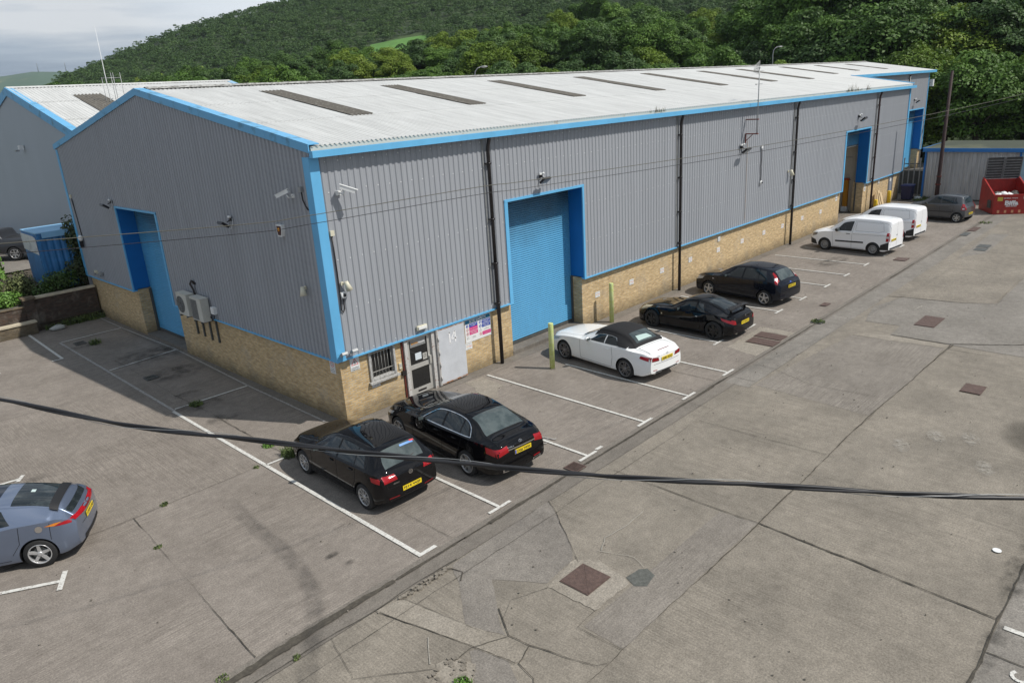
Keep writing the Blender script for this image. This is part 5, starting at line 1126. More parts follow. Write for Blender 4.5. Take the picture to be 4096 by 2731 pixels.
mb = MB(); mb.box((.06, .06, .6), (Wk-.06, Dk-.06, .72)); mb.build('rubbish', M_inner, t2)

# lamp posts seen over the roof
def lamp(label, x, y, z, s, rz):
    t = thing('street_lamp', label, 'street lamp', (x, y, 0), rz, 'street lamps behind the warehouse'); mb = MB(); mb.tube([(0, 0, 0), (0, 0, z-.9*s), (.08*s, 0, z-.4*s), (.35*s, 0, z-.1*s), (.7*s, 0, z)], [.09, .06, .05, .045, .04], 8); mb.build('post', M_gal, t)
    mb = MB(); mb.ball((1.0*s, 0, z), (.42*s, .15*s, .09*s)); mb.build('lamp_head', M_gal, t); mb = MB(); mb.ball((1.0*s, 0, z-.05*s), (.3*s, .11*s, .07*s)); mb.build('lamp_glass', M_white, t)
lamp('street lamp with curved arm peeping over the middle of the roof ridge', 44.8, 40.6, 11.55, 1.0, rad(-35)); lamp('street lamp with curved arm above the far roof ridge, by the aerial', 80.0, 25.6, 12.2, .9, rad(-35))
# ================================================================ vehicles
def pchip(tab):
    xs = np.array([a for a, _ in tab], float); ys = np.array([b for _, b in tab], float); h = np.diff(xs); d = np.diff(ys)/h; n = len(xs); m = np.zeros(n)
    for i in range(1, n-1):
        if d[i-1]*d[i] > 0: w1, w2 = 2*h[i]+h[i-1], h[i]+2*h[i-1]; m[i] = (w1+w2)/(w1/d[i-1]+w2/d[i])
    m[0] = d[0]; m[-1] = d[-1]
    def f(x):
        x = min(max(x, xs[0]), xs[-1]); i = int(min(np.searchsorted(xs, x, 'right')-1, n-2)); t = (x-xs[i])/h[i]
        return float((1+2*t)*(1-t)**2*ys[i]+t*(1-t)**2*h[i]*m[i]+t*t*(3-2*t)*ys[i+1]+t*t*(t-1)*h[i]*m[i+1])
    return f
def catmull(P, sub):
    out = []
    for i in range(len(P)-1):
        p0 = P[max(i-1, 0)]; p1 = P[i]; p2 = P[i+1]; p3 = P[min(i+2, len(P)-1)]
        for k in range(sub):
            t = k/sub; q = []
            for c in range(2): q.append(.5*((2*p1[c])+(-p0[c]+p2[c])*t+(2*p0[c]-5*p1[c]+4*p2[c]-p3[c])*t*t+(-p0[c]+3*p1[c]-3*p2[c]+p3[c])*t**3))
            out.append(tuple(q))
    out.append(P[-1]); return out
def paint(name, col, metal=0, rough=.28):
    M = mat(name, col, .45 if not metal else .32, metal, spec=0 if not metal else .3, coat=1.0); b = M.node_tree.nodes['Principled BSDF']; b.inputs['Coat IOR'].default_value = 1.42; b.inputs['Coat Roughness'].default_value = .015
    return M
M_glass = mat('car_glass', (.012, .017, .019), .04, spec=.7, col2=(.040, .050, .052), c2pos=(.50, .66), vscale=3.0); M_glass2 = mat('car_rear_glass', (.045, .060, .061), .05, spec=.7, col2=(.085, .105, .104), c2pos=(.45, .62), vscale=2.2)
M_tyre_m = mat('tyre_rubber', (.018, .018, .018), .8); M_alloy = mat('alloy', (.50, .50, .50), .3, metal=.75); M_blackwheel = mat('black_alloy', (.012, .012, .012), .3)
M_steelwheel = mat('steel_wheel', (.30, .30, .30), .5, metal=.4); M_chrome = mat('chrome', (.70, .70, .70), .12, metal=1); M_tail = mat('tail_red', (.34, .004, .010), .12, spec=.7); M_tail2 = mat('tail_dark_red', (.16, .003, .007), .12, spec=.7)
M_head = mat('headlamp', (.45, .45, .43), .08, spec=.8); M_plate = mat('yellow_plate', (.78, .58, .02), .4); M_trimb = mat('car_black_trim', (.012, .012, .013), .55); M_seam = mat('panel_gap', (.006, .006, .006), .9); M_pclear = mat('lamp_clear', (.6, .55, .55), .15); M_amber = mat('lamp_amber', (.65, .22, .03), .15)
M_plog = mat('plate_blue', (.02, .08, .45), .5)
class Car:
    def __init__(s, name, label, cat, S, pm, loc, heading, group='cars parked along the warehouse wall'):
        s.S = S; s.L = S['L']; s.pm = pm; s.name = name
        tx, tk = S.get('tail', (S['L'], 1)); s.map = lambda x, tx=tx, tk=tk: x if x < tx else tx+(x-tx)*tk; s.Lm = s.map(s.L); dl = (s.L-s.Lm)/2; loc = (loc[0]+math.cos(heading)*dl, loc[1]+math.sin(heading)*dl, loc[2])
        s.X = lambda x: s.Lm/2-(s.map(x) if x > 0 else x)
        s.t = thing(name, label, cat, loc, heading, group)
        f = s.f = {k: pchip(S[k]) for k in ('top', 'drop', 'yr', 'zb', 'yb', 'ym', 'zs')}
        L = s.L; xs = sorted(set([round(v, 4) for v in list(np.linspace(0, L, int(L/.045))) + [.02, .05, L-.02, L-.05]]))
        nrow = 5; rows = []
        for x in xs: rows.append((x, s.section(x)))
        full = []
        fb, rb = S.get('fb', .09), S.get('rb', .06)
        ts = [0, .25, .5, .72, .88, .96]
        for t in ts: full.append([(0 - fb*(1-t*t), y*t, z) for y, z in rows[0][1]])
        for x, sec in rows: full.append([(x, y, z) for y, z in sec])
        for t in ts[::-1]: full.append([(L + rb*(1-t*t), y*t, z) for y, z in rows[-1][1]])
        mb = MB(); n = len(full[0]); ring = 2*(n-1)
        ids = []
        for r in full:
            pts = [(s.X(x), y, z) for x, y, z in r] + [(s.X(x), -y, z) for x, y, z in r[1:-1][::-1]]
            ids.append(mb.vv(*pts))
        for a in range(len(full)-1):
            for k in range(ring): mb.face([ids[a]+k, ids[a]+(k+1) % ring, ids[a+1]+(k+1) % ring, ids[a+1]+k], 0, True)
        bm = bmesh.new(); me = mb.mesh('raw', pm); bm.from_mesh(me); bmesh.ops.remove_doubles(bm, verts=bm.verts, dist=.0008); bmesh.ops.recalc_face_normals(bm, faces=bm.faces)
        bm.to_mesh(me); s.bvh = BVHTree.FromBMesh(bm); bm.free()
        me.materials.append(M_trimb)
        # wheel openings
        o = bpy.data.objects.new('tmp', me); COL.objects.link(o); r = S['wr']+.045; cut = MB()
        for wx in S['wx']:
            for sy in (-1, 1):
                hw = f['ym'](wx); cx = s.X(wx); n = 36
                A = [(cx+r*math.cos(2*math.pi*k/n), sy*(hw-.30), S['wr']+r*math.sin(2*math.pi*k/n)) for k in range(n)]; B = [(p[0], sy*(hw+.2), p[2]) for p in A]
                i = cut.vv(*A); j = cut.vv(*B)
                for k in range(n): q = [i+k, i+(k+1) % n, j+(k+1) % n, j+k]; cut.face(q if sy < 0 else q[::-1], 1)
                cut.face([i+k for k in range(n)][::(1 if sy > 0 else -1)][::-1], 1); cut.face([j+k for k in range(n)][::(1 if sy > 0 else -1)], 1)
        cm = cut.mesh('cut', [pm, M_trimb]); b2 = bmesh.new(); b2.from_mesh(cm); bmesh.ops.recalc_face_normals(b2, faces=b2.faces); b2.to_mesh(cm); b2.free()
        co = bpy.data.objects.new('cut', cm); COL.objects.link(co); md = o.modifiers.new('b', 'BOOLEAN'); md.object = co; md.operation = 'DIFFERENCE'; md.solver = 'EXACT'
        bpy.context.view_layer.update(); me2 = bpy.data.meshes.new_from_object(o.evaluated_get(bpy.context.evaluated_depsgraph_get())); bpy.data.objects.remove(o); bpy.data.objects.remove(co)
        me2.set_sharp_from_angle(angle=rad(38)); me2.name = 'body'; s.body = link('body', me2, s.t)
        s.wheels(); s.seams_n = 0
    def section(s, x):
        f = s.f; top = f['top'](x); zr = top-f['drop'](x); zs = f['zs'](x); yr = f['yr'](x); ym = f['ym'](x); yb = f['yb'](x); zb = min(f['zb'](x), zr-.015)
        zm = s.S.get('zm', .52); zm = min(zm, zb-.06)
        P = [(0, zs), (ym*.55, zs), (ym*.90, zs+.008), (ym*.975, zs+.06), (ym, zm-.10), (ym*.998, zm+.06), (max(yb, yr)*.5+ym*.5, zm*.35+zb*.65), (max(yb, yr-.0), zb)]
        low = catmull(P, 5)
        G = []
        gh = zr-zb
        yb2 = max(yb, yr)
        if gh > .12: G = [(yb2-.022, zb+.022), (yb2-.040, zb+.045)]
        y0, z0 = G[-1] if G else (yb2, zb)
        side = [(y0+(yr-y0)*t - .0 + .022*math.sin(math.pi*t)*(1 if gh > .12 else 0), z0+(zr-z0)*t) for t in (.2, .4, .6, .8, .94)]
        roof = catmull([(yr, zr), (yr*.965, zr+(top-zr)*.34), (yr*.85, zr+(top-zr)*.64), (yr*.55, zr+(top-zr)*.90), (0, top)], 4)
        return low+G+side+roof
    # --- projections: 2-D point -> surface
    def hit(s, axis, p, off):
        L = s.L
        if axis == 'R': o, d = Vector((s.X(p[0]), -3, p[1])), Vector((0, 1, 0))     # right side (-y)
        elif axis == 'L': o, d = Vector((s.X(p[0]), 3, p[1])), Vector((0, -1, 0))
        elif axis == 'B': o, d = Vector((-L/2-2, p[0], p[1])), Vector((1, 0, 0))
        elif axis == 'F': o, d = Vector((L/2+2, p[0], p[1])), Vector((-1, 0, 0))
        else: o, d = Vector((s.X(p[0]), p[1], 4)), Vector((0, 0, -1))
        h, n, i, dd = s.bvh.ray_cast(o, d)
        if h is None: h, n, i, dd = s.bvh.find_nearest(o+d*2)
        if n.dot(d) > 0: n = -n
        return h+n*off, n
    def patch(s, name, m, axis, fn, nu=14, nv=6, off=.004, par=None, both=False):
        """fn(u, v) -> 2-D point; laid on the body surface as a thin skin"""
        for ax in ((axis, {'L': 'R', 'B': 'B', 'T': 'T', 'F': 'F'}.get(axis, axis)) if both else (axis,)):
            mir = both and ax == axis and axis in 'BTF'
            mb = MB(); rows = []
            for a in range(nu+1):
                row = []
                for b in range(nv+1):
                    p = fn(a/nu, b/nv)
                    row.append(s.hit(ax, p, off)[0])
                rows.append(row)
            mb.grid(rows, 0, True); me = mb.mesh(name, m); bm = bmesh.new(); bm.from_mesh(me)
            bm.normal_update(); ctr = Vector((0, 0, .6)); 
            tot = sum((f.calc_center_median()-ctr).dot(f.normal)*f.calc_area() for f in bm.faces)
            if tot < 0: bmesh.ops.reverse_faces(bm, faces=bm.faces)
            # thin rim so the skin has an edge
            bm.to_mesh(me); bm.free(); o = link(name, me, par or s.t)
            if axis == 'L' and both and ax == 'L': continue
        return o
    def quad(s, name, m, axis, P, nu=12, nv=6, off=.004, par=None, both=False):
        (a, b, c, d) = P     # corners a-b along u (bottom), d-c along u (top)
        fn = lambda u, v: ((a[0]*(1-u)+b[0]*u)*(1-v)+(d[0]*(1-u)+c[0]*u)*v, (a[1]*(1-u)+b[1]*u)*(1-v)+(d[1]*(1-u)+c[1]*u)*v)
        o = s.patch(name, m, axis, fn, nu, nv, off, par)
        if both:
            if axis == 'L': s.patch(name, m, 'R', fn, nu, nv, off, par)
            else: s.patch(name, m, axis, lambda u, v: ((lambda q: (-q[0], q[1]) if axis in 'BF' else (q[0], -q[1]))(fn(u, v))), nu, nv, off, par)
        return o
    def line(s, mb, axis, pts, w, off=.0045):
        P = []
        for i in range(len(pts)-1):
            a = Vector(pts[i]); b = Vector(pts[i+1]); n = max(1, int((b-a).length/.05))
            for k in range(n): P.append(a.lerp(b, k/n))
        P.append(Vector(pts[-1])); H = [s.hit(axis, p, off) for p in P]; A = []; B = []
        for i, (h, n) in enumerate(H):
            t = (H[min(i+1, len(H)-1)][0]-H[max(i-1, 0)][0]).normalized(); c = t.cross(n).normalized()*w/2; A.append(h+c); B.append(h-c)
        mb.strip(A, B)
    def seams(s, lines, w=.009):
        for ax, pts in lines:
            for a in ((ax, 'R') if ax == 'L' else (ax,)): mb = MB(); s.line(mb, a, pts, w); mb.build('panel_seam', M_seam, s.t)
    def stripe(s, name, m, axis, pts, w, both=True, off=.011):
        pts = catmull(pts, 6) if len(pts) > 3 else pts
        mb = MB(); s.line(mb, axis, pts, w, off)
        if both and axis == 'L': s.line(mb, 'R', pts, w, off)
        return mb.build(name, m, s.t)
    def side_window(s, xb0, xb1, xt0, xt1, lo=.05, hi=.035, m=None, name='window'):
        f = s.f
        def fn(u, v):
            xb = xb0+(xb1-xb0)*u; xt = xt0+(xt1-xt0)*u
            x = xb+(xt-xb)*v
            for _ in range(3):
                zl = f['zb'](x)+lo; zh = f['top'](x)-f['drop'](x)-hi; z = zl+(max(zh, zl+.01)-zl)*v; x = xb+(xt-xb)*v
            return (x, z)
        s.patch(name, m or M_glass, 'L', fn, 12, 8, .004); s.patch(name, m or M_glass, 'R', fn, 12, 8, .004)
    def screen(s, name, x0, x1, in0, in1, m, pw=2.2, off=.004, par=None):
        f = s.f
        def fn(u, v):
            x = x0+(x1-x0)*v; w = f['yr'](x)-(in0+(in1-in0)*v); c = 2*u-1
            e = 1-.0*abs(c)
            return (x + (x1-x0)*0.06*(abs(c)**pw)*(1-v)*0, c*w*e)
        return s.patch(name, m, 'T', fn, 16, 10, off, par)
    def wheels(s):
        S = s.S; r = S['wr']; rr = r*S.get('rim', .70); nsp = S.get('spokes', 5); m = S.get('wm', M_alloy); w = .205; style = S.get('wstyle', 'spoke')
        ty = MB(); prof = [(rr*.98, -.5), (r*.93, -.5), (r*.985, -.42), (r, -.25), (r, .25), (r*.985, .42), (r*.93, .5), (rr*.98, .5)]; n = 32; rows = []
        for k in range(n+1): a = 2*math.pi*k/n; rows.append([(q*math.cos(a), v*w, q*math.sin(a)) for q, v in prof])
        ty.grid(rows, 0, True); tm = ty.mesh('tyre', M_tyre_m)
        rm = MB(); rows = []
        for k in range(n+1): a = 2*math.pi*k/n; rows.append([(q*math.cos(a), v, q*math.sin(a)) for q, v in ((rr*1.0, -.48*w), (rr*1.0, -.515*w), (rr*.93, -.52*w), (rr*.90, -.40*w), (rr*.88, .2*w))])
        rm.grid(rows, 0, True, flip=True); yo = -.47*w
        if style == 'steel':
            rows = []
            for k in range(n+1): a = 2*math.pi*k/n; rows.append([(q*math.cos(a), v, q*math.sin(a)) for q, v in ((rr*.90, -.30*w), (rr*.6, -.22*w), (rr*.45, -.44*w), (rr*.25, -.46*w), (rr*.22, -.34*w), (.001, -.34*w))])
            rm.grid(rows, 0, True, flip=True)
            for k in range(10):
                a = 2*math.pi*k/10; rm.tube([(rr*.72*math.cos(a), -.33*w, rr*.72*math.sin(a)), (rr*.72*math.cos(a), -.27*w, rr*.72*math.sin(a))], rr*.07, 8, 1)
        else:
            for k in range(nsp):
                a0 = 2*math.pi*k/nsp+math.pi/2
                for off_ in ((0,) if style != 'twin' else (-.13, .13)):
                    a = a0; c, q = math.cos(a), math.sin(a); P = lambda u, v, y: (u*c-v*q, y, u*q+v*c)
                    w0, w1 = (rr*.15, rr*.115) if style != 'twin' else (rr*.06, rr*.055)
                    if style == 'twin': v0, v1 = off_*rr*.6, off_*rr*1.5
                    else: v0 = v1 = 0
                    if nsp > 6: w0, w1 = rr*.07, rr*.08
                    i = rm.vv(P(rr*.12, v0-w0, yo+.012), P(rr*.12, v0+w0, yo+.012), P(rr*.94, v1+w1, yo-.002), P(rr*.94, v1-w1, yo-.002), P(rr*.12, v0-w0*1.1, yo+.05), P(rr*.12, v0+w0*1.1, yo+.05), P(rr*.94, v1+w1*1.2, yo+.03), P(rr*.94, v1-w1*1.2, yo+.03))
                    for qd in ((3, 2, 1, 0), (0, 1, 5, 4), (1, 2, 6, 5), (2, 3, 7, 6), (3, 0, 4, 7)): rm.face([i+j for j in qd])
            rm.tube([(0, yo+.045, 0), (0, yo+.0, 0), (0, yo-.006, 0)], [rr*.24, rr*.22, rr*.15], 16)
        bd = MB(); bd.tube([(0, -.12*w, 0), (0, .30*w, 0)], rr*.89, 24); bd.tube([(0, -.24*w, 0), (0, -.12*w, 0)], rr*.62, 20, 1)
        rmm = rm.mesh('rim', [m, M_trimb]); bdm = bd.mesh('brake', [M_trimb, M_dgal])
        for wx in S['wx']:
            for sy in (-1, 1):
                hw = s.f['ym'](wx); o = link('wheel', None, s.t); o.location = (s.X(wx), sy*(hw-w/2-.012), r-.004); o.rotation_euler = (0, 0, 0 if sy < 0 else math.pi); o.empty_display_size = .1
                for nm, me in (('tyre', tm), ('rim', rmm), ('brake_disc', bdm)): c = link(nm, me, o)
    def plate(s, z, txt, y=0, w=.52, h=.11, back=True, off=.006, blue=False, tilt=None):
        a, n1 = s.hit('B', (y, z-h*.4), 0); b, n2 = s.hit('B', (y, z+h*.4), 0); x = min(a.x, b.x)-off; slope = math.atan2(b.x-a.x, .8*h) if tilt is None else rad(tilt)
        q = (a+b)/2; M = Matrix.Translation((q.x-off-.004, y, z)) @ Matrix.Rotation(slope, 4, 'Y') @ Matrix.Rotation(rad(-90), 4, 'Z')
        mb = MB(); mb.box((-w/2, -.006, -h/2), (w/2, .004, h/2), M=M); p = mb.build('number_plate', M_plate, s.t)
        if txt: lettering('plate_text', txt, T_black, p, M @ Matrix.Translation((.02 if blue else 0, -.0085, 0)) @ Matrix.Rotation(rad(90), 4, 'X'), width=w*(.80 if blue else .88), height=h*.68, bold=.02)
        if blue: mb = MB(); mb.box((-w/2+.003, -.0075, -h/2+.004), (-w/2+.045, -.0065, h/2-.004), M=M); mb.build('plate_band', M_plog, p)
        return p
    def badge(s, kind, z, y=0, r=.045, m=None, axis='B'):
        h, n = s.hit(axis, (y, z), .008); M = Matrix.Translation(h) @ n.to_track_quat('Z', 'Y').to_matrix().to_4x4()
        mb = MB(); m = m or M_chrome
        def rg_(r0, r1, z_=0):
            for k in range(20):
                a, b = 2*math.pi*k/20, 2*math.pi*(k+1)/20; mb.poly([M @ Vector(v) for v in ((r0*math.cos(a), r0*math.sin(a), z_), (r1*math.cos(a), r1*math.sin(a), z_), (r1*math.cos(b), r1*math.sin(b), z_), (r0*math.cos(b), r0*math.sin(b), z_))])
        def bar(a, b, w, z_=.001):
            a = Vector(a); b = Vector(b); t = (b-a).normalized(); q = Vector((-t.y, t.x))*w/2; mb.poly([M @ Vector((v.x*r, v.y*r, z_)) for v in (a+q, a-q, b-q, b+q)])
        # local up may point anywhere round n: find it
        upv = (M.to_3x3().inverted() @ Vector((0, 0, 1))); ang = math.atan2(upv.y, upv.x)-math.pi/2; M = M @ Matrix.Rotation(ang, 4, 'Z')
        if kind == 'roundel':
            rg_(r*.86, r); 
            for a, b in (((-.42, .75), (0, .02)), ((.42, .75), (0, .02)), ((-.8, .30), (-.35, -.72)), ((-.35, -.72), (0, -.05)), ((0, -.05), (.35, -.72)), ((.35, -.72), (.8, .30))): bar(a, b, .17)
        elif kind == 'star':
            rg_(r*.86, r)
            for a in (90, 210, 330): bar((0, 0), (.92*math.cos(rad(a)), .92*math.sin(rad(a))), .17)
        elif kind == 'ring': rg_(r*.72, r); bar((-1.1, 0), (1.1, 0), .25)
        elif kind == 'oval':
            for k in range(20):
                a, b = 2*math.pi*k/20, 2*math.pi*(k+1)/20; mb.poly([M @ Vector(v) for v in ((0, 0, 0), (r*1.5*math.cos(a), r*.6*math.sin(a), 0), (r*1.5*math.cos(b), r*.6*math.sin(b), 0))])
        elif kind == 'letter':
            bar((-.5, .8), (-.5, -.8), .25); bar((.5, .8), (.5, -.8), .25); bar((-.5, 0), (.5, 0), .25)
        return mb.build('badge', m, s.t)
    def script(s, txt, z, y, w, h, m=None):
        p, n = s.hit('B', (y, z), .006); M = Matrix.Translation(p) @ Matrix.Rotation(rad(-90), 4, 'Z') @ Matrix.Rotation(rad(90), 4, 'X')
        # lean with the panel
        q, _ = s.hit('B', (y, z+.03), .006); sl = math.atan2(q.x-p.x, .03); a1, _ = s.hit('B', (y+.05, z), .006); yaw = math.atan2(a1.x-p.x, .05)
        M = Matrix.Translation(p) @ Matrix.Rotation(-yaw, 4, 'Z') @ Matrix.Rotation(sl, 4, 'Y') @ Matrix.Rotation(rad(-90), 4, 'Z') @ Matrix.Rotation(rad(90), 4, 'X')
        return lettering('model_script', txt, m or M_chrome, s.t, M, width=w, height=h, bold=.02)
    def handles(s, pts, m=None, L=.16):
        for x, z in pts:
            for ax in 'LR':
                h, n = s.hit(ax, (x, z), .018); mb = MB(); mb.tube([h+Vector((L/2, 0, 0))-n*.014, h+Vector((L*.35, 0, 0)), h-Vector((L*.35, 0, 0)), h-Vector((L/2, 0, 0))-n*.014], .014, 6); mb.build('door_handle', m or s.pm, s.t)
    def mirrors(s, x, z, m=None, sz=.82):
        for ax, sy in (('L', 1), ('R', -1)):
            h, n = s.hit(ax, (x, z), 0); c = h+Vector((0, sy*.13*sz, .045)); mb = MB(); mb.ball(c, (.075*sz, .115*sz, .075*sz), 0, 12, 7); mr = mb.build('mirror', m or s.pm, s.t)
            mb = MB(); mb.tube([h-Vector((0, sy*.02, 0)), c-Vector((0, sy*.05, .02))], .025, 6); mb.build('arm', M_trimb, mr); mb = MB(); mb.box((c.x-.078*sz, c.y-.085*sz, c.z-.05*sz), (c.x-.06*sz, c.y+.085*sz, c.z+.05*sz)); mb.build('glass', M_glass2, mr)
    def exhaust(s, ys, z=.27, m=None):
        for y in ys:
            h, n = s.hit('B', (y, z), 0); mb = MB(); mb.tube([h+Vector((.15, 0, 0)), h-Vector((.035, 0, 0))], .04, 10); mb.build('exhaust', m or M_chrome, s.t)
    def wiper(s, axis, a, b, w=.02): mb = MB(); s.line(mb, axis, [a, b], w, .014); mb.build('wiper', M_trimb, s.t)

HD_ = math.pi/2
# ---------------------------------------------------------------- black five door hatchback (foreground)
S = dict(tail=(3.5, .86), L=4.17, wr=.318, wx=(.82, 3.46), spokes=10, rim=.68, wm=M_alloy, fb=.07, rb=.05,
 top=[(0, .66), (.06, .75), (.25, .83), (.6, .90), (1.0, .965), (1.16, 1.0), (1.5, 1.17), (1.85, 1.33), (2.15, 1.415), (2.6, 1.45), (3.2, 1.435), (3.62, 1.385), (3.72, 1.33), (3.86, 1.17), (4.02, .99), (4.09, .93), (4.17, .87)],
 drop=[(0, .05), (1.0, .05), (1.3, .09), (2.0, .07), (3.6, .07), (4.17, .05)], yr=[(0, .52), (.3, .64), (1.0, .69), (1.3, .66), (1.9, .565), (2.4, .57), (3.3, .555), (3.7, .545), (3.9, .62), (4.17, .64)],
 zb=[(0, .58), (.3, .72), (1.2, .90), (2.5, .935), (3.5, .965), (4.0, .94), (4.17, .82)], yb=[(0, .58), (.25, .78), (.8, .85), (2, .875), (3.5, .86), (3.95, .80), (4.17, .70)], ym=[(0, .62), (.15, .80), (.5, .88), (1, .897), (3.5, .897), (3.9, .86), (4.17, .74)],
 zs=[(0, .24), (.3, .19), (3.8, .19), (4.17, .30)])
M_blk = paint('black_car_paint', (.004, .004, .005))
c = Car('hatchback', 'black five door hatchback, front left of the two dark cars nearest the corner', 'car', S, M_blk, (-1.47, -2.89, 0), HD_-.025)
c.screen('windscreen', 1.22, 2.05, .03, .05, M_glass); c.screen('rear_window', 3.66, 3.985, .06, .10, M_glass2)
c.side_window(1.62, 2.38, 2.05, 2.38); c.side_window(2.45, 3.12, 2.45, 3.08); c.side_window(3.16, 3.52, 3.12, 3.36)
c.seams([('L', [(1.28, .28), (1.25, .92)]), ('L', [(2.415, .26), (2.415, 1.36)]), ('L', [(3.02, .42), (3.16, .62), (3.20, .95)]), ('L', [(1.28, .28), (2.98, .28)]), ('B', [(-.60, .62), (.60, .62)]), ('T', [(3.64, -.50), (3.64, .50)]), ('B', [(-.62, .62), (-.66, .80)]), ('B', [(.62, .62), (.66, .80)])])
for sg in (1, -1):
    c.quad('tail_light', M_tail, 'B', [(sg*.36, .78), (sg*.70, .76), (sg*.70, .90), (sg*.40, .90)], 8, 5, .007); c.quad('tail_light', M_tail, 'L' if sg > 0 else 'R', [(3.84, .80), (4.08, .76), (4.08, .89), (3.80, .90)], 8, 5, .007)
c.quad('tail_reflector', M_tail2, 'B', [(-.62, .36), (-.35, .35), (-.35, .38), (-.62, .39)], 6, 2, .006, both=True)
c.plate(.50, 'FJ14 WJF', y=0); c.badge('roundel', .83, 0, .055); c.script('GOLF', .70, .40, .15, .028); c.script('TDI', .82, -.50, .07, .028)
c.handles([(2.22, .86), (3.02, .88)]); c.mirrors(1.62, .95); c.wiper('T', (3.98, .0), (3.93, -.30)); c.quad('headlight', M_head, 'L', [(.12, .60), (.55, .68), (.62, .76), (.12, .68)], 8, 4, .005, both=True)
c.quad('window_sticker', mat('blue_sticker', (.05, .22, .55), .4), 'T', [(3.72, -.05), (3.72, -.42), (3.76, -.42), (3.76, -.05)], 4, 2, .008); c.quad('window_sticker', T_red, 'T', [(3.70, -.34), (3.70, -.46), (3.73, -.46), (3.73, -.34)], 4, 2, .010)
c.quad('spoiler', M_blk, 'T', [(3.52, -.52), (3.52, .52), (3.68, .52), (3.68, -.52)], 12, 3, .018); c.quad('bumper_insert', M_trimb, 'B', [(-.6, .25), (.6, .25), (.6, .33), (-.6, .33)], 12, 3, .005)

# ---------------------------------------------------------------- black saloon
S = dict(tail=(3.8, .93), L=4.84, wr=.335, wx=(.83, 3.77), spokes=5, rim=.72, wstyle='twin', wm=M_alloy, fb=.08, rb=.05,
 top=[(0, .66), (.06, .76), (.3, .86), (.8, .95), (1.3, 1.0), (1.48, 1.03), (1.8, 1.16), (2.2, 1.32), (2.5, 1.40), (2.95, 1.435), (3.35, 1.42), (3.7, 1.35), (4.0, 1.22), (4.28, 1.09), (4.42, 1.065), (4.66, 1.05), (4.76, 1.0), (4.84, .92)],
 drop=[(0, .05), (1.3, .05), (1.6, .09), (2.3, .07), (3.6, .08), (4.2, .06), (4.84, .05)], yr=[(0, .50), (.3, .66), (1.3, .72), (1.6, .68), (2.3, .57), (2.9, .575), (3.5, .545), (3.8, .56), (4.25, .66), (4.84, .62)],
 zb=[(0, .60), (.3, .74), (1.4, .925), (2.8, .95), (3.8, .985), (4.4, .98), (4.84, .86)], yb=[(0, .58), (.25, .78), (.9, .86), (2, .89), (3.8, .885), (4.3, .82), (4.84, .68)], ym=[(0, .62), (.15, .80), (.5, .895), (1, .926), (3.8, .926), (4.4, .87), (4.84, .74)],
 zs=[(0, .22), (.3, .17), (4.4, .18), (4.84, .30)])
c = Car('saloon', 'black executive saloon with chrome window frame, parked beside the entrance door', 'car', S, M_blk, (1.13, -3.68, 0), HD_-.08)
c.screen('windscreen', 1.52, 2.42, .03, .05, M_glass); c.screen('rear_window', 3.60, 4.26, .05, .08, M_glass2); c.screen('sunroof', 2.55, 3.3, .14, .14, mat('roof_glass', (.004, .004, .005), .05), off=.003)
c.side_window(1.98, 2.78, 2.42, 2.78); c.side_window(2.85, 3.50, 2.85, 3.45); c.side_window(3.54, 3.86, 3.50, 3.66)
c.stripe('window_chrome', M_chrome, 'L', [(1.92, .985), (2.8, 1.0), (3.5, 1.02), (3.93, 1.035)], .022); c.stripe('window_chrome', M_chrome, 'L', [(1.95, .99), (2.15, 1.13), (2.45, 1.285), (2.9, 1.345), (3.4, 1.315), (3.72, 1.21), (3.93, 1.035)], .022)
c.seams([('L', [(1.55, .27), (1.50, .95)]), ('L', [(2.815, .25), (2.815, 1.33)]), ('L', [(3.36, .42), (3.5, .62), (3.62, .98)]), ('L', [(1.55, .26), (3.3, .26)]), ('T', [(4.30, -.60), (4.30, .60)]), ('B', [(-.62, .60), (.62, .60)]), ('T', [(4.30, -.60), (4.74, -.62)]), ('T', [(4.30, .60), (4.74, .62)])])
for sg in (1, -1):
    c.quad('tail_light', M_tail, 'B', [(sg*.40, .80), (sg*.72, .73), (sg*.72, .90), (sg*.42, .94)], 8, 5, .007); c.quad('tail_light', M_tail, 'L' if sg > 0 else 'R', [(4.50, .80), (4.76, .74), (4.76, .90), (4.46, .94)], 8, 5, .007)
    c.quad('tail_reflector', M_tail, 'B', [(sg*.36, .40), (sg*.58, .41), (sg*.58, .435), (sg*.36, .425)], 6, 2, .006)
    c.quad('exhaust_trim', M_chrome, 'B', [(sg*.34, .30), (sg*.60, .315), (sg*.60, .385), (sg*.34, .37)], 6, 3, .006); c.quad('exhaust_opening', M_trimb, 'B', [(sg*.37, .318), (sg*.57, .332), (sg*.57, .367), (sg*.37, .353)], 6, 2, .010)
c.stripe('boot_chrome', M_chrome, 'B', [(-.42, .845), (.42, .845)], .032, both=False); c.stripe('bumper_chrome', M_chrome, 'B', [(-.62, .29), (.62, .29)], .018, both=False); c.stripe('sill_chrome', M_chrome, 'L', [(1.3, .235), (3.3, .235)], .02)
c.plate(.74, 'EX66 YWW', y=-.02, blue=True); c.badge('star', .925, 0, .05); c.script('E 220 d', .90, .34, .17, .028); c.handles([(2.6, .87), (3.34, .88)]); c.mirrors(1.98, .98)
c.quad('headlight', M_head, 'L', [(.10, .60), (.5, .68), (.62, .78), (.12, .70)], 8, 4, .005, both=True)

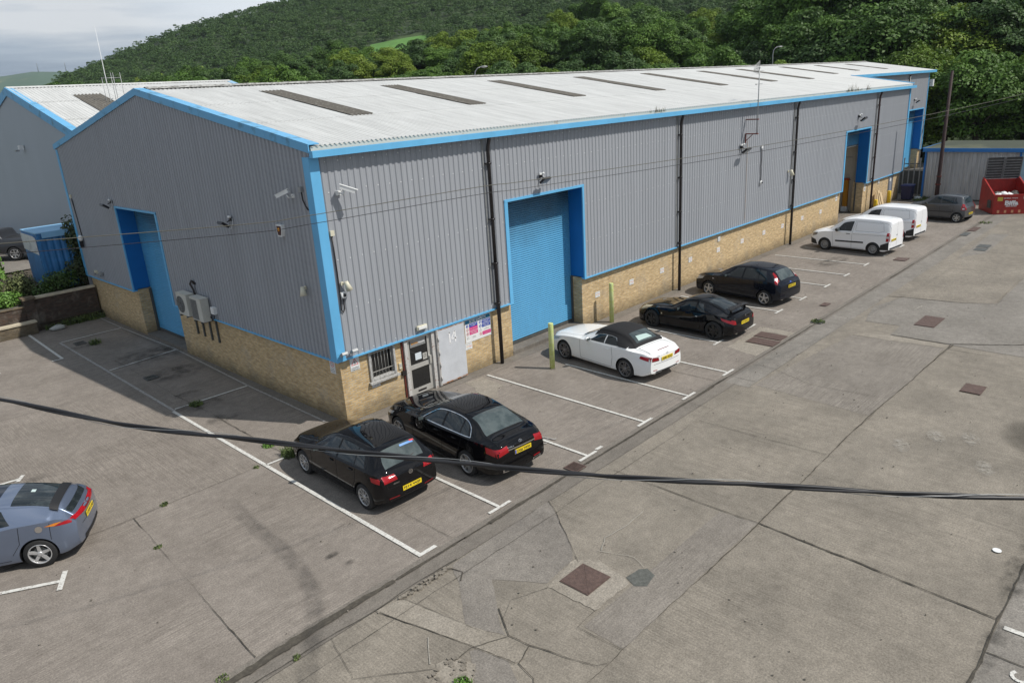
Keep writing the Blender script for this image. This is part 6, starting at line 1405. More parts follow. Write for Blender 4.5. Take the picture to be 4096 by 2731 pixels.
# ---------------------------------------------------------------- white convertible, black roof
S = dict(tail=(3.6, .86), L=4.62, wr=.325, wx=(.80, 3.56), spokes=5, rim=.76, wstyle='twin', wm=mat('grey_alloy', (.22, .22, .23), .3, metal=.7), fb=.08, rb=.05,
 top=[(0, .64), (.06, .74), (.3, .83), (.8, .92), (1.3, .975), (1.5, 1.0), (1.8, 1.12), (2.15, 1.28), (2.4, 1.355), (2.8, 1.385), (3.15, 1.35), (3.45, 1.25), (3.72, 1.09), (3.86, 1.015), (4.1, 1.0), (4.4, .975), (4.55, .94), (4.62, .88)],
 drop=[(0, .05), (1.3, .05), (1.6, .08), (2.3, .09), (3.4, .11), (3.8, .06), (4.62, .05)], yr=[(0, .50), (.3, .64), (1.3, .70), (1.6, .66), (2.3, .55), (2.9, .56), (3.3, .55), (3.6, .58), (3.9, .66), (4.62, .60)],
 zb=[(0, .58), (.3, .72), (1.4, .885), (2.8, .915), (3.6, .95), (4.2, .935), (4.62, .82)], yb=[(0, .56), (.25, .76), (.9, .84), (2, .865), (3.6, .875), (4.1, .80), (4.62, .66)], ym=[(0, .60), (.15, .78), (.5, .875), (1, .893), (3.6, .91), (4.2, .85), (4.62, .72)],
 zs=[(0, .22), (.3, .17), (4.2, .18), (4.62, .30)])
M_wht = paint('white_car_paint', (.82, .83, .82)); M_soft = mat('soft_top', (.010, .010, .011), .85, bump=.2, bscale=60)
c = Car('convertible', 'white convertible with black fabric roof between the two lime green bollards', 'car', S, M_wht, (8.53, -3.19, 0), HD_-.111)
f = c.f
c.patch('soft_top', M_soft, 'T', lambda u, v: (2.16+(3.84-2.16)*v, (2*u-1)*(f['yr'](2.16+1.68*v)+.005-.03*(v > .9))), 24, 22, .012)
for ax in 'LR': c.patch('soft_top', M_soft, ax, lambda u, v: (2.10+1.72*u+.0*v, (lambda x: (lambda lo, hi: lo+(hi-lo)*v)(max(f['zb'](x)+.035, (f['top'](x)-f['drop'](x))-.08-(.0 if x < 3.05 else (x-3.05)*1.0)), f['top'](x)-f['drop'](x)+.03))(2.10+1.72*u)), 22, 5, .010)
c.screen('windscreen', 1.54, 2.12, .03, .05, M_glass); c.side_window(1.95, 2.62, 2.25, 2.62, hi=.09); c.side_window(2.66, 3.28, 2.66, 3.02, hi=.09)
c.quad('rear_window', M_glass2, 'T', [(3.30, -.40), (3.30, .40), (3.72, .47), (3.72, -.47)], 12, 8, .020); c.quad('papers_on_shelf', mat('pale_papers', (.38, .50, .47), .5), 'T', [(3.52, -.18), (3.48, .30), (3.66, .34), (3.66, -.30)], 5, 4, .026)
c.stripe('mirror_trim', M_chrome, 'L', [(1.88, .935), (3.35, .975)], .014)
c.seams([('L', [(1.62, .27), (1.56, .92)]), ('L', [(3.0, .30), (3.05, .6), (2.98, .93)]), ('L', [(1.62, .26), (2.98, .26)]), ('T', [(3.92, -.58), (3.92, .58)]), ('B', [(-.6, .60), (.6, .60)]), ('T', [(3.92, -.58), (4.48, -.60)]), ('T', [(3.92, .58), (4.48, .60)])])
for sg in (1, -1):
    c.quad('tail_light', M_tail2, 'B', [(sg*.36, .68), (sg*.70, .70), (sg*.70, .84), (sg*.40, .80)], 8, 5, .007); c.quad('tail_light', M_tail, 'L' if sg > 0 else 'R', [(4.18, .78), (4.52, .71), (4.52, .83), (4.22, .86)], 8, 5, .007)
    c.quad('light_band', M_tail, 'B', [(sg*.39, .725), (sg*.70, .745), (sg*.70, .77), (sg*.39, .75)], 8, 2, .009); c.exhaust([sg*.48], .27)
c.quad('diffuser', M_trimb, 'B', [(-.55, .30), (.55, .30), (.50, .36), (-.50, .36)], 12, 3, .006); c.quad('brake_light', M_tail2, 'T', [(4.47, -.26), (4.47, .26), (4.50, .26), (4.50, -.26)], 6, 2, .008)
c.plate(.72, 'S88 RSG'); c.badge('star', .865, 0, .045); c.script('E 350', .84, .40, .12, .025); c.handles([(2.82, .83)]); c.mirrors(1.98, .94)
c.quad('headlight', M_head, 'L', [(.10, .56), (.5, .66), (.60, .75), (.12, .68)], 8, 4, .005, both=True); c.quad('side_lamp', M_tail, 'B', [(-.62, .40), (-.45, .39), (-.45, .41), (-.62, .42)], 4, 2, .006, both=True)

# ---------------------------------------------------------------- black coupe
S = dict(tail=(3.46, .84), L=4.24, wr=.335, wx=(.78, 3.42), spokes=6, rim=.72, wm=M_blackwheel, fb=.07, rb=.05,
 top=[(0, .60), (.06, .68), (.3, .77), (.7, .84), (1.2, .885), (1.42, .92), (1.75, 1.08), (2.05, 1.22), (2.3, 1.29), (2.6, 1.305), (3.0, 1.24), (3.4, 1.12), (3.75, 1.0), (3.95, .955), (4.12, .93), (4.24, .84)],
 drop=[(0, .06), (1.3, .05), (1.6, .10), (2.3, .09), (3.2, .10), (3.8, .07), (4.24, .05)], yr=[(0, .48), (.3, .60), (1.3, .66), (1.6, .62), (2.2, .50), (2.6, .50), (3.1, .47), (3.5, .50), (3.9, .60), (4.24, .56)],
 zb=[(0, .54), (.3, .68), (.8, .78), (1.4, .83), (2.3, .84), (2.9, .87), (3.4, .90), (3.9, .87), (4.24, .76)], yb=[(0, .54), (.25, .76), (.8, .85), (1.5, .80), (2.4, .80), (3.3, .87), (3.8, .80), (4.24, .64)], ym=[(0, .58), (.15, .78), (.5, .89), (.9, .90), (1.8, .87), (2.5, .87), (3.4, .915), (3.9, .86), (4.24, .70)],
 zs=[(0, .18), (.3, .14), (3.8, .16), (4.24, .26)], zm=.46)
M_blk2 = paint('black_coupe_paint', (.0045, .0048, .006), .0, .3)
c = Car('coupe', 'low black two door coupe with rear spoiler and black wheels', 'car', S, M_blk2, (13.27, -3.43, 0), HD_-.03)
c.screen('windscreen', 1.46, 2.18, .03, .05, M_glass); c.screen('rear_window', 2.95, 3.62, .06, .10, M_glass); c.side_window(1.80, 2.58, 2.15, 2.55, hi=.05); c.side_window(2.64, 3.02, 2.62, 2.82, hi=.05)
c.seams([('L', [(1.50, .25), (1.46, .80)]), ('L', [(2.82, .26), (2.88, .55), (2.78, .88)]), ('L', [(1.5, .24), (2.8, .24)]), ('B', [(-.52, .62), (.52, .62)])])
for sg in (1, -1): c.quad('tail_light', M_tail, 'L' if sg > 0 else 'R', [(3.78, .74), (4.20, .62), (4.20, .72), (3.70, .84)], 8, 4, .008); c.quad('tail_light', M_tail, 'B', [(sg*.55, .60), (sg*.70, .62), (sg*.70, .78), (sg*.60, .74)], 6, 4, .008); c.exhaust([sg*.42], .24)
mb = MB(); L = S['L']
P = [(-.60, 3.98), (-.56, 3.86), (.56, 3.86), (.60, 3.98)]
for k in range(12):
    a = -.58+1.16*k/12; b = -.58+1.16*(k+1)/12; h = lambda y: 1.075+.02*math.cos(y*2.4)
    mb.box((c.X(4.04), a, h((a+b)/2)), (c.X(3.84), b+.0005, h((a+b)/2)+.024))
for sy in (-.5, .46): mb.box((c.X(3.98), sy, .92), (c.X(3.90), sy+.04, 1.078))
mb.build('rear_spoiler', M_blk2, c.t); c.plate(.60, 'W16KD J', tilt=0); c.badge('ring', .82, 0, .038); c.handles([(2.70, .74)], M_chrome, .10); c.mirrors(1.9, .87)
c.quad('headlight', mat('dull_headlamp', (.42, .38, .28), .2), 'L', [(.22, .60), (.55, .70), (.70, .80), (.26, .74)], 8, 4, .006, both=True); c.quad('side_badge', M_chrome, 'L', [(1.20, .60), (1.25, .60), (1.25, .65), (1.20, .65)], 3, 3, .006, both=True)

# ---------------------------------------------------------------- dark blue five door hatchback
S = dict(tail=(3.52, .82), L=4.25, wr=.318, wx=(.84, 3.48), spokes=5, rim=.70, wm=M_alloy, fb=.08, rb=.05,
 top=[(0, .68), (.06, .77), (.25, .86), (.6, .94), (.95, .99), (1.12, 1.03), (1.5, 1.22), (1.85, 1.38), (2.15, 1.455), (2.6, 1.49), (3.2, 1.465), (3.65, 1.40), (3.78, 1.33), (3.95, 1.17), (4.08, 1.03), (4.15, .97), (4.25, .90)],
 drop=[(0, .05), (1.0, .05), (1.3, .09), (2.0, .07), (3.6, .07), (4.25, .05)], yr=[(0, .52), (.3, .64), (1.0, .70), (1.3, .66), (1.9, .57), (2.4, .57), (3.3, .55), (3.7, .53), (3.95, .60), (4.25, .62)],
 zb=[(0, .60), (.3, .75), (1.2, .93), (2.5, .965), (3.5, 1.0), (4.0, .98), (4.25, .84)], yb=[(0, .58), (.25, .80), (.8, .87), (2, .885), (3.5, .875), (4.0, .81), (4.25, .70)], ym=[(0, .62), (.15, .81), (.5, .90), (1, .918), (3.5, .918), (4.0, .87), (4.25, .76)],
 zs=[(0, .24), (.3, .19), (3.8, .19), (4.25, .30)])
M_navy = paint('dark_blue_paint', (.006, .008, .014))
c = Car('hatchback', 'dark blue black five door hatchback with tall slanted tail lights, beyond the coupe', 'car', S, M_navy, (18.22, -2.99, 0), HD_-.10)
c.screen('windscreen', 1.18, 2.08, .03, .05, M_glass); c.screen('rear_window', 3.70, 4.06, .07, .12, M_glass2); c.side_window(1.62, 2.40, 2.08, 2.40); c.side_window(2.47, 3.14, 2.47, 3.08); c.side_window(3.18, 3.56, 3.12, 3.36)
c.seams([('L', [(1.32, .28), (1.28, .95)]), ('L', [(2.435, .26), (2.435, 1.39)]), ('L', [(3.04, .42), (3.18, .62), (3.24, 1.0)]), ('L', [(1.32, .28), (3.0, .28)]), ('B', [(-.60, .64), (.60, .64)])])
for sg in (1, -1):
    c.quad('tail_light', M_tail, 'T', [(3.66, sg*.53), (3.66, sg*.59), (4.02, sg*.74), (4.05, sg*.60)], 4, 10, .008); c.quad('tail_light', M_tail, 'L' if sg > 0 else 'R', [(4.0, .93), (4.12, .90), (3.86, 1.22), (3.72, 1.30)], 5, 8, .009); c.quad('reversing_lamp', M_pclear, 'L' if sg > 0 else 'R', [(3.90, 1.05), (3.99, 1.05), (3.93, 1.13), (3.84, 1.13)], 4, 3, .012)
c.plate(.78, 'MW57 EYA'); c.badge('oval', .92, 0, .04, M_plog); c.stripe('body_moulding', M_trimb, 'L', [(1.4, .52), (3.0, .54)], .035); c.stripe('bumper_strip', M_trimb, 'B', [(-.68, .58), (.68, .58)], .03, both=False)
c.handles([(2.24, .88), (3.04, .91)]); c.mirrors(1.66, .98); c.quad('indicator', M_pclear, 'L', [(1.02, .78), (1.10, .78), (1.10, .81), (1.02, .81)], 3, 2, .006, both=True); c.exhaust([.45], .26); c.quad('headlight', M_head, 'L', [(.12, .62), (.5, .72), (.60, .82), (.14, .74)], 8, 4, .005, both=True); c.wiper('T', (4.06, 0), (3.98, -.3))

# ---------------------------------------------------------------- two white vans
S = dict(tail=(3.4, .70), L=4.38, wr=.31, wx=(.86, 3.35+.0), spokes=0, rim=.66, wm=M_steelwheel, wstyle='steel', fb=.08, rb=.03,
 top=[(0, .78), (.06, .88), (.25, .97), (.6, 1.06), (.85, 1.10), (1.0, 1.16), (1.3, 1.38), (1.65, 1.62), (1.95, 1.74), (2.4, 1.80), (3.2, 1.80), (4.0, 1.77), (4.25, 1.74), (4.34, 1.69), (4.38, 1.62)],
 drop=[(0, .06), (.9, .06), (1.2, .10), (1.8, .11), (4.2, .11), (4.38, .10)], yr=[(0, .56), (.3, .66), (.9, .72), (1.2, .70), (1.8, .66), (2.4, .665), (3.6, .66), (4.2, .64), (4.38, .60)],
 zb=[(0, .68), (.3, .84), (.9, 1.0), (2.3, 1.06), (3.4, 1.10), (4.38, 1.10)], yb=[(0, .60), (.25, .79), (.8, .86), (2, .875), (3.6, .875), (4.2, .85), (4.38, .80)], ym=[(0, .64), (.15, .80), (.5, .875), (1, .89), (3.6, .89), (4.2, .87), (4.38, .81)],
 zs=[(0, .26), (.3, .21), (4.0, .21), (4.38, .30)], zm=.62)
M_van = paint('white_van_paint', (.84, .85, .86), 0, .35)
def make_van(label, loc, txt):
    c = Car('van', label, 'van', S, M_van, loc, HD_-.09, 'white panel vans')
    c.screen('windscreen', 1.0, 1.72, .03, .05, M_glass); c.side_window(1.30, 2.20, 1.72, 2.28, hi=.09)
    c.seams([('L', [(1.30, .30), (1.22, 1.0)]), ('L', [(2.26, .28), (2.26, 1.12), (2.36, 1.62)]), ('L', [(1.3, .27), (2.9, .27)]), ('L', [(2.40, 1.18), (2.42, 1.60), (3.85, 1.58), (3.98, 1.22), (3.7, 1.16), (2.40, 1.14)]), ('L', [(2.3, .98), (4.15, 1.02)]), ('B', [(0, .40), (0, 1.66)]), ('B', [(-.70, .55), (-.68, 1.64)]), ('B', [(.70, .55), (.68, 1.64)]), ('T', [(4.27, -.6), (4.27, .6)])], .008)
    c.stripe('door_moulding', M_trimb, 'L', [(1.42, .56), (2.86, .60)], .075)
    for ax in 'LR': c.quad('corner_bumper', M_trimb, ax, [(3.78, .30), (4.36, .32), (4.36, .72), (3.86, .56)], 8, 6, .008); c.quad('front_bumper', M_trimb, ax, [(.02, .30), (.46, .27), (.36, .52), (.02, .60)], 6, 5, .008); c.quad('tail_light', M_tail, ax, [(4.18, .74), (4.35, .74), (4.35, 1.16), (4.20, 1.16)], 4, 6, .010)
    for sg in (1, -1): c.quad('tail_light', M_tail, 'B', [(sg*.74, .74), (sg*.80, .74), (sg*.80, 1.16), (sg*.76, 1.16)], 3, 6, .010); c.quad('lamp_band', M_pclear, 'L' if sg > 0 else 'R', [(4.185, .90), (4.352, .90), (4.352, .99), (4.19, .99)], 4, 2, .014)
    c.quad('bumper_insert', M_trimb, 'B', [(-.7, .32), (.7, .32), (.7, .40), (-.7, .40)], 10, 3, .006); c.quad('rear_handle', M_trimb, 'B', [(-.02, .97), (.10, .97), (.10, 1.0), (-.02, 1.0)], 3, 2, .012)
    c.plate(.78, txt, y=.33, tilt=0); c.handles([(2.06, .97)], M_trimb, .2); c.mirrors(1.52, 1.10, M_trimb, 1.2); c.quad('headlight', mat('van_headlamp', (.16, .15, .14), .15, spec=.8), 'L', [(.06, .66), (.40, .76), (.44, .90), (.08, .82)], 8, 4, .006, both=True)
    return c
make_van('white panel van in front, its whole side in view, beside the third downpipe', (29.14, -3.58, 0), 'CX17 KLM'); make_van('white panel van behind the other one, mostly hidden by it', (33.25, -3.5, 0), 'CV66 ZFT')

# ---------------------------------------------------------------- small grey hatchback
S = dict(tail=(3.04, .78), L=3.50, wr=.285, wx=(.70, 3.08-.0), spokes=6, rim=.70, wm=M_alloy, fb=.07, rb=.05,
 top=[(0, .72), (.06, .82), (.25, .92), (.5, .99), (.7, 1.04), (.85, 1.09), (1.2, 1.30), (1.5, 1.44), (1.8, 1.515), (2.2, 1.54), (2.8, 1.515), (3.12, 1.46), (3.2, 1.38), (3.32, 1.18), (3.40, 1.04), (3.44, .98), (3.50, .90)],
 drop=[(0, .05), (.8, .05), (1.1, .09), (1.8, .07), (3.1, .07), (3.5, .05)], yr=[(0, .48), (.3, .58), (.8, .64), (1.1, .60), (1.6, .53), (2.2, .535), (2.9, .52), (3.15, .51), (3.5, .56)],
 zb=[(0, .62), (.3, .80), (.9, .95), (2.0, 1.0), (3.0, 1.04), (3.3, 1.0), (3.5, .86)], yb=[(0, .54), (.25, .72), (.7, .77), (1.6, .785), (2.9, .775), (3.3, .73), (3.5, .64)], ym=[(0, .58), (.15, .73), (.5, .79), (1, .80), (2.9, .80), (3.3, .77), (3.5, .68)],
 zs=[(0, .26), (.3, .21), (3.2, .21), (3.5, .32)])
M_gry = paint('grey_paint', (.085, .088, .095), .5)
S['wx'] = (.68, 3.0)
c = Car('small_hatchback', 'small grey five door hatchback facing the far end of the wall, beside the red skip', 'car', S, M_gry, (39.75, -4.57, 0), HD_-.15)
c.screen('windscreen', .90, 1.72, .03, .05, M_glass); c.screen('rear_window', 3.13, 3.36, .06, .08, M_glass); c.side_window(1.22, 1.98, 1.62, 1.98); c.side_window(2.05, 2.74, 2.05, 2.70, ); c.side_window(2.77, 2.98, 2.74, 2.80)
c.seams([('L', [(1.05, .30), (1.02, .95)]), ('L', [(2.015, .28), (2.015, 1.43)]), ('L', [(2.62, .42), (2.74, .60), (2.80, 1.02)]), ('L', [(1.05, .28), (2.6, .28)]), ('B', [(-.55, .62), (.55, .62)])])
for sg in (1, -1): c.quad('tail_light', M_tail, 'L' if sg > 0 else 'R', [(3.22, .76), (3.46, .72), (3.36, 1.05), (3.26, 1.10)], 5, 6, .008); c.quad('reversing_lamp', M_pclear, 'L' if sg > 0 else 'R', [(3.30, .78), (3.44, .78), (3.42, .86), (3.30, .86)], 4, 3, .012); c.quad('tail_light', M_tail, 'B', [(sg*.56, .74), (sg*.66, .74), (sg*.66, .98), (sg*.60, 1.0)], 4, 5, .008)
c.plate(.50, 'WR09 UXA'); c.stripe('door_moulding', M_trimb, 'L', [(1.1, .58), (2.7, .62)], .045); c.handles([(1.84, .90), (2.56, .94)]); c.mirrors(1.26, 1.0, M_trimb); c.badge('letter', .90, 0, .035); c.quad('headlight', mat('clear_headlamp', (.62, .63, .60), .1, spec=.8), 'L', [(.10, .68), (.40, .74), (.62, .90), (.14, .82)], 8, 4, .006, both=True); c.quad('window_notice', T_white, 'R', [(1.80, 1.20), (1.90, 1.20), (1.90, 1.32), (1.80, 1.32)], 3, 3, .008)

# ---------------------------------------------------------------- silver blue hatchback at the left edge
S = dict(L=4.17, wr=.318, wx=(.78, 3.42), spokes=5, rim=.70, wm=mat('bright_alloy', (.62, .62, .62), .3, metal=.6), fb=.07, rb=.07,
 top=[(0, .62), (.06, .72), (.3, .84), (.6, .93), (.8, .99), (1.2, 1.17), (1.6, 1.33), (1.9, 1.405), (2.3, 1.44), (2.8, 1.41), (3.3, 1.33), (3.7, 1.22), (3.90, 1.14), (4.0, 1.06), (4.08, .98), (4.17, .90)],
 drop=[(0, .05), (.8, .06), (1.1, .10), (2.0, .08), (3.2, .09), (3.8, .08), (4.17, .05)], yr=[(0, .50), (.3, .62), (.8, .68), (1.2, .64), (1.8, .57), (2.3, .575), (3.0, .555), (3.6, .54), (3.9, .57), (4.17, .58)],
 zb=[(0, .58), (.3, .74), (.9, .88), (2.2, .93), (3.2, 1.0), (3.8, 1.0), (4.17, .86)], yb=[(0, .56), (.25, .78), (.8, .855), (2, .865), (3.4, .86), (3.9, .80), (4.17, .70)], ym=[(0, .60), (.15, .79), (.5, .875), (1, .885), (3.4, .89), (3.9, .86), (4.17, .76)],
 zs=[(0, .22), (.3, .17), (3.8, .19), (4.17, .30)])
M_slv = paint('silver_blue_paint', (.20, .245, .34), .7, .3)
CH = rad(150)
c = Car('hatchback', 'silver blue hatchback with split rear window and white dots, at the left edge', 'car', S, M_slv, (-8.71, .70, 0), CH, 'cars parked along the warehouse wall')
c.t['label'] = 'silver blue hatchback with sloping tail cut by the left edge of the picture'; del c.t['group']
c.screen('windscreen', .84, 1.78, .03, .05, M_glass); c.screen('roof_panel', 1.86, 2.75, .06, .06, mat('dark_roof_glass', (.010, .013, .02), .06, spec=.7), off=.003)
c.screen('rear_window', 3.02, 3.70, .03, .02, M_glass); c.quad('lower_rear_window', M_glass, 'B', [(-.52, .96), (.52, .96), (.56, 1.06), (-.56, 1.06)], 12, 3, .006)
c.side_window(1.25, 2.25, 1.75, 2.25); c.side_window(2.30, 3.02, 2.30, 2.86)
c.quad('spoiler', M_trimb, 'T', [(3.70, -.58), (3.70, .58), (3.86, .60), (3.86, -.60)], 16, 4, .03)
c.seams([('L', [(2.28, .28), (2.28, 1.33)]), ('L', [(2.95, .40), (3.12, .62), (3.16, .98)]), ('L', [(3.70, .60), (3.72, .95)]), ('B', [(-.5, .66), (.5, .66)]), ('L', [(1.25, .28), (2.9, .28)])])
for sg in (1, -1):
    c.quad('tail_light', M_tail, 'B', [(sg*.20, .83), (sg*.68, .85), (sg*.68, .915), (sg*.20, .905)], 10, 4, .008); c.quad('tail_light', M_tail, 'L' if sg > 0 else 'R', [(3.78, .87), (4.10, .84), (4.10, .91), (3.98, .92)], 6, 4, .008); c.quad('indicator', M_amber, 'L' if sg > 0 else 'R', [(3.62, .90), (3.80, .872), (3.95, .93), (3.80, .93)], 5, 3, .009)
c.quad('tail_band', M_tail2, 'B', [(-.2, .83), (.2, .83), (.2, .90), (-.2, .90)], 8, 3, .008); c.plate(.72, 'CE09 UEJ'); c.exhaust([.45, -.45], .27); [c.patch('fuel_cap', M_chrome, ax, lambda u, v: (3.52+.07*v*math.cos(6.2832*u), .87+.07*v*math.sin(6.2832*u)), 16, 3, .010) for ax in ('L',)]
c.stripe('arch_crease', M_slv, 'R', [(3.0, .66), (3.42, .72), (3.85, .60)], .02); c.quad('diffuser', M_trimb, 'B', [(-.55, .28), (.55, .28), (.5, .40), (-.5, .40)], 12, 3, .006); c.quad('white_sticker', mat('pale_label', (.5, .6, .58), .5), 'T', [(3.25, -.10), (3.25, .02), (3.33, .02), (3.33, -.10)], 3, 2, .008)

# ---------------------------------------------------------------- pickup and car behind the left wall
S = dict(L=5.1, wr=.38, wx=(.9, 4.0), spokes=6, rim=.66, fb=.08, rb=.03,
 top=[(0, .95), (.1, 1.05), (.5, 1.12), (1.2, 1.18), (1.4, 1.25), (1.9, 1.62), (2.2, 1.74), (2.9, 1.76), (3.3, 1.70), (3.42, 1.40), (3.5, 1.26), (4.2, 1.25), (5.0, 1.25), (5.1, 1.2)],
 drop=[(0, .06), (1.4, .06), (2.0, .1), (3.2, .1), (3.5, .04), (5.1, .04)], yr=[(0, .6), (1.3, .74), (2.0, .62), (3.1, .62), (3.5, .80), (5.1, .80)], zb=[(0, .8), (1.2, 1.08), (5.1, 1.15)], yb=[(0, .66), (.3, .86), (5.0, .88), (5.1, .86)], ym=[(0, .7), (.3, .88), (1, .92), (5.0, .91), (5.1, .88)], zs=[(0, .4), (5.1, .42)], zm=.75)
c = Car('pickup', 'dark grey pickup with red tail lamp, behind the bush at the left edge', 'pickup', S, paint('dark_pickup_paint', (.035, .037, .042), .3), (-1.0, 32.6, 1.62), rad(138), 'vehicles on the neighbouring plot')
c.screen('windscreen', 1.45, 2.05, .03, .05, M_glass); c.side_window(1.85, 2.55, 2.1, 2.55, hi=.08); c.side_window(2.62, 3.2, 2.62, 3.15, hi=.08); c.screen('load_cover', 3.55, 5.0, .05, .05, M_trimb)
for sg in (1, -1): c.quad('tail_light', M_tail, 'B', [(sg*.74, .75), (sg*.86, .75), (sg*.86, 1.12), (sg*.74, 1.12)], 3, 4, .008); c.quad('tail_light', M_tail, 'L' if sg > 0 else 'R', [(4.95, .75), (5.09, .75), (5.09, 1.12), (4.95, 1.12)], 3, 4, .008)
c.quad('tailgate', M_glass, 'B', [(-.72, .7), (.72, .7), (.72, 1.15), (-.72, 1.15)], 6, 3, .006); c.mirrors(1.95, 1.2)
c = Car('dark_car', 'dark car glimpsed at the left edge below the dark pickup', 'car', dict(L=4.17, wr=.318, wx=(.82, 3.46), spokes=5, rim=.68, top=[(0, .66), (.25, .83), (1.16, 1.0), (1.85, 1.33), (2.6, 1.45), (3.62, 1.385), (4.02, .99), (4.17, .87)], drop=[(0, .05), (4.17, .06)], yr=[(0, .52), (1.0, .69), (1.9, .565), (3.7, .545), (4.17, .64)], zb=[(0, .58), (1.2, .90), (3.5, .965), (4.17, .82)], yb=[(0, .58), (.8, .85), (3.5, .86), (4.17, .70)], ym=[(0, .62), (.5, .88), (3.5, .897), (4.17, .74)], zs=[(0, .24), (.3, .19), (4.17, .3)]), paint('dark_grey_paint', (.02, .022, .025), .3), (-4.9, 27.2, 1.62), rad(150), 'vehicles on the neighbouring plot')
c.screen('windscreen', 1.22, 2.0, .03, .05, M_glass); c.screen('rear_window', 3.66, 3.95, .06, .1, M_glass); c.side_window(1.62, 2.38, 2.05, 2.38); c.side_window(2.45, 3.2, 2.45, 3.1); c.stripe('roof_bar', M_chrome, 'T', [(2.2, .5), (3.4, .48)], .05, both=False)
c = Car('white_car', 'white car cut by the left edge, beyond the dark pickup', 'car', dict(L=4.17, wr=.318, wx=(.82, 3.46), spokes=5, rim=.68, top=[(0, .66), (.25, .83), (1.16, 1.0), (1.85, 1.33), (2.6, 1.45), (3.62, 1.385), (4.02, .99), (4.17, .87)], drop=[(0, .05), (4.17, .06)], yr=[(0, .52), (1.0, .69), (1.9, .565), (3.7, .545), (4.17, .64)], zb=[(0, .58), (1.2, .90), (3.5, .965), (4.17, .82)], yb=[(0, .58), (.8, .85), (3.5, .86), (4.17, .70)], ym=[(0, .62), (.5, .88), (3.5, .897), (4.17, .74)], zs=[(0, .24), (.3, .19), (4.17, .3)]), M_wht, (-2.6, 36.2, 1.75), rad(120), 'vehicles on the neighbouring plot')
c.screen('windscreen', 1.22, 2.0, .03, .05, M_glass); c.screen('rear_window', 3.66, 3.95, .06, .1, M_glass); c.side_window(1.62, 2.38, 2.05, 2.38); c.side_window(2.45, 3.2, 2.45, 3.1); c.stripe('roof_bar', M_chrome, 'T', [(2.2, .5), (3.4, .48)], .05, both=False)
# ================================================================ terrain, woods, far hills
def itp(tab): xs = [a for a, _ in tab]; ys = [b for _, b in tab]; return lambda x: float(np.interp(x, xs, ys))
e1 = itp([(-30, 1.5), (10, 2.0), (16.7, 2.5), (20.6, 3.3), (25.5, 3.8), (29, 4.05), (35, 4.4), (39.3, 4.66), (43.5, 4.5), (46.2, 5.0), (50, 5.6), (52.6, 5.85), (55.1, 5.7), (57, 4.85), (59.7, 4.85), (62.4, 5.1), (65, 5.6), (70, 6.8), (78, 7.6), (110, 8)])
e2 = itp([(-30, .3), (12, .8), (15.2, 2.2), (16.7, 3.1), (18.2, 3.55), (20.6, 4.45), (22.3, 5.15), (25.2, 6.05), (28.3, 6.8), (38, 8.3), (60, 9.6), (110, 10)])
R1 = itp([(-30, 260), (15, 260), (25, 225), (35, 185), (45, 165), (60, 165), (110, 150)])
TR = 9.0
def ground_z(x, y):
    dx, dy = x-CAM.x, y-CAM.y; r = math.hypot(dx, dy); a = math.degrees(math.atan2(dx, dy)); a = max(-30, min(110, a)); r1 = R1(a)
    z1 = CAM.z+r1*math.tan(rad(e1(a)))-TR; z2 = CAM.z+520*math.tan(rad(e2(a)))-4.6
    rs = [0, 78, 95, r1*.8, r1, r1+25, r1+75, 520, 560, 900]; zs = [-.2, -.2, .4, z1*.62, z1, z1-1, min(z1-6, z2*.35), z2, z2-1, z2-30]
    if a > 66: zs[6] = z1+8
    return float(np.interp(r, rs, zs)) + .6*math.sin(x*.05)*math.cos(y*.043)*min(1, max(0, (r-90)/60))
mb = MB(); rows = []
for a in np.arange(-28, 112, 1.25):
    row = []
    for r in list(range(74, 300, 9))+list(range(300, 900, 24)):
        x = CAM.x+r*math.sin(rad(a)); y = CAM.y+r*math.cos(rad(a)); row.append((x, y, ground_z(x, y)))
    rows.append(row)
mb.grid(rows, 0, True, flip=True)
M_hill = mat('hill_ground', (.020, .035, .012), .95, col2=(.045, .075, .02), c2pos=(.4, .6), vscale=.05)
mb.build('hill', M_hill, kind='structure')
# the distant ridge beyond the valley
mb = MB(); rows = []
for a in np.arange(-25, 34, .5):
    row = []
    for k, r in enumerate((1500, 1900, 2300, 2600, 2900, 3100, 3400, 3900)):
        h = np.interp(a, [-25, 0, 8, 13.3, 15, 16.7, 20, 34], [120, 150, 150, 166, 178, 174, 170, 150]); f = (0, .18, .42, .62, .85, 1, .95, .5)[k]
        row.append((CAM.x+r*math.sin(rad(a)), CAM.y+r*math.cos(rad(a)), -25+(h+25)*f+6*math.sin(a*1.7+k*2)*(f > .1)*(f < .9)))
    rows.append(row)
mb.grid(rows, 0, True, flip=True)
Mf = mat('far_fields', (.045, .095, .045), .95, col2=(.16, .17, .07), c2pos=(.50, .60), vscale=.0035, detail=5); mb.build('distant_hill', Mf, kind='structure')
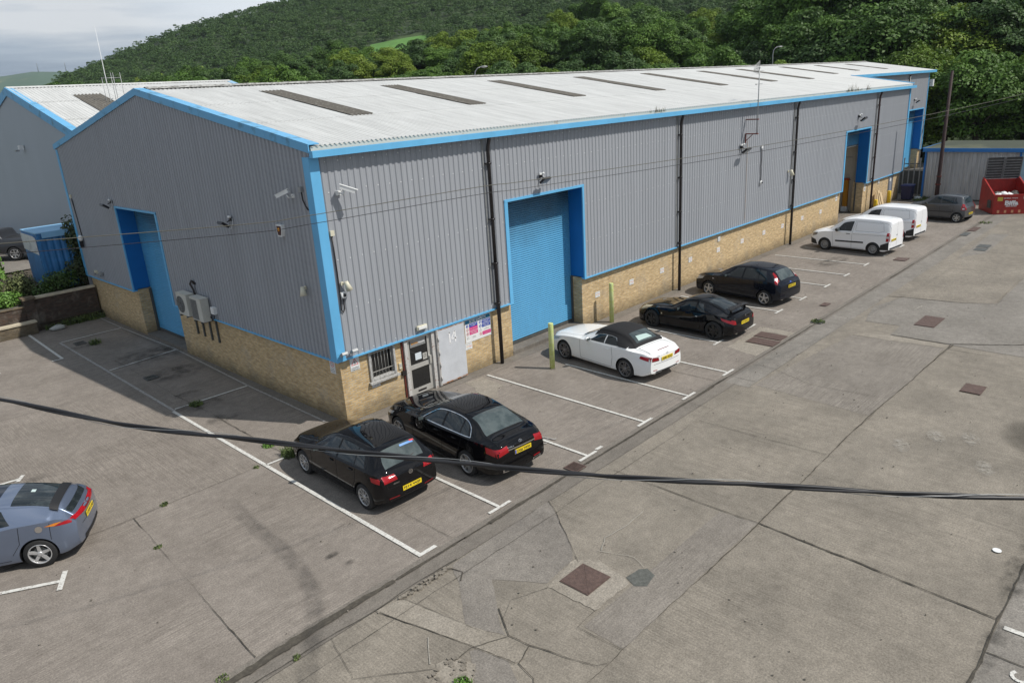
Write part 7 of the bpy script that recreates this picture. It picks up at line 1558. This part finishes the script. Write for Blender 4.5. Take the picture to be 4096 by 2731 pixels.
# clearing on the hillside: grass
def leafmat(name, cols, seed=0):
    M = bpy.data.materials.new(name); M.use_nodes = True; t = M.node_tree; b = t.nodes['Principled BSDF']; b.inputs['Roughness'].default_value = .55; b.inputs['Specular IOR Level'].default_value = .25
    oi = t.nodes.new('ShaderNodeObjectInfo'); g = t.nodes.new('ShaderNodeTexCoord'); n = t.nodes.new('ShaderNodeTexNoise'); n.inputs['Scale'].default_value = .55; n.inputs['Detail'].default_value = 4
    t.links.new(g.outputs['Object'], n.inputs['Vector']); at = t.nodes.new('ShaderNodeAttribute'); at.attribute_name = 'tone'; at.attribute_type = 'GEOMETRY'
    r = t.nodes.new('ShaderNodeValToRGB'); el = r.color_ramp.elements; el[0].position = 0; el[0].color = (*cols[0], 1); el[1].position = 1; el[1].color = (*cols[-1], 1)
    for i, c in enumerate(cols[1:-1]): x = el.new((i+1)/(len(cols)-1)); x.color = (*c, 1)
    s = node_math(t, 'ADD', node_math(t, 'MULTIPLY', at.outputs['Fac'], .55), node_math(t, 'ADD', node_math(t, 'MULTIPLY', oi.outputs['Random'], .55), node_math(t, 'MULTIPLY_ADD', n.outputs['Fac'], .6, -.35)))
    t.links.new(s, r.inputs[0]); t.links.new(r.outputs[0], b.inputs['Base Color'])
    tr = t.nodes.new('ShaderNodeBsdfTranslucent'); t.links.new(r.outputs[0], tr.inputs['Color']); mx = t.nodes.new('ShaderNodeMixShader'); mx.inputs[0].default_value = .22
    t.links.new(b.outputs[0], mx.inputs[1]); t.links.new(tr.outputs[0], mx.inputs[2]); t.links.new(mx.outputs[0], t.nodes['Material Output'].inputs['Surface'])
    return M
M_leaf = leafmat('broadleaf', [(0.044, 0.090, 0.019), (0.076, 0.149, 0.027), (0.116, 0.217, 0.036), (0.168, 0.276, 0.048)])
M_leafy = leafmat('yellow_green_leaf', [(0.062, 0.114, 0.015), (0.114, 0.187, 0.021), (0.166, 0.244, 0.029), (0.218, 0.281, 0.046)])
M_leafd = leafmat('dark_leaf', [(0.039, 0.078, 0.023), (0.061, 0.118, 0.032), (0.091, 0.165, 0.043), (0.134, 0.220, 0.057)])
M_leafh = leafmat('hill_leaf', [(0.039, 0.077, 0.025), (0.057, 0.108, 0.032), (0.079, 0.143, 0.041), (0.104, 0.174, 0.049)])
M_bark = mat('bark', (.05, .042, .032), .9, var=.3, vscale=6)
def crown(seed, nclump, nleaf, ls, rx=3.6, rz=3.9, zc=5.6):
    """clumped foliage shell of small leaf sprays, unit tree about 10 m tall"""
    rs = np.random.RandomState(seed); V = []; T = []
    C = []
    for _ in range(nclump):
        v = rs.normal(size=3); v /= np.linalg.norm(v); v[2] = v[2]*.9+.12; q = rs.uniform(.30, 1.08)
        C.append((v*[rx, rx, rz]*q*(1-.25*max(0, v[2])), rs.uniform(.28, .5)*rx*(1.1-.4*q)))
    for c, r in C:
        n = int(nleaf*rs.uniform(.7, 1.3)); d = rs.normal(size=(n, 3)); d /= np.linalg.norm(d, axis=1)[:, None]; d[:, 2] = np.where(d[:, 2] < -.2, -d[:, 2], d[:, 2])
        p = c+d*(r*rs.uniform(.72, 1.05, (n, 1)))*[1, 1, .8]; nn = d+rs.normal(size=(n, 3))*.42+[0, 0, .35]; nn /= np.linalg.norm(nn, axis=1)[:, None]
        a = np.cross(nn, rs.normal(size=(n, 3))); a /= np.linalg.norm(a, axis=1)[:, None]; b = np.cross(nn, a); s = ls*rs.uniform(.55, 1.35, (n, 1)); tone = rs.uniform(.1, .75)
        q = np.stack([p-a*s, p-b*s*.6+nn*s*.15, p+a*s, p+b*s*.6+nn*s*.15], 1); V.append(q.reshape(-1, 3)); T.append(np.clip(np.repeat(tone+rs.normal(0, .13, n), 4), 0, 1))
    V = np.concatenate(V); V[:, 2] += zc; return V, np.concatenate(T)
def quads_mesh(name, V, T, m):
    n = len(V); me = bpy.data.meshes.new(name); me.vertices.add(n); me.vertices.foreach_set('co', V.astype(np.float32).ravel()); me.loops.add(n); me.loops.foreach_set('vertex_index', np.arange(n, dtype=np.int32)); nf = n//4
    me.polygons.add(nf); me.polygons.foreach_set('loop_start', np.arange(0, n, 4, dtype=np.int32)); me.polygons.foreach_set('loop_total', np.full(nf, 4, dtype=np.int32)); me.materials.append(m); me.update(calc_edges=True)
    a = me.attributes.new('tone', 'FLOAT', 'POINT'); a.data.foreach_set('value', T.astype(np.float32)); return me
def trunk_mesh(seed):
    rnd = random.Random(seed); mb = MB(); mb.tube([(0, 0, -1), (.05, 0, 1.5), (.0, .1, 4), (0, 0, 7)], [.32, .25, .17, .06], 8)
    for k in range(7): a = rnd.uniform(0, 6.28); z = rnd.uniform(1.8, 5); r = rnd.uniform(1.5, 2.7); mb.tube([(0, 0, z), (r*.5*math.cos(a), r*.5*math.sin(a), z+1), (r*math.cos(a), r*math.sin(a), z+2.3)], [.12, .08, .03], 5)
    return mb.mesh('trunk', M_bark)
TRK = [trunk_mesh(k) for k in range(3)]
CR = {}
for nm, m in (('mid', M_leaf), ('yel', M_leafy), ('dark', M_leafd)):
    CR[nm] = [quads_mesh('crown', *crown(10+k, 80, 260, .135, 3.3+.3*k, 4.3-.3*k, 5.2), m) for k in range(3)]
rnd = random.Random(77)
def pol(a, r): return (CAM.x+r*math.sin(rad(a)), CAM.y+r*math.cos(rad(a)))
def place_tree(label, a, r, kind, s, z=None, sx=None):
    x, y = pol(a, r); t = thing('tree', label, 'tree', (x, y, (ground_z(x, y) if z is None else z)-.3), rnd.uniform(0, 6.28), 'broadleaf trees behind the buildings'); k = rnd.randrange(3)
    t.scale = (s*(sx or rnd.uniform(.9, 1.25)),)*2+(s*rnd.uniform(.9, 1.12),)
    link('trunk', TRK[k], t); link('crown', CR[kind][k], t)
tone = {'mid': 'mid green', 'yel': 'yellow green', 'dark': 'dark green'}
def row(desc, a0, a1, n, r0, r1, kinds, s0, s1, jit=.5):
    for i in range(n):
        a = a0+(a1-a0)*(i+.5)/n+rnd.uniform(-jit, jit)*(a1-a0)/n; k = kinds[rnd.randrange(len(kinds))]; o = i+1
        place_tree('%s tree, number %d from left, %s' % (tone[k], o, desc), a, rnd.uniform(r0, r1), k, rnd.uniform(s0, s1))
row('nearest row right of far unit', 71.5, 88, 13, 84, 92, ['yel', 'yel', 'mid'], .95, 1.25)
row('nearest row behind far roof end', 60, 71, 9, 92, 101, ['mid', 'yel'], .90, 1.1)
row('second row behind shed', 66, 90, 14, 102, 112, ['mid', 'yel', 'dark'], 1.2, 1.6)
row('third row above shed', 65, 90, 14, 120, 134, ['mid', 'dark', 'dark'], 1.5, 2.0)
row('top row at right edge', 66, 91, 14, 145, 165, ['mid', 'dark'], 1.7, 2.2)
row('lowest row behind ridge middle', 42, 66, 20, 98, 112, ['yel', 'mid', 'dark', 'yel'], .85, 1.1)
row('lowest row behind left roof half', 17, 42, 18, 104, 126, ['mid', 'yel', 'dark', 'mid'], .85, 1.1)
row('second row behind ridge middle', 42, 66, 22, 122, 136, ['mid', 'mid', 'dark', 'yel'], .95, 1.3)
row('second row behind left roof half', 16, 42, 20, 134, 155, ['mid', 'dark', 'mid', 'yel'], .9, 1.25)
row('crest of middle wooded ridge', 34, 66, 30, 146, 162, ['mid', 'yel', 'mid'], .9, 1.15)
row('third row left of middle ridge', 15.5, 36, 20, 165, 190, ['mid', 'dark'], .9, 1.2)
place_tree('lone dark tree standing on the skyline beside the tall whip aerial', 18.65, 330, 'dark', 1.15)
# the far wood: one mass of crowns on the hill
def far_crowns(nm, m, N, fn, seed, ls, sz):
    rs = np.random.RandomState(seed); base = [crown(60+k, 11, 25, ls, 3.4, 2.4+.4*k, 1.7+.3*k) for k in range(4)]; VV = []; TT = []
    for _ in range(N):
        a, r = fn(rs); x, y = pol(a, r)
        if 36.5 < a < 40.4 and 235 < r < 352 and not rs.rand() < .04: continue
        V, T = base[rs.randint(4)]; th = rs.uniform(0, 6.28); s = rs.uniform(*sz); c, q = math.cos(th), math.sin(th)
        W_ = np.stack([(V[:, 0]*c-V[:, 1]*q)*s*rs.uniform(.9, 1.2)+x, (V[:, 0]*q+V[:, 1]*c)*s*rs.uniform(.9, 1.2)+y, V[:, 2]*s*rs.uniform(.85, 1.2)+ground_z(x, y)], 1); VV.append(W_); TT.append(np.clip(T+rs.normal(0, .30), 0, 1))
    me = quads_mesh(nm, np.concatenate(VV), np.concatenate(TT), m); return me
link('hillside_wood', far_crowns('hillside_wood', M_leafh, 6400, lambda rs: ((lambda a: (a, max(R1(a)+40, math.sqrt(rs.uniform(230**2, 540**2)))))(rs.uniform(13.5, 68))), 1, .33, (.55, .95)), kind='stuff', label='dark wooded hillside rising behind the warehouses', cat='wood')
link('ridge_wood', far_crowns('ridge_wood', M_leafy, 900, lambda rs: ((lambda a: (a, R1(a)+rs.uniform(-12, 26)))(rs.uniform(14, 68))), 2, .26, (.7, 1.05)), kind='stuff', label='sunlit treetops along the crest of the middle ridge', cat='wood')
link('understorey', far_crowns('understorey', M_leaf, 2000, lambda rs: (rs.uniform(15, 92), rs.uniform(92, 168)), 3, .26, (.5, .85)), kind='stuff', label='bushy undergrowth filling the gaps between the trees', cat='undergrowth')
mb = MB(); rows = []
for a in np.arange(36.4, 40.6, .3): rows.append([(*pol(a, r), ground_z(*pol(a, r))+1.0) for r in range(262, 352, 6)])
mb.grid(rows, 0, True, flip=True); mb.build('hillside_meadow', mat('meadow', (.085, .20, .035), .9, var=.25, vscale=.08), kind='structure')
# hilltop masts on the far ridge
for i, (a, w) in enumerate(((15.35, 'left'), (16.87, 'right'))):
    x, y = pol(a, 3100); t = thing('radio_mast', 'tiny hilltop mast on the distant ridge, the %s one of two' % w, 'radio mast', (x, y, 172), 0, 'masts on the distant ridge'); mb = MB(); mb.tube([(0, 0, 0), (0, 0, 30), (0, 0, 34)], [1.6, .8, .3], 5); mb.build('mast', M_gal, t)
# ================================================================ overhead cables
def smooth(pts, n=14):
    P = [Vector(p) for p in pts]; out = []
    for i in range(len(P)-1):
        p0 = P[max(i-1, 0)]; p1 = P[i]; p2 = P[i+1]; p3 = P[min(i+2, len(P)-1)]
        for k in range(n): t = k/n; out.append(.5*((2*p1)+(-p0+p2)*t+(2*p0-5*p1+4*p2-p3)*t*t+(-p0+3*p1-3*p2+p3)*t**3))
    out.append(P[-1]); return out
TH = [(-9.48, -11.41, 6.96), (-8.98, -12.28, 6.82), (-8.5, -13.09, 6.76), (-8.02, -13.77, 6.67), (-7.55, -14.42, 6.59), (-7.11, -15.04, 6.54), (-6.64, -15.61, 6.48), (-6.18, -16.18, 6.42), (-5.76, -16.63, 6.36)]
a, b = Vector(TH[0]), Vector(TH[1]); TH = [tuple(a+(a-b)*k) for k in (8, 4, 1.5)] + TH; a, b = Vector(TH[-1]), Vector(TH[-2]); TH += [tuple(a+(a-b)*k) for k in (1.5, 4, 8)]
P = smooth(TH, 26); t = thing('overhead_cable', 'thick black twisted overhead cable crossing the picture close to the viewer', 'cable', (0, 0, 0)); L = 0; cum = [0]
for i in range(1, len(P)): cum.append(cum[-1]+(P[i]-P[i-1]).length)
M_cab = mat('cable_sheath', (.014, .014, .016), .45)
for ph, rr_, m, nm, off in ((0, .0120, M_cab, 'strand', .0062), (math.pi, .0085, M_cab, 'strand', .0100), (math.pi*.5, .0018, M_gal, 'lashing_wire', .0200)):
    pts = []
    for i, p in enumerate(P):
        tt = (P[min(i+1, len(P)-1)]-P[max(i-1, 0)]).normalized(); x = tt.cross(Vector((0, 0, 1))).normalized(); y = x.cross(tt); q = cum[i]*2*math.pi/1.6+ph; pts.append(p+x*math.cos(q)*off+y*math.sin(q)*off)
    mb = MB(); mb.tube(pts, rr_, 8); mb.build(nm, m, t)
TN = [(-8.28, -6.45, 7.36), (-5.7, -7.59, 7.26), (-4.9, -7.95, 7.28), (-2.54, -8.91, 7.41), (-1.61, -9.24, 7.42), (3.14, -10.4, 7.48), (8.85, -11.57, 7.65), (14.46, -12.61, 7.9)]
a, b = Vector(TN[0]), Vector(TN[1]); TN = [tuple(a+(a-b)*k) for k in (3, 1)] + TN; a, b = Vector(TN[-1]), Vector(TN[-2]); TN += [tuple(a+(a-b)*k+Vector((0, 0, .2*k*k))) for k in (1, 3)]
mb = MB(); mb.tube(smooth(TN), .0055, 6); mb.build('overhead_wire', mat('pale_wire', (.10, .095, .07), .5, metal=0), label='thin overhead wire crossing in front of the blue shutters, upper one of the pair', cat='wire')
mb = MB(); mb.tube(smooth([(x+.0, y, z-.10-.004*max(0, -x)) for x, y, z in TN]), .0045, 6); mb.build('overhead_wire', M_black, label='thin overhead wire crossing in front of the blue shutters, lower one of the pair', cat='wire')

# ================================================================ the air
mb = MB(); mb.box((-900, -300, -32), (4200, 4300, 196)); hz = mb.build('haze', None, kind='stuff', label='thin blue air haze over the valley', cat='haze')
Mh = bpy.data.materials.new('haze'); Mh.use_nodes = True; t = Mh.node_tree; t.nodes.remove(t.nodes['Principled BSDF']); pv = t.nodes.new('ShaderNodeVolumePrincipled')
pv.inputs['Color'].default_value = (.72, .80, .92, 1); pv.inputs['Density'].default_value = .00010; pv.inputs['Anisotropy'].default_value = .2
t.links.new(pv.outputs[0], t.nodes['Material Output'].inputs['Volume']); hz.data.materials.clear(); hz.data.materials.append(Mh)
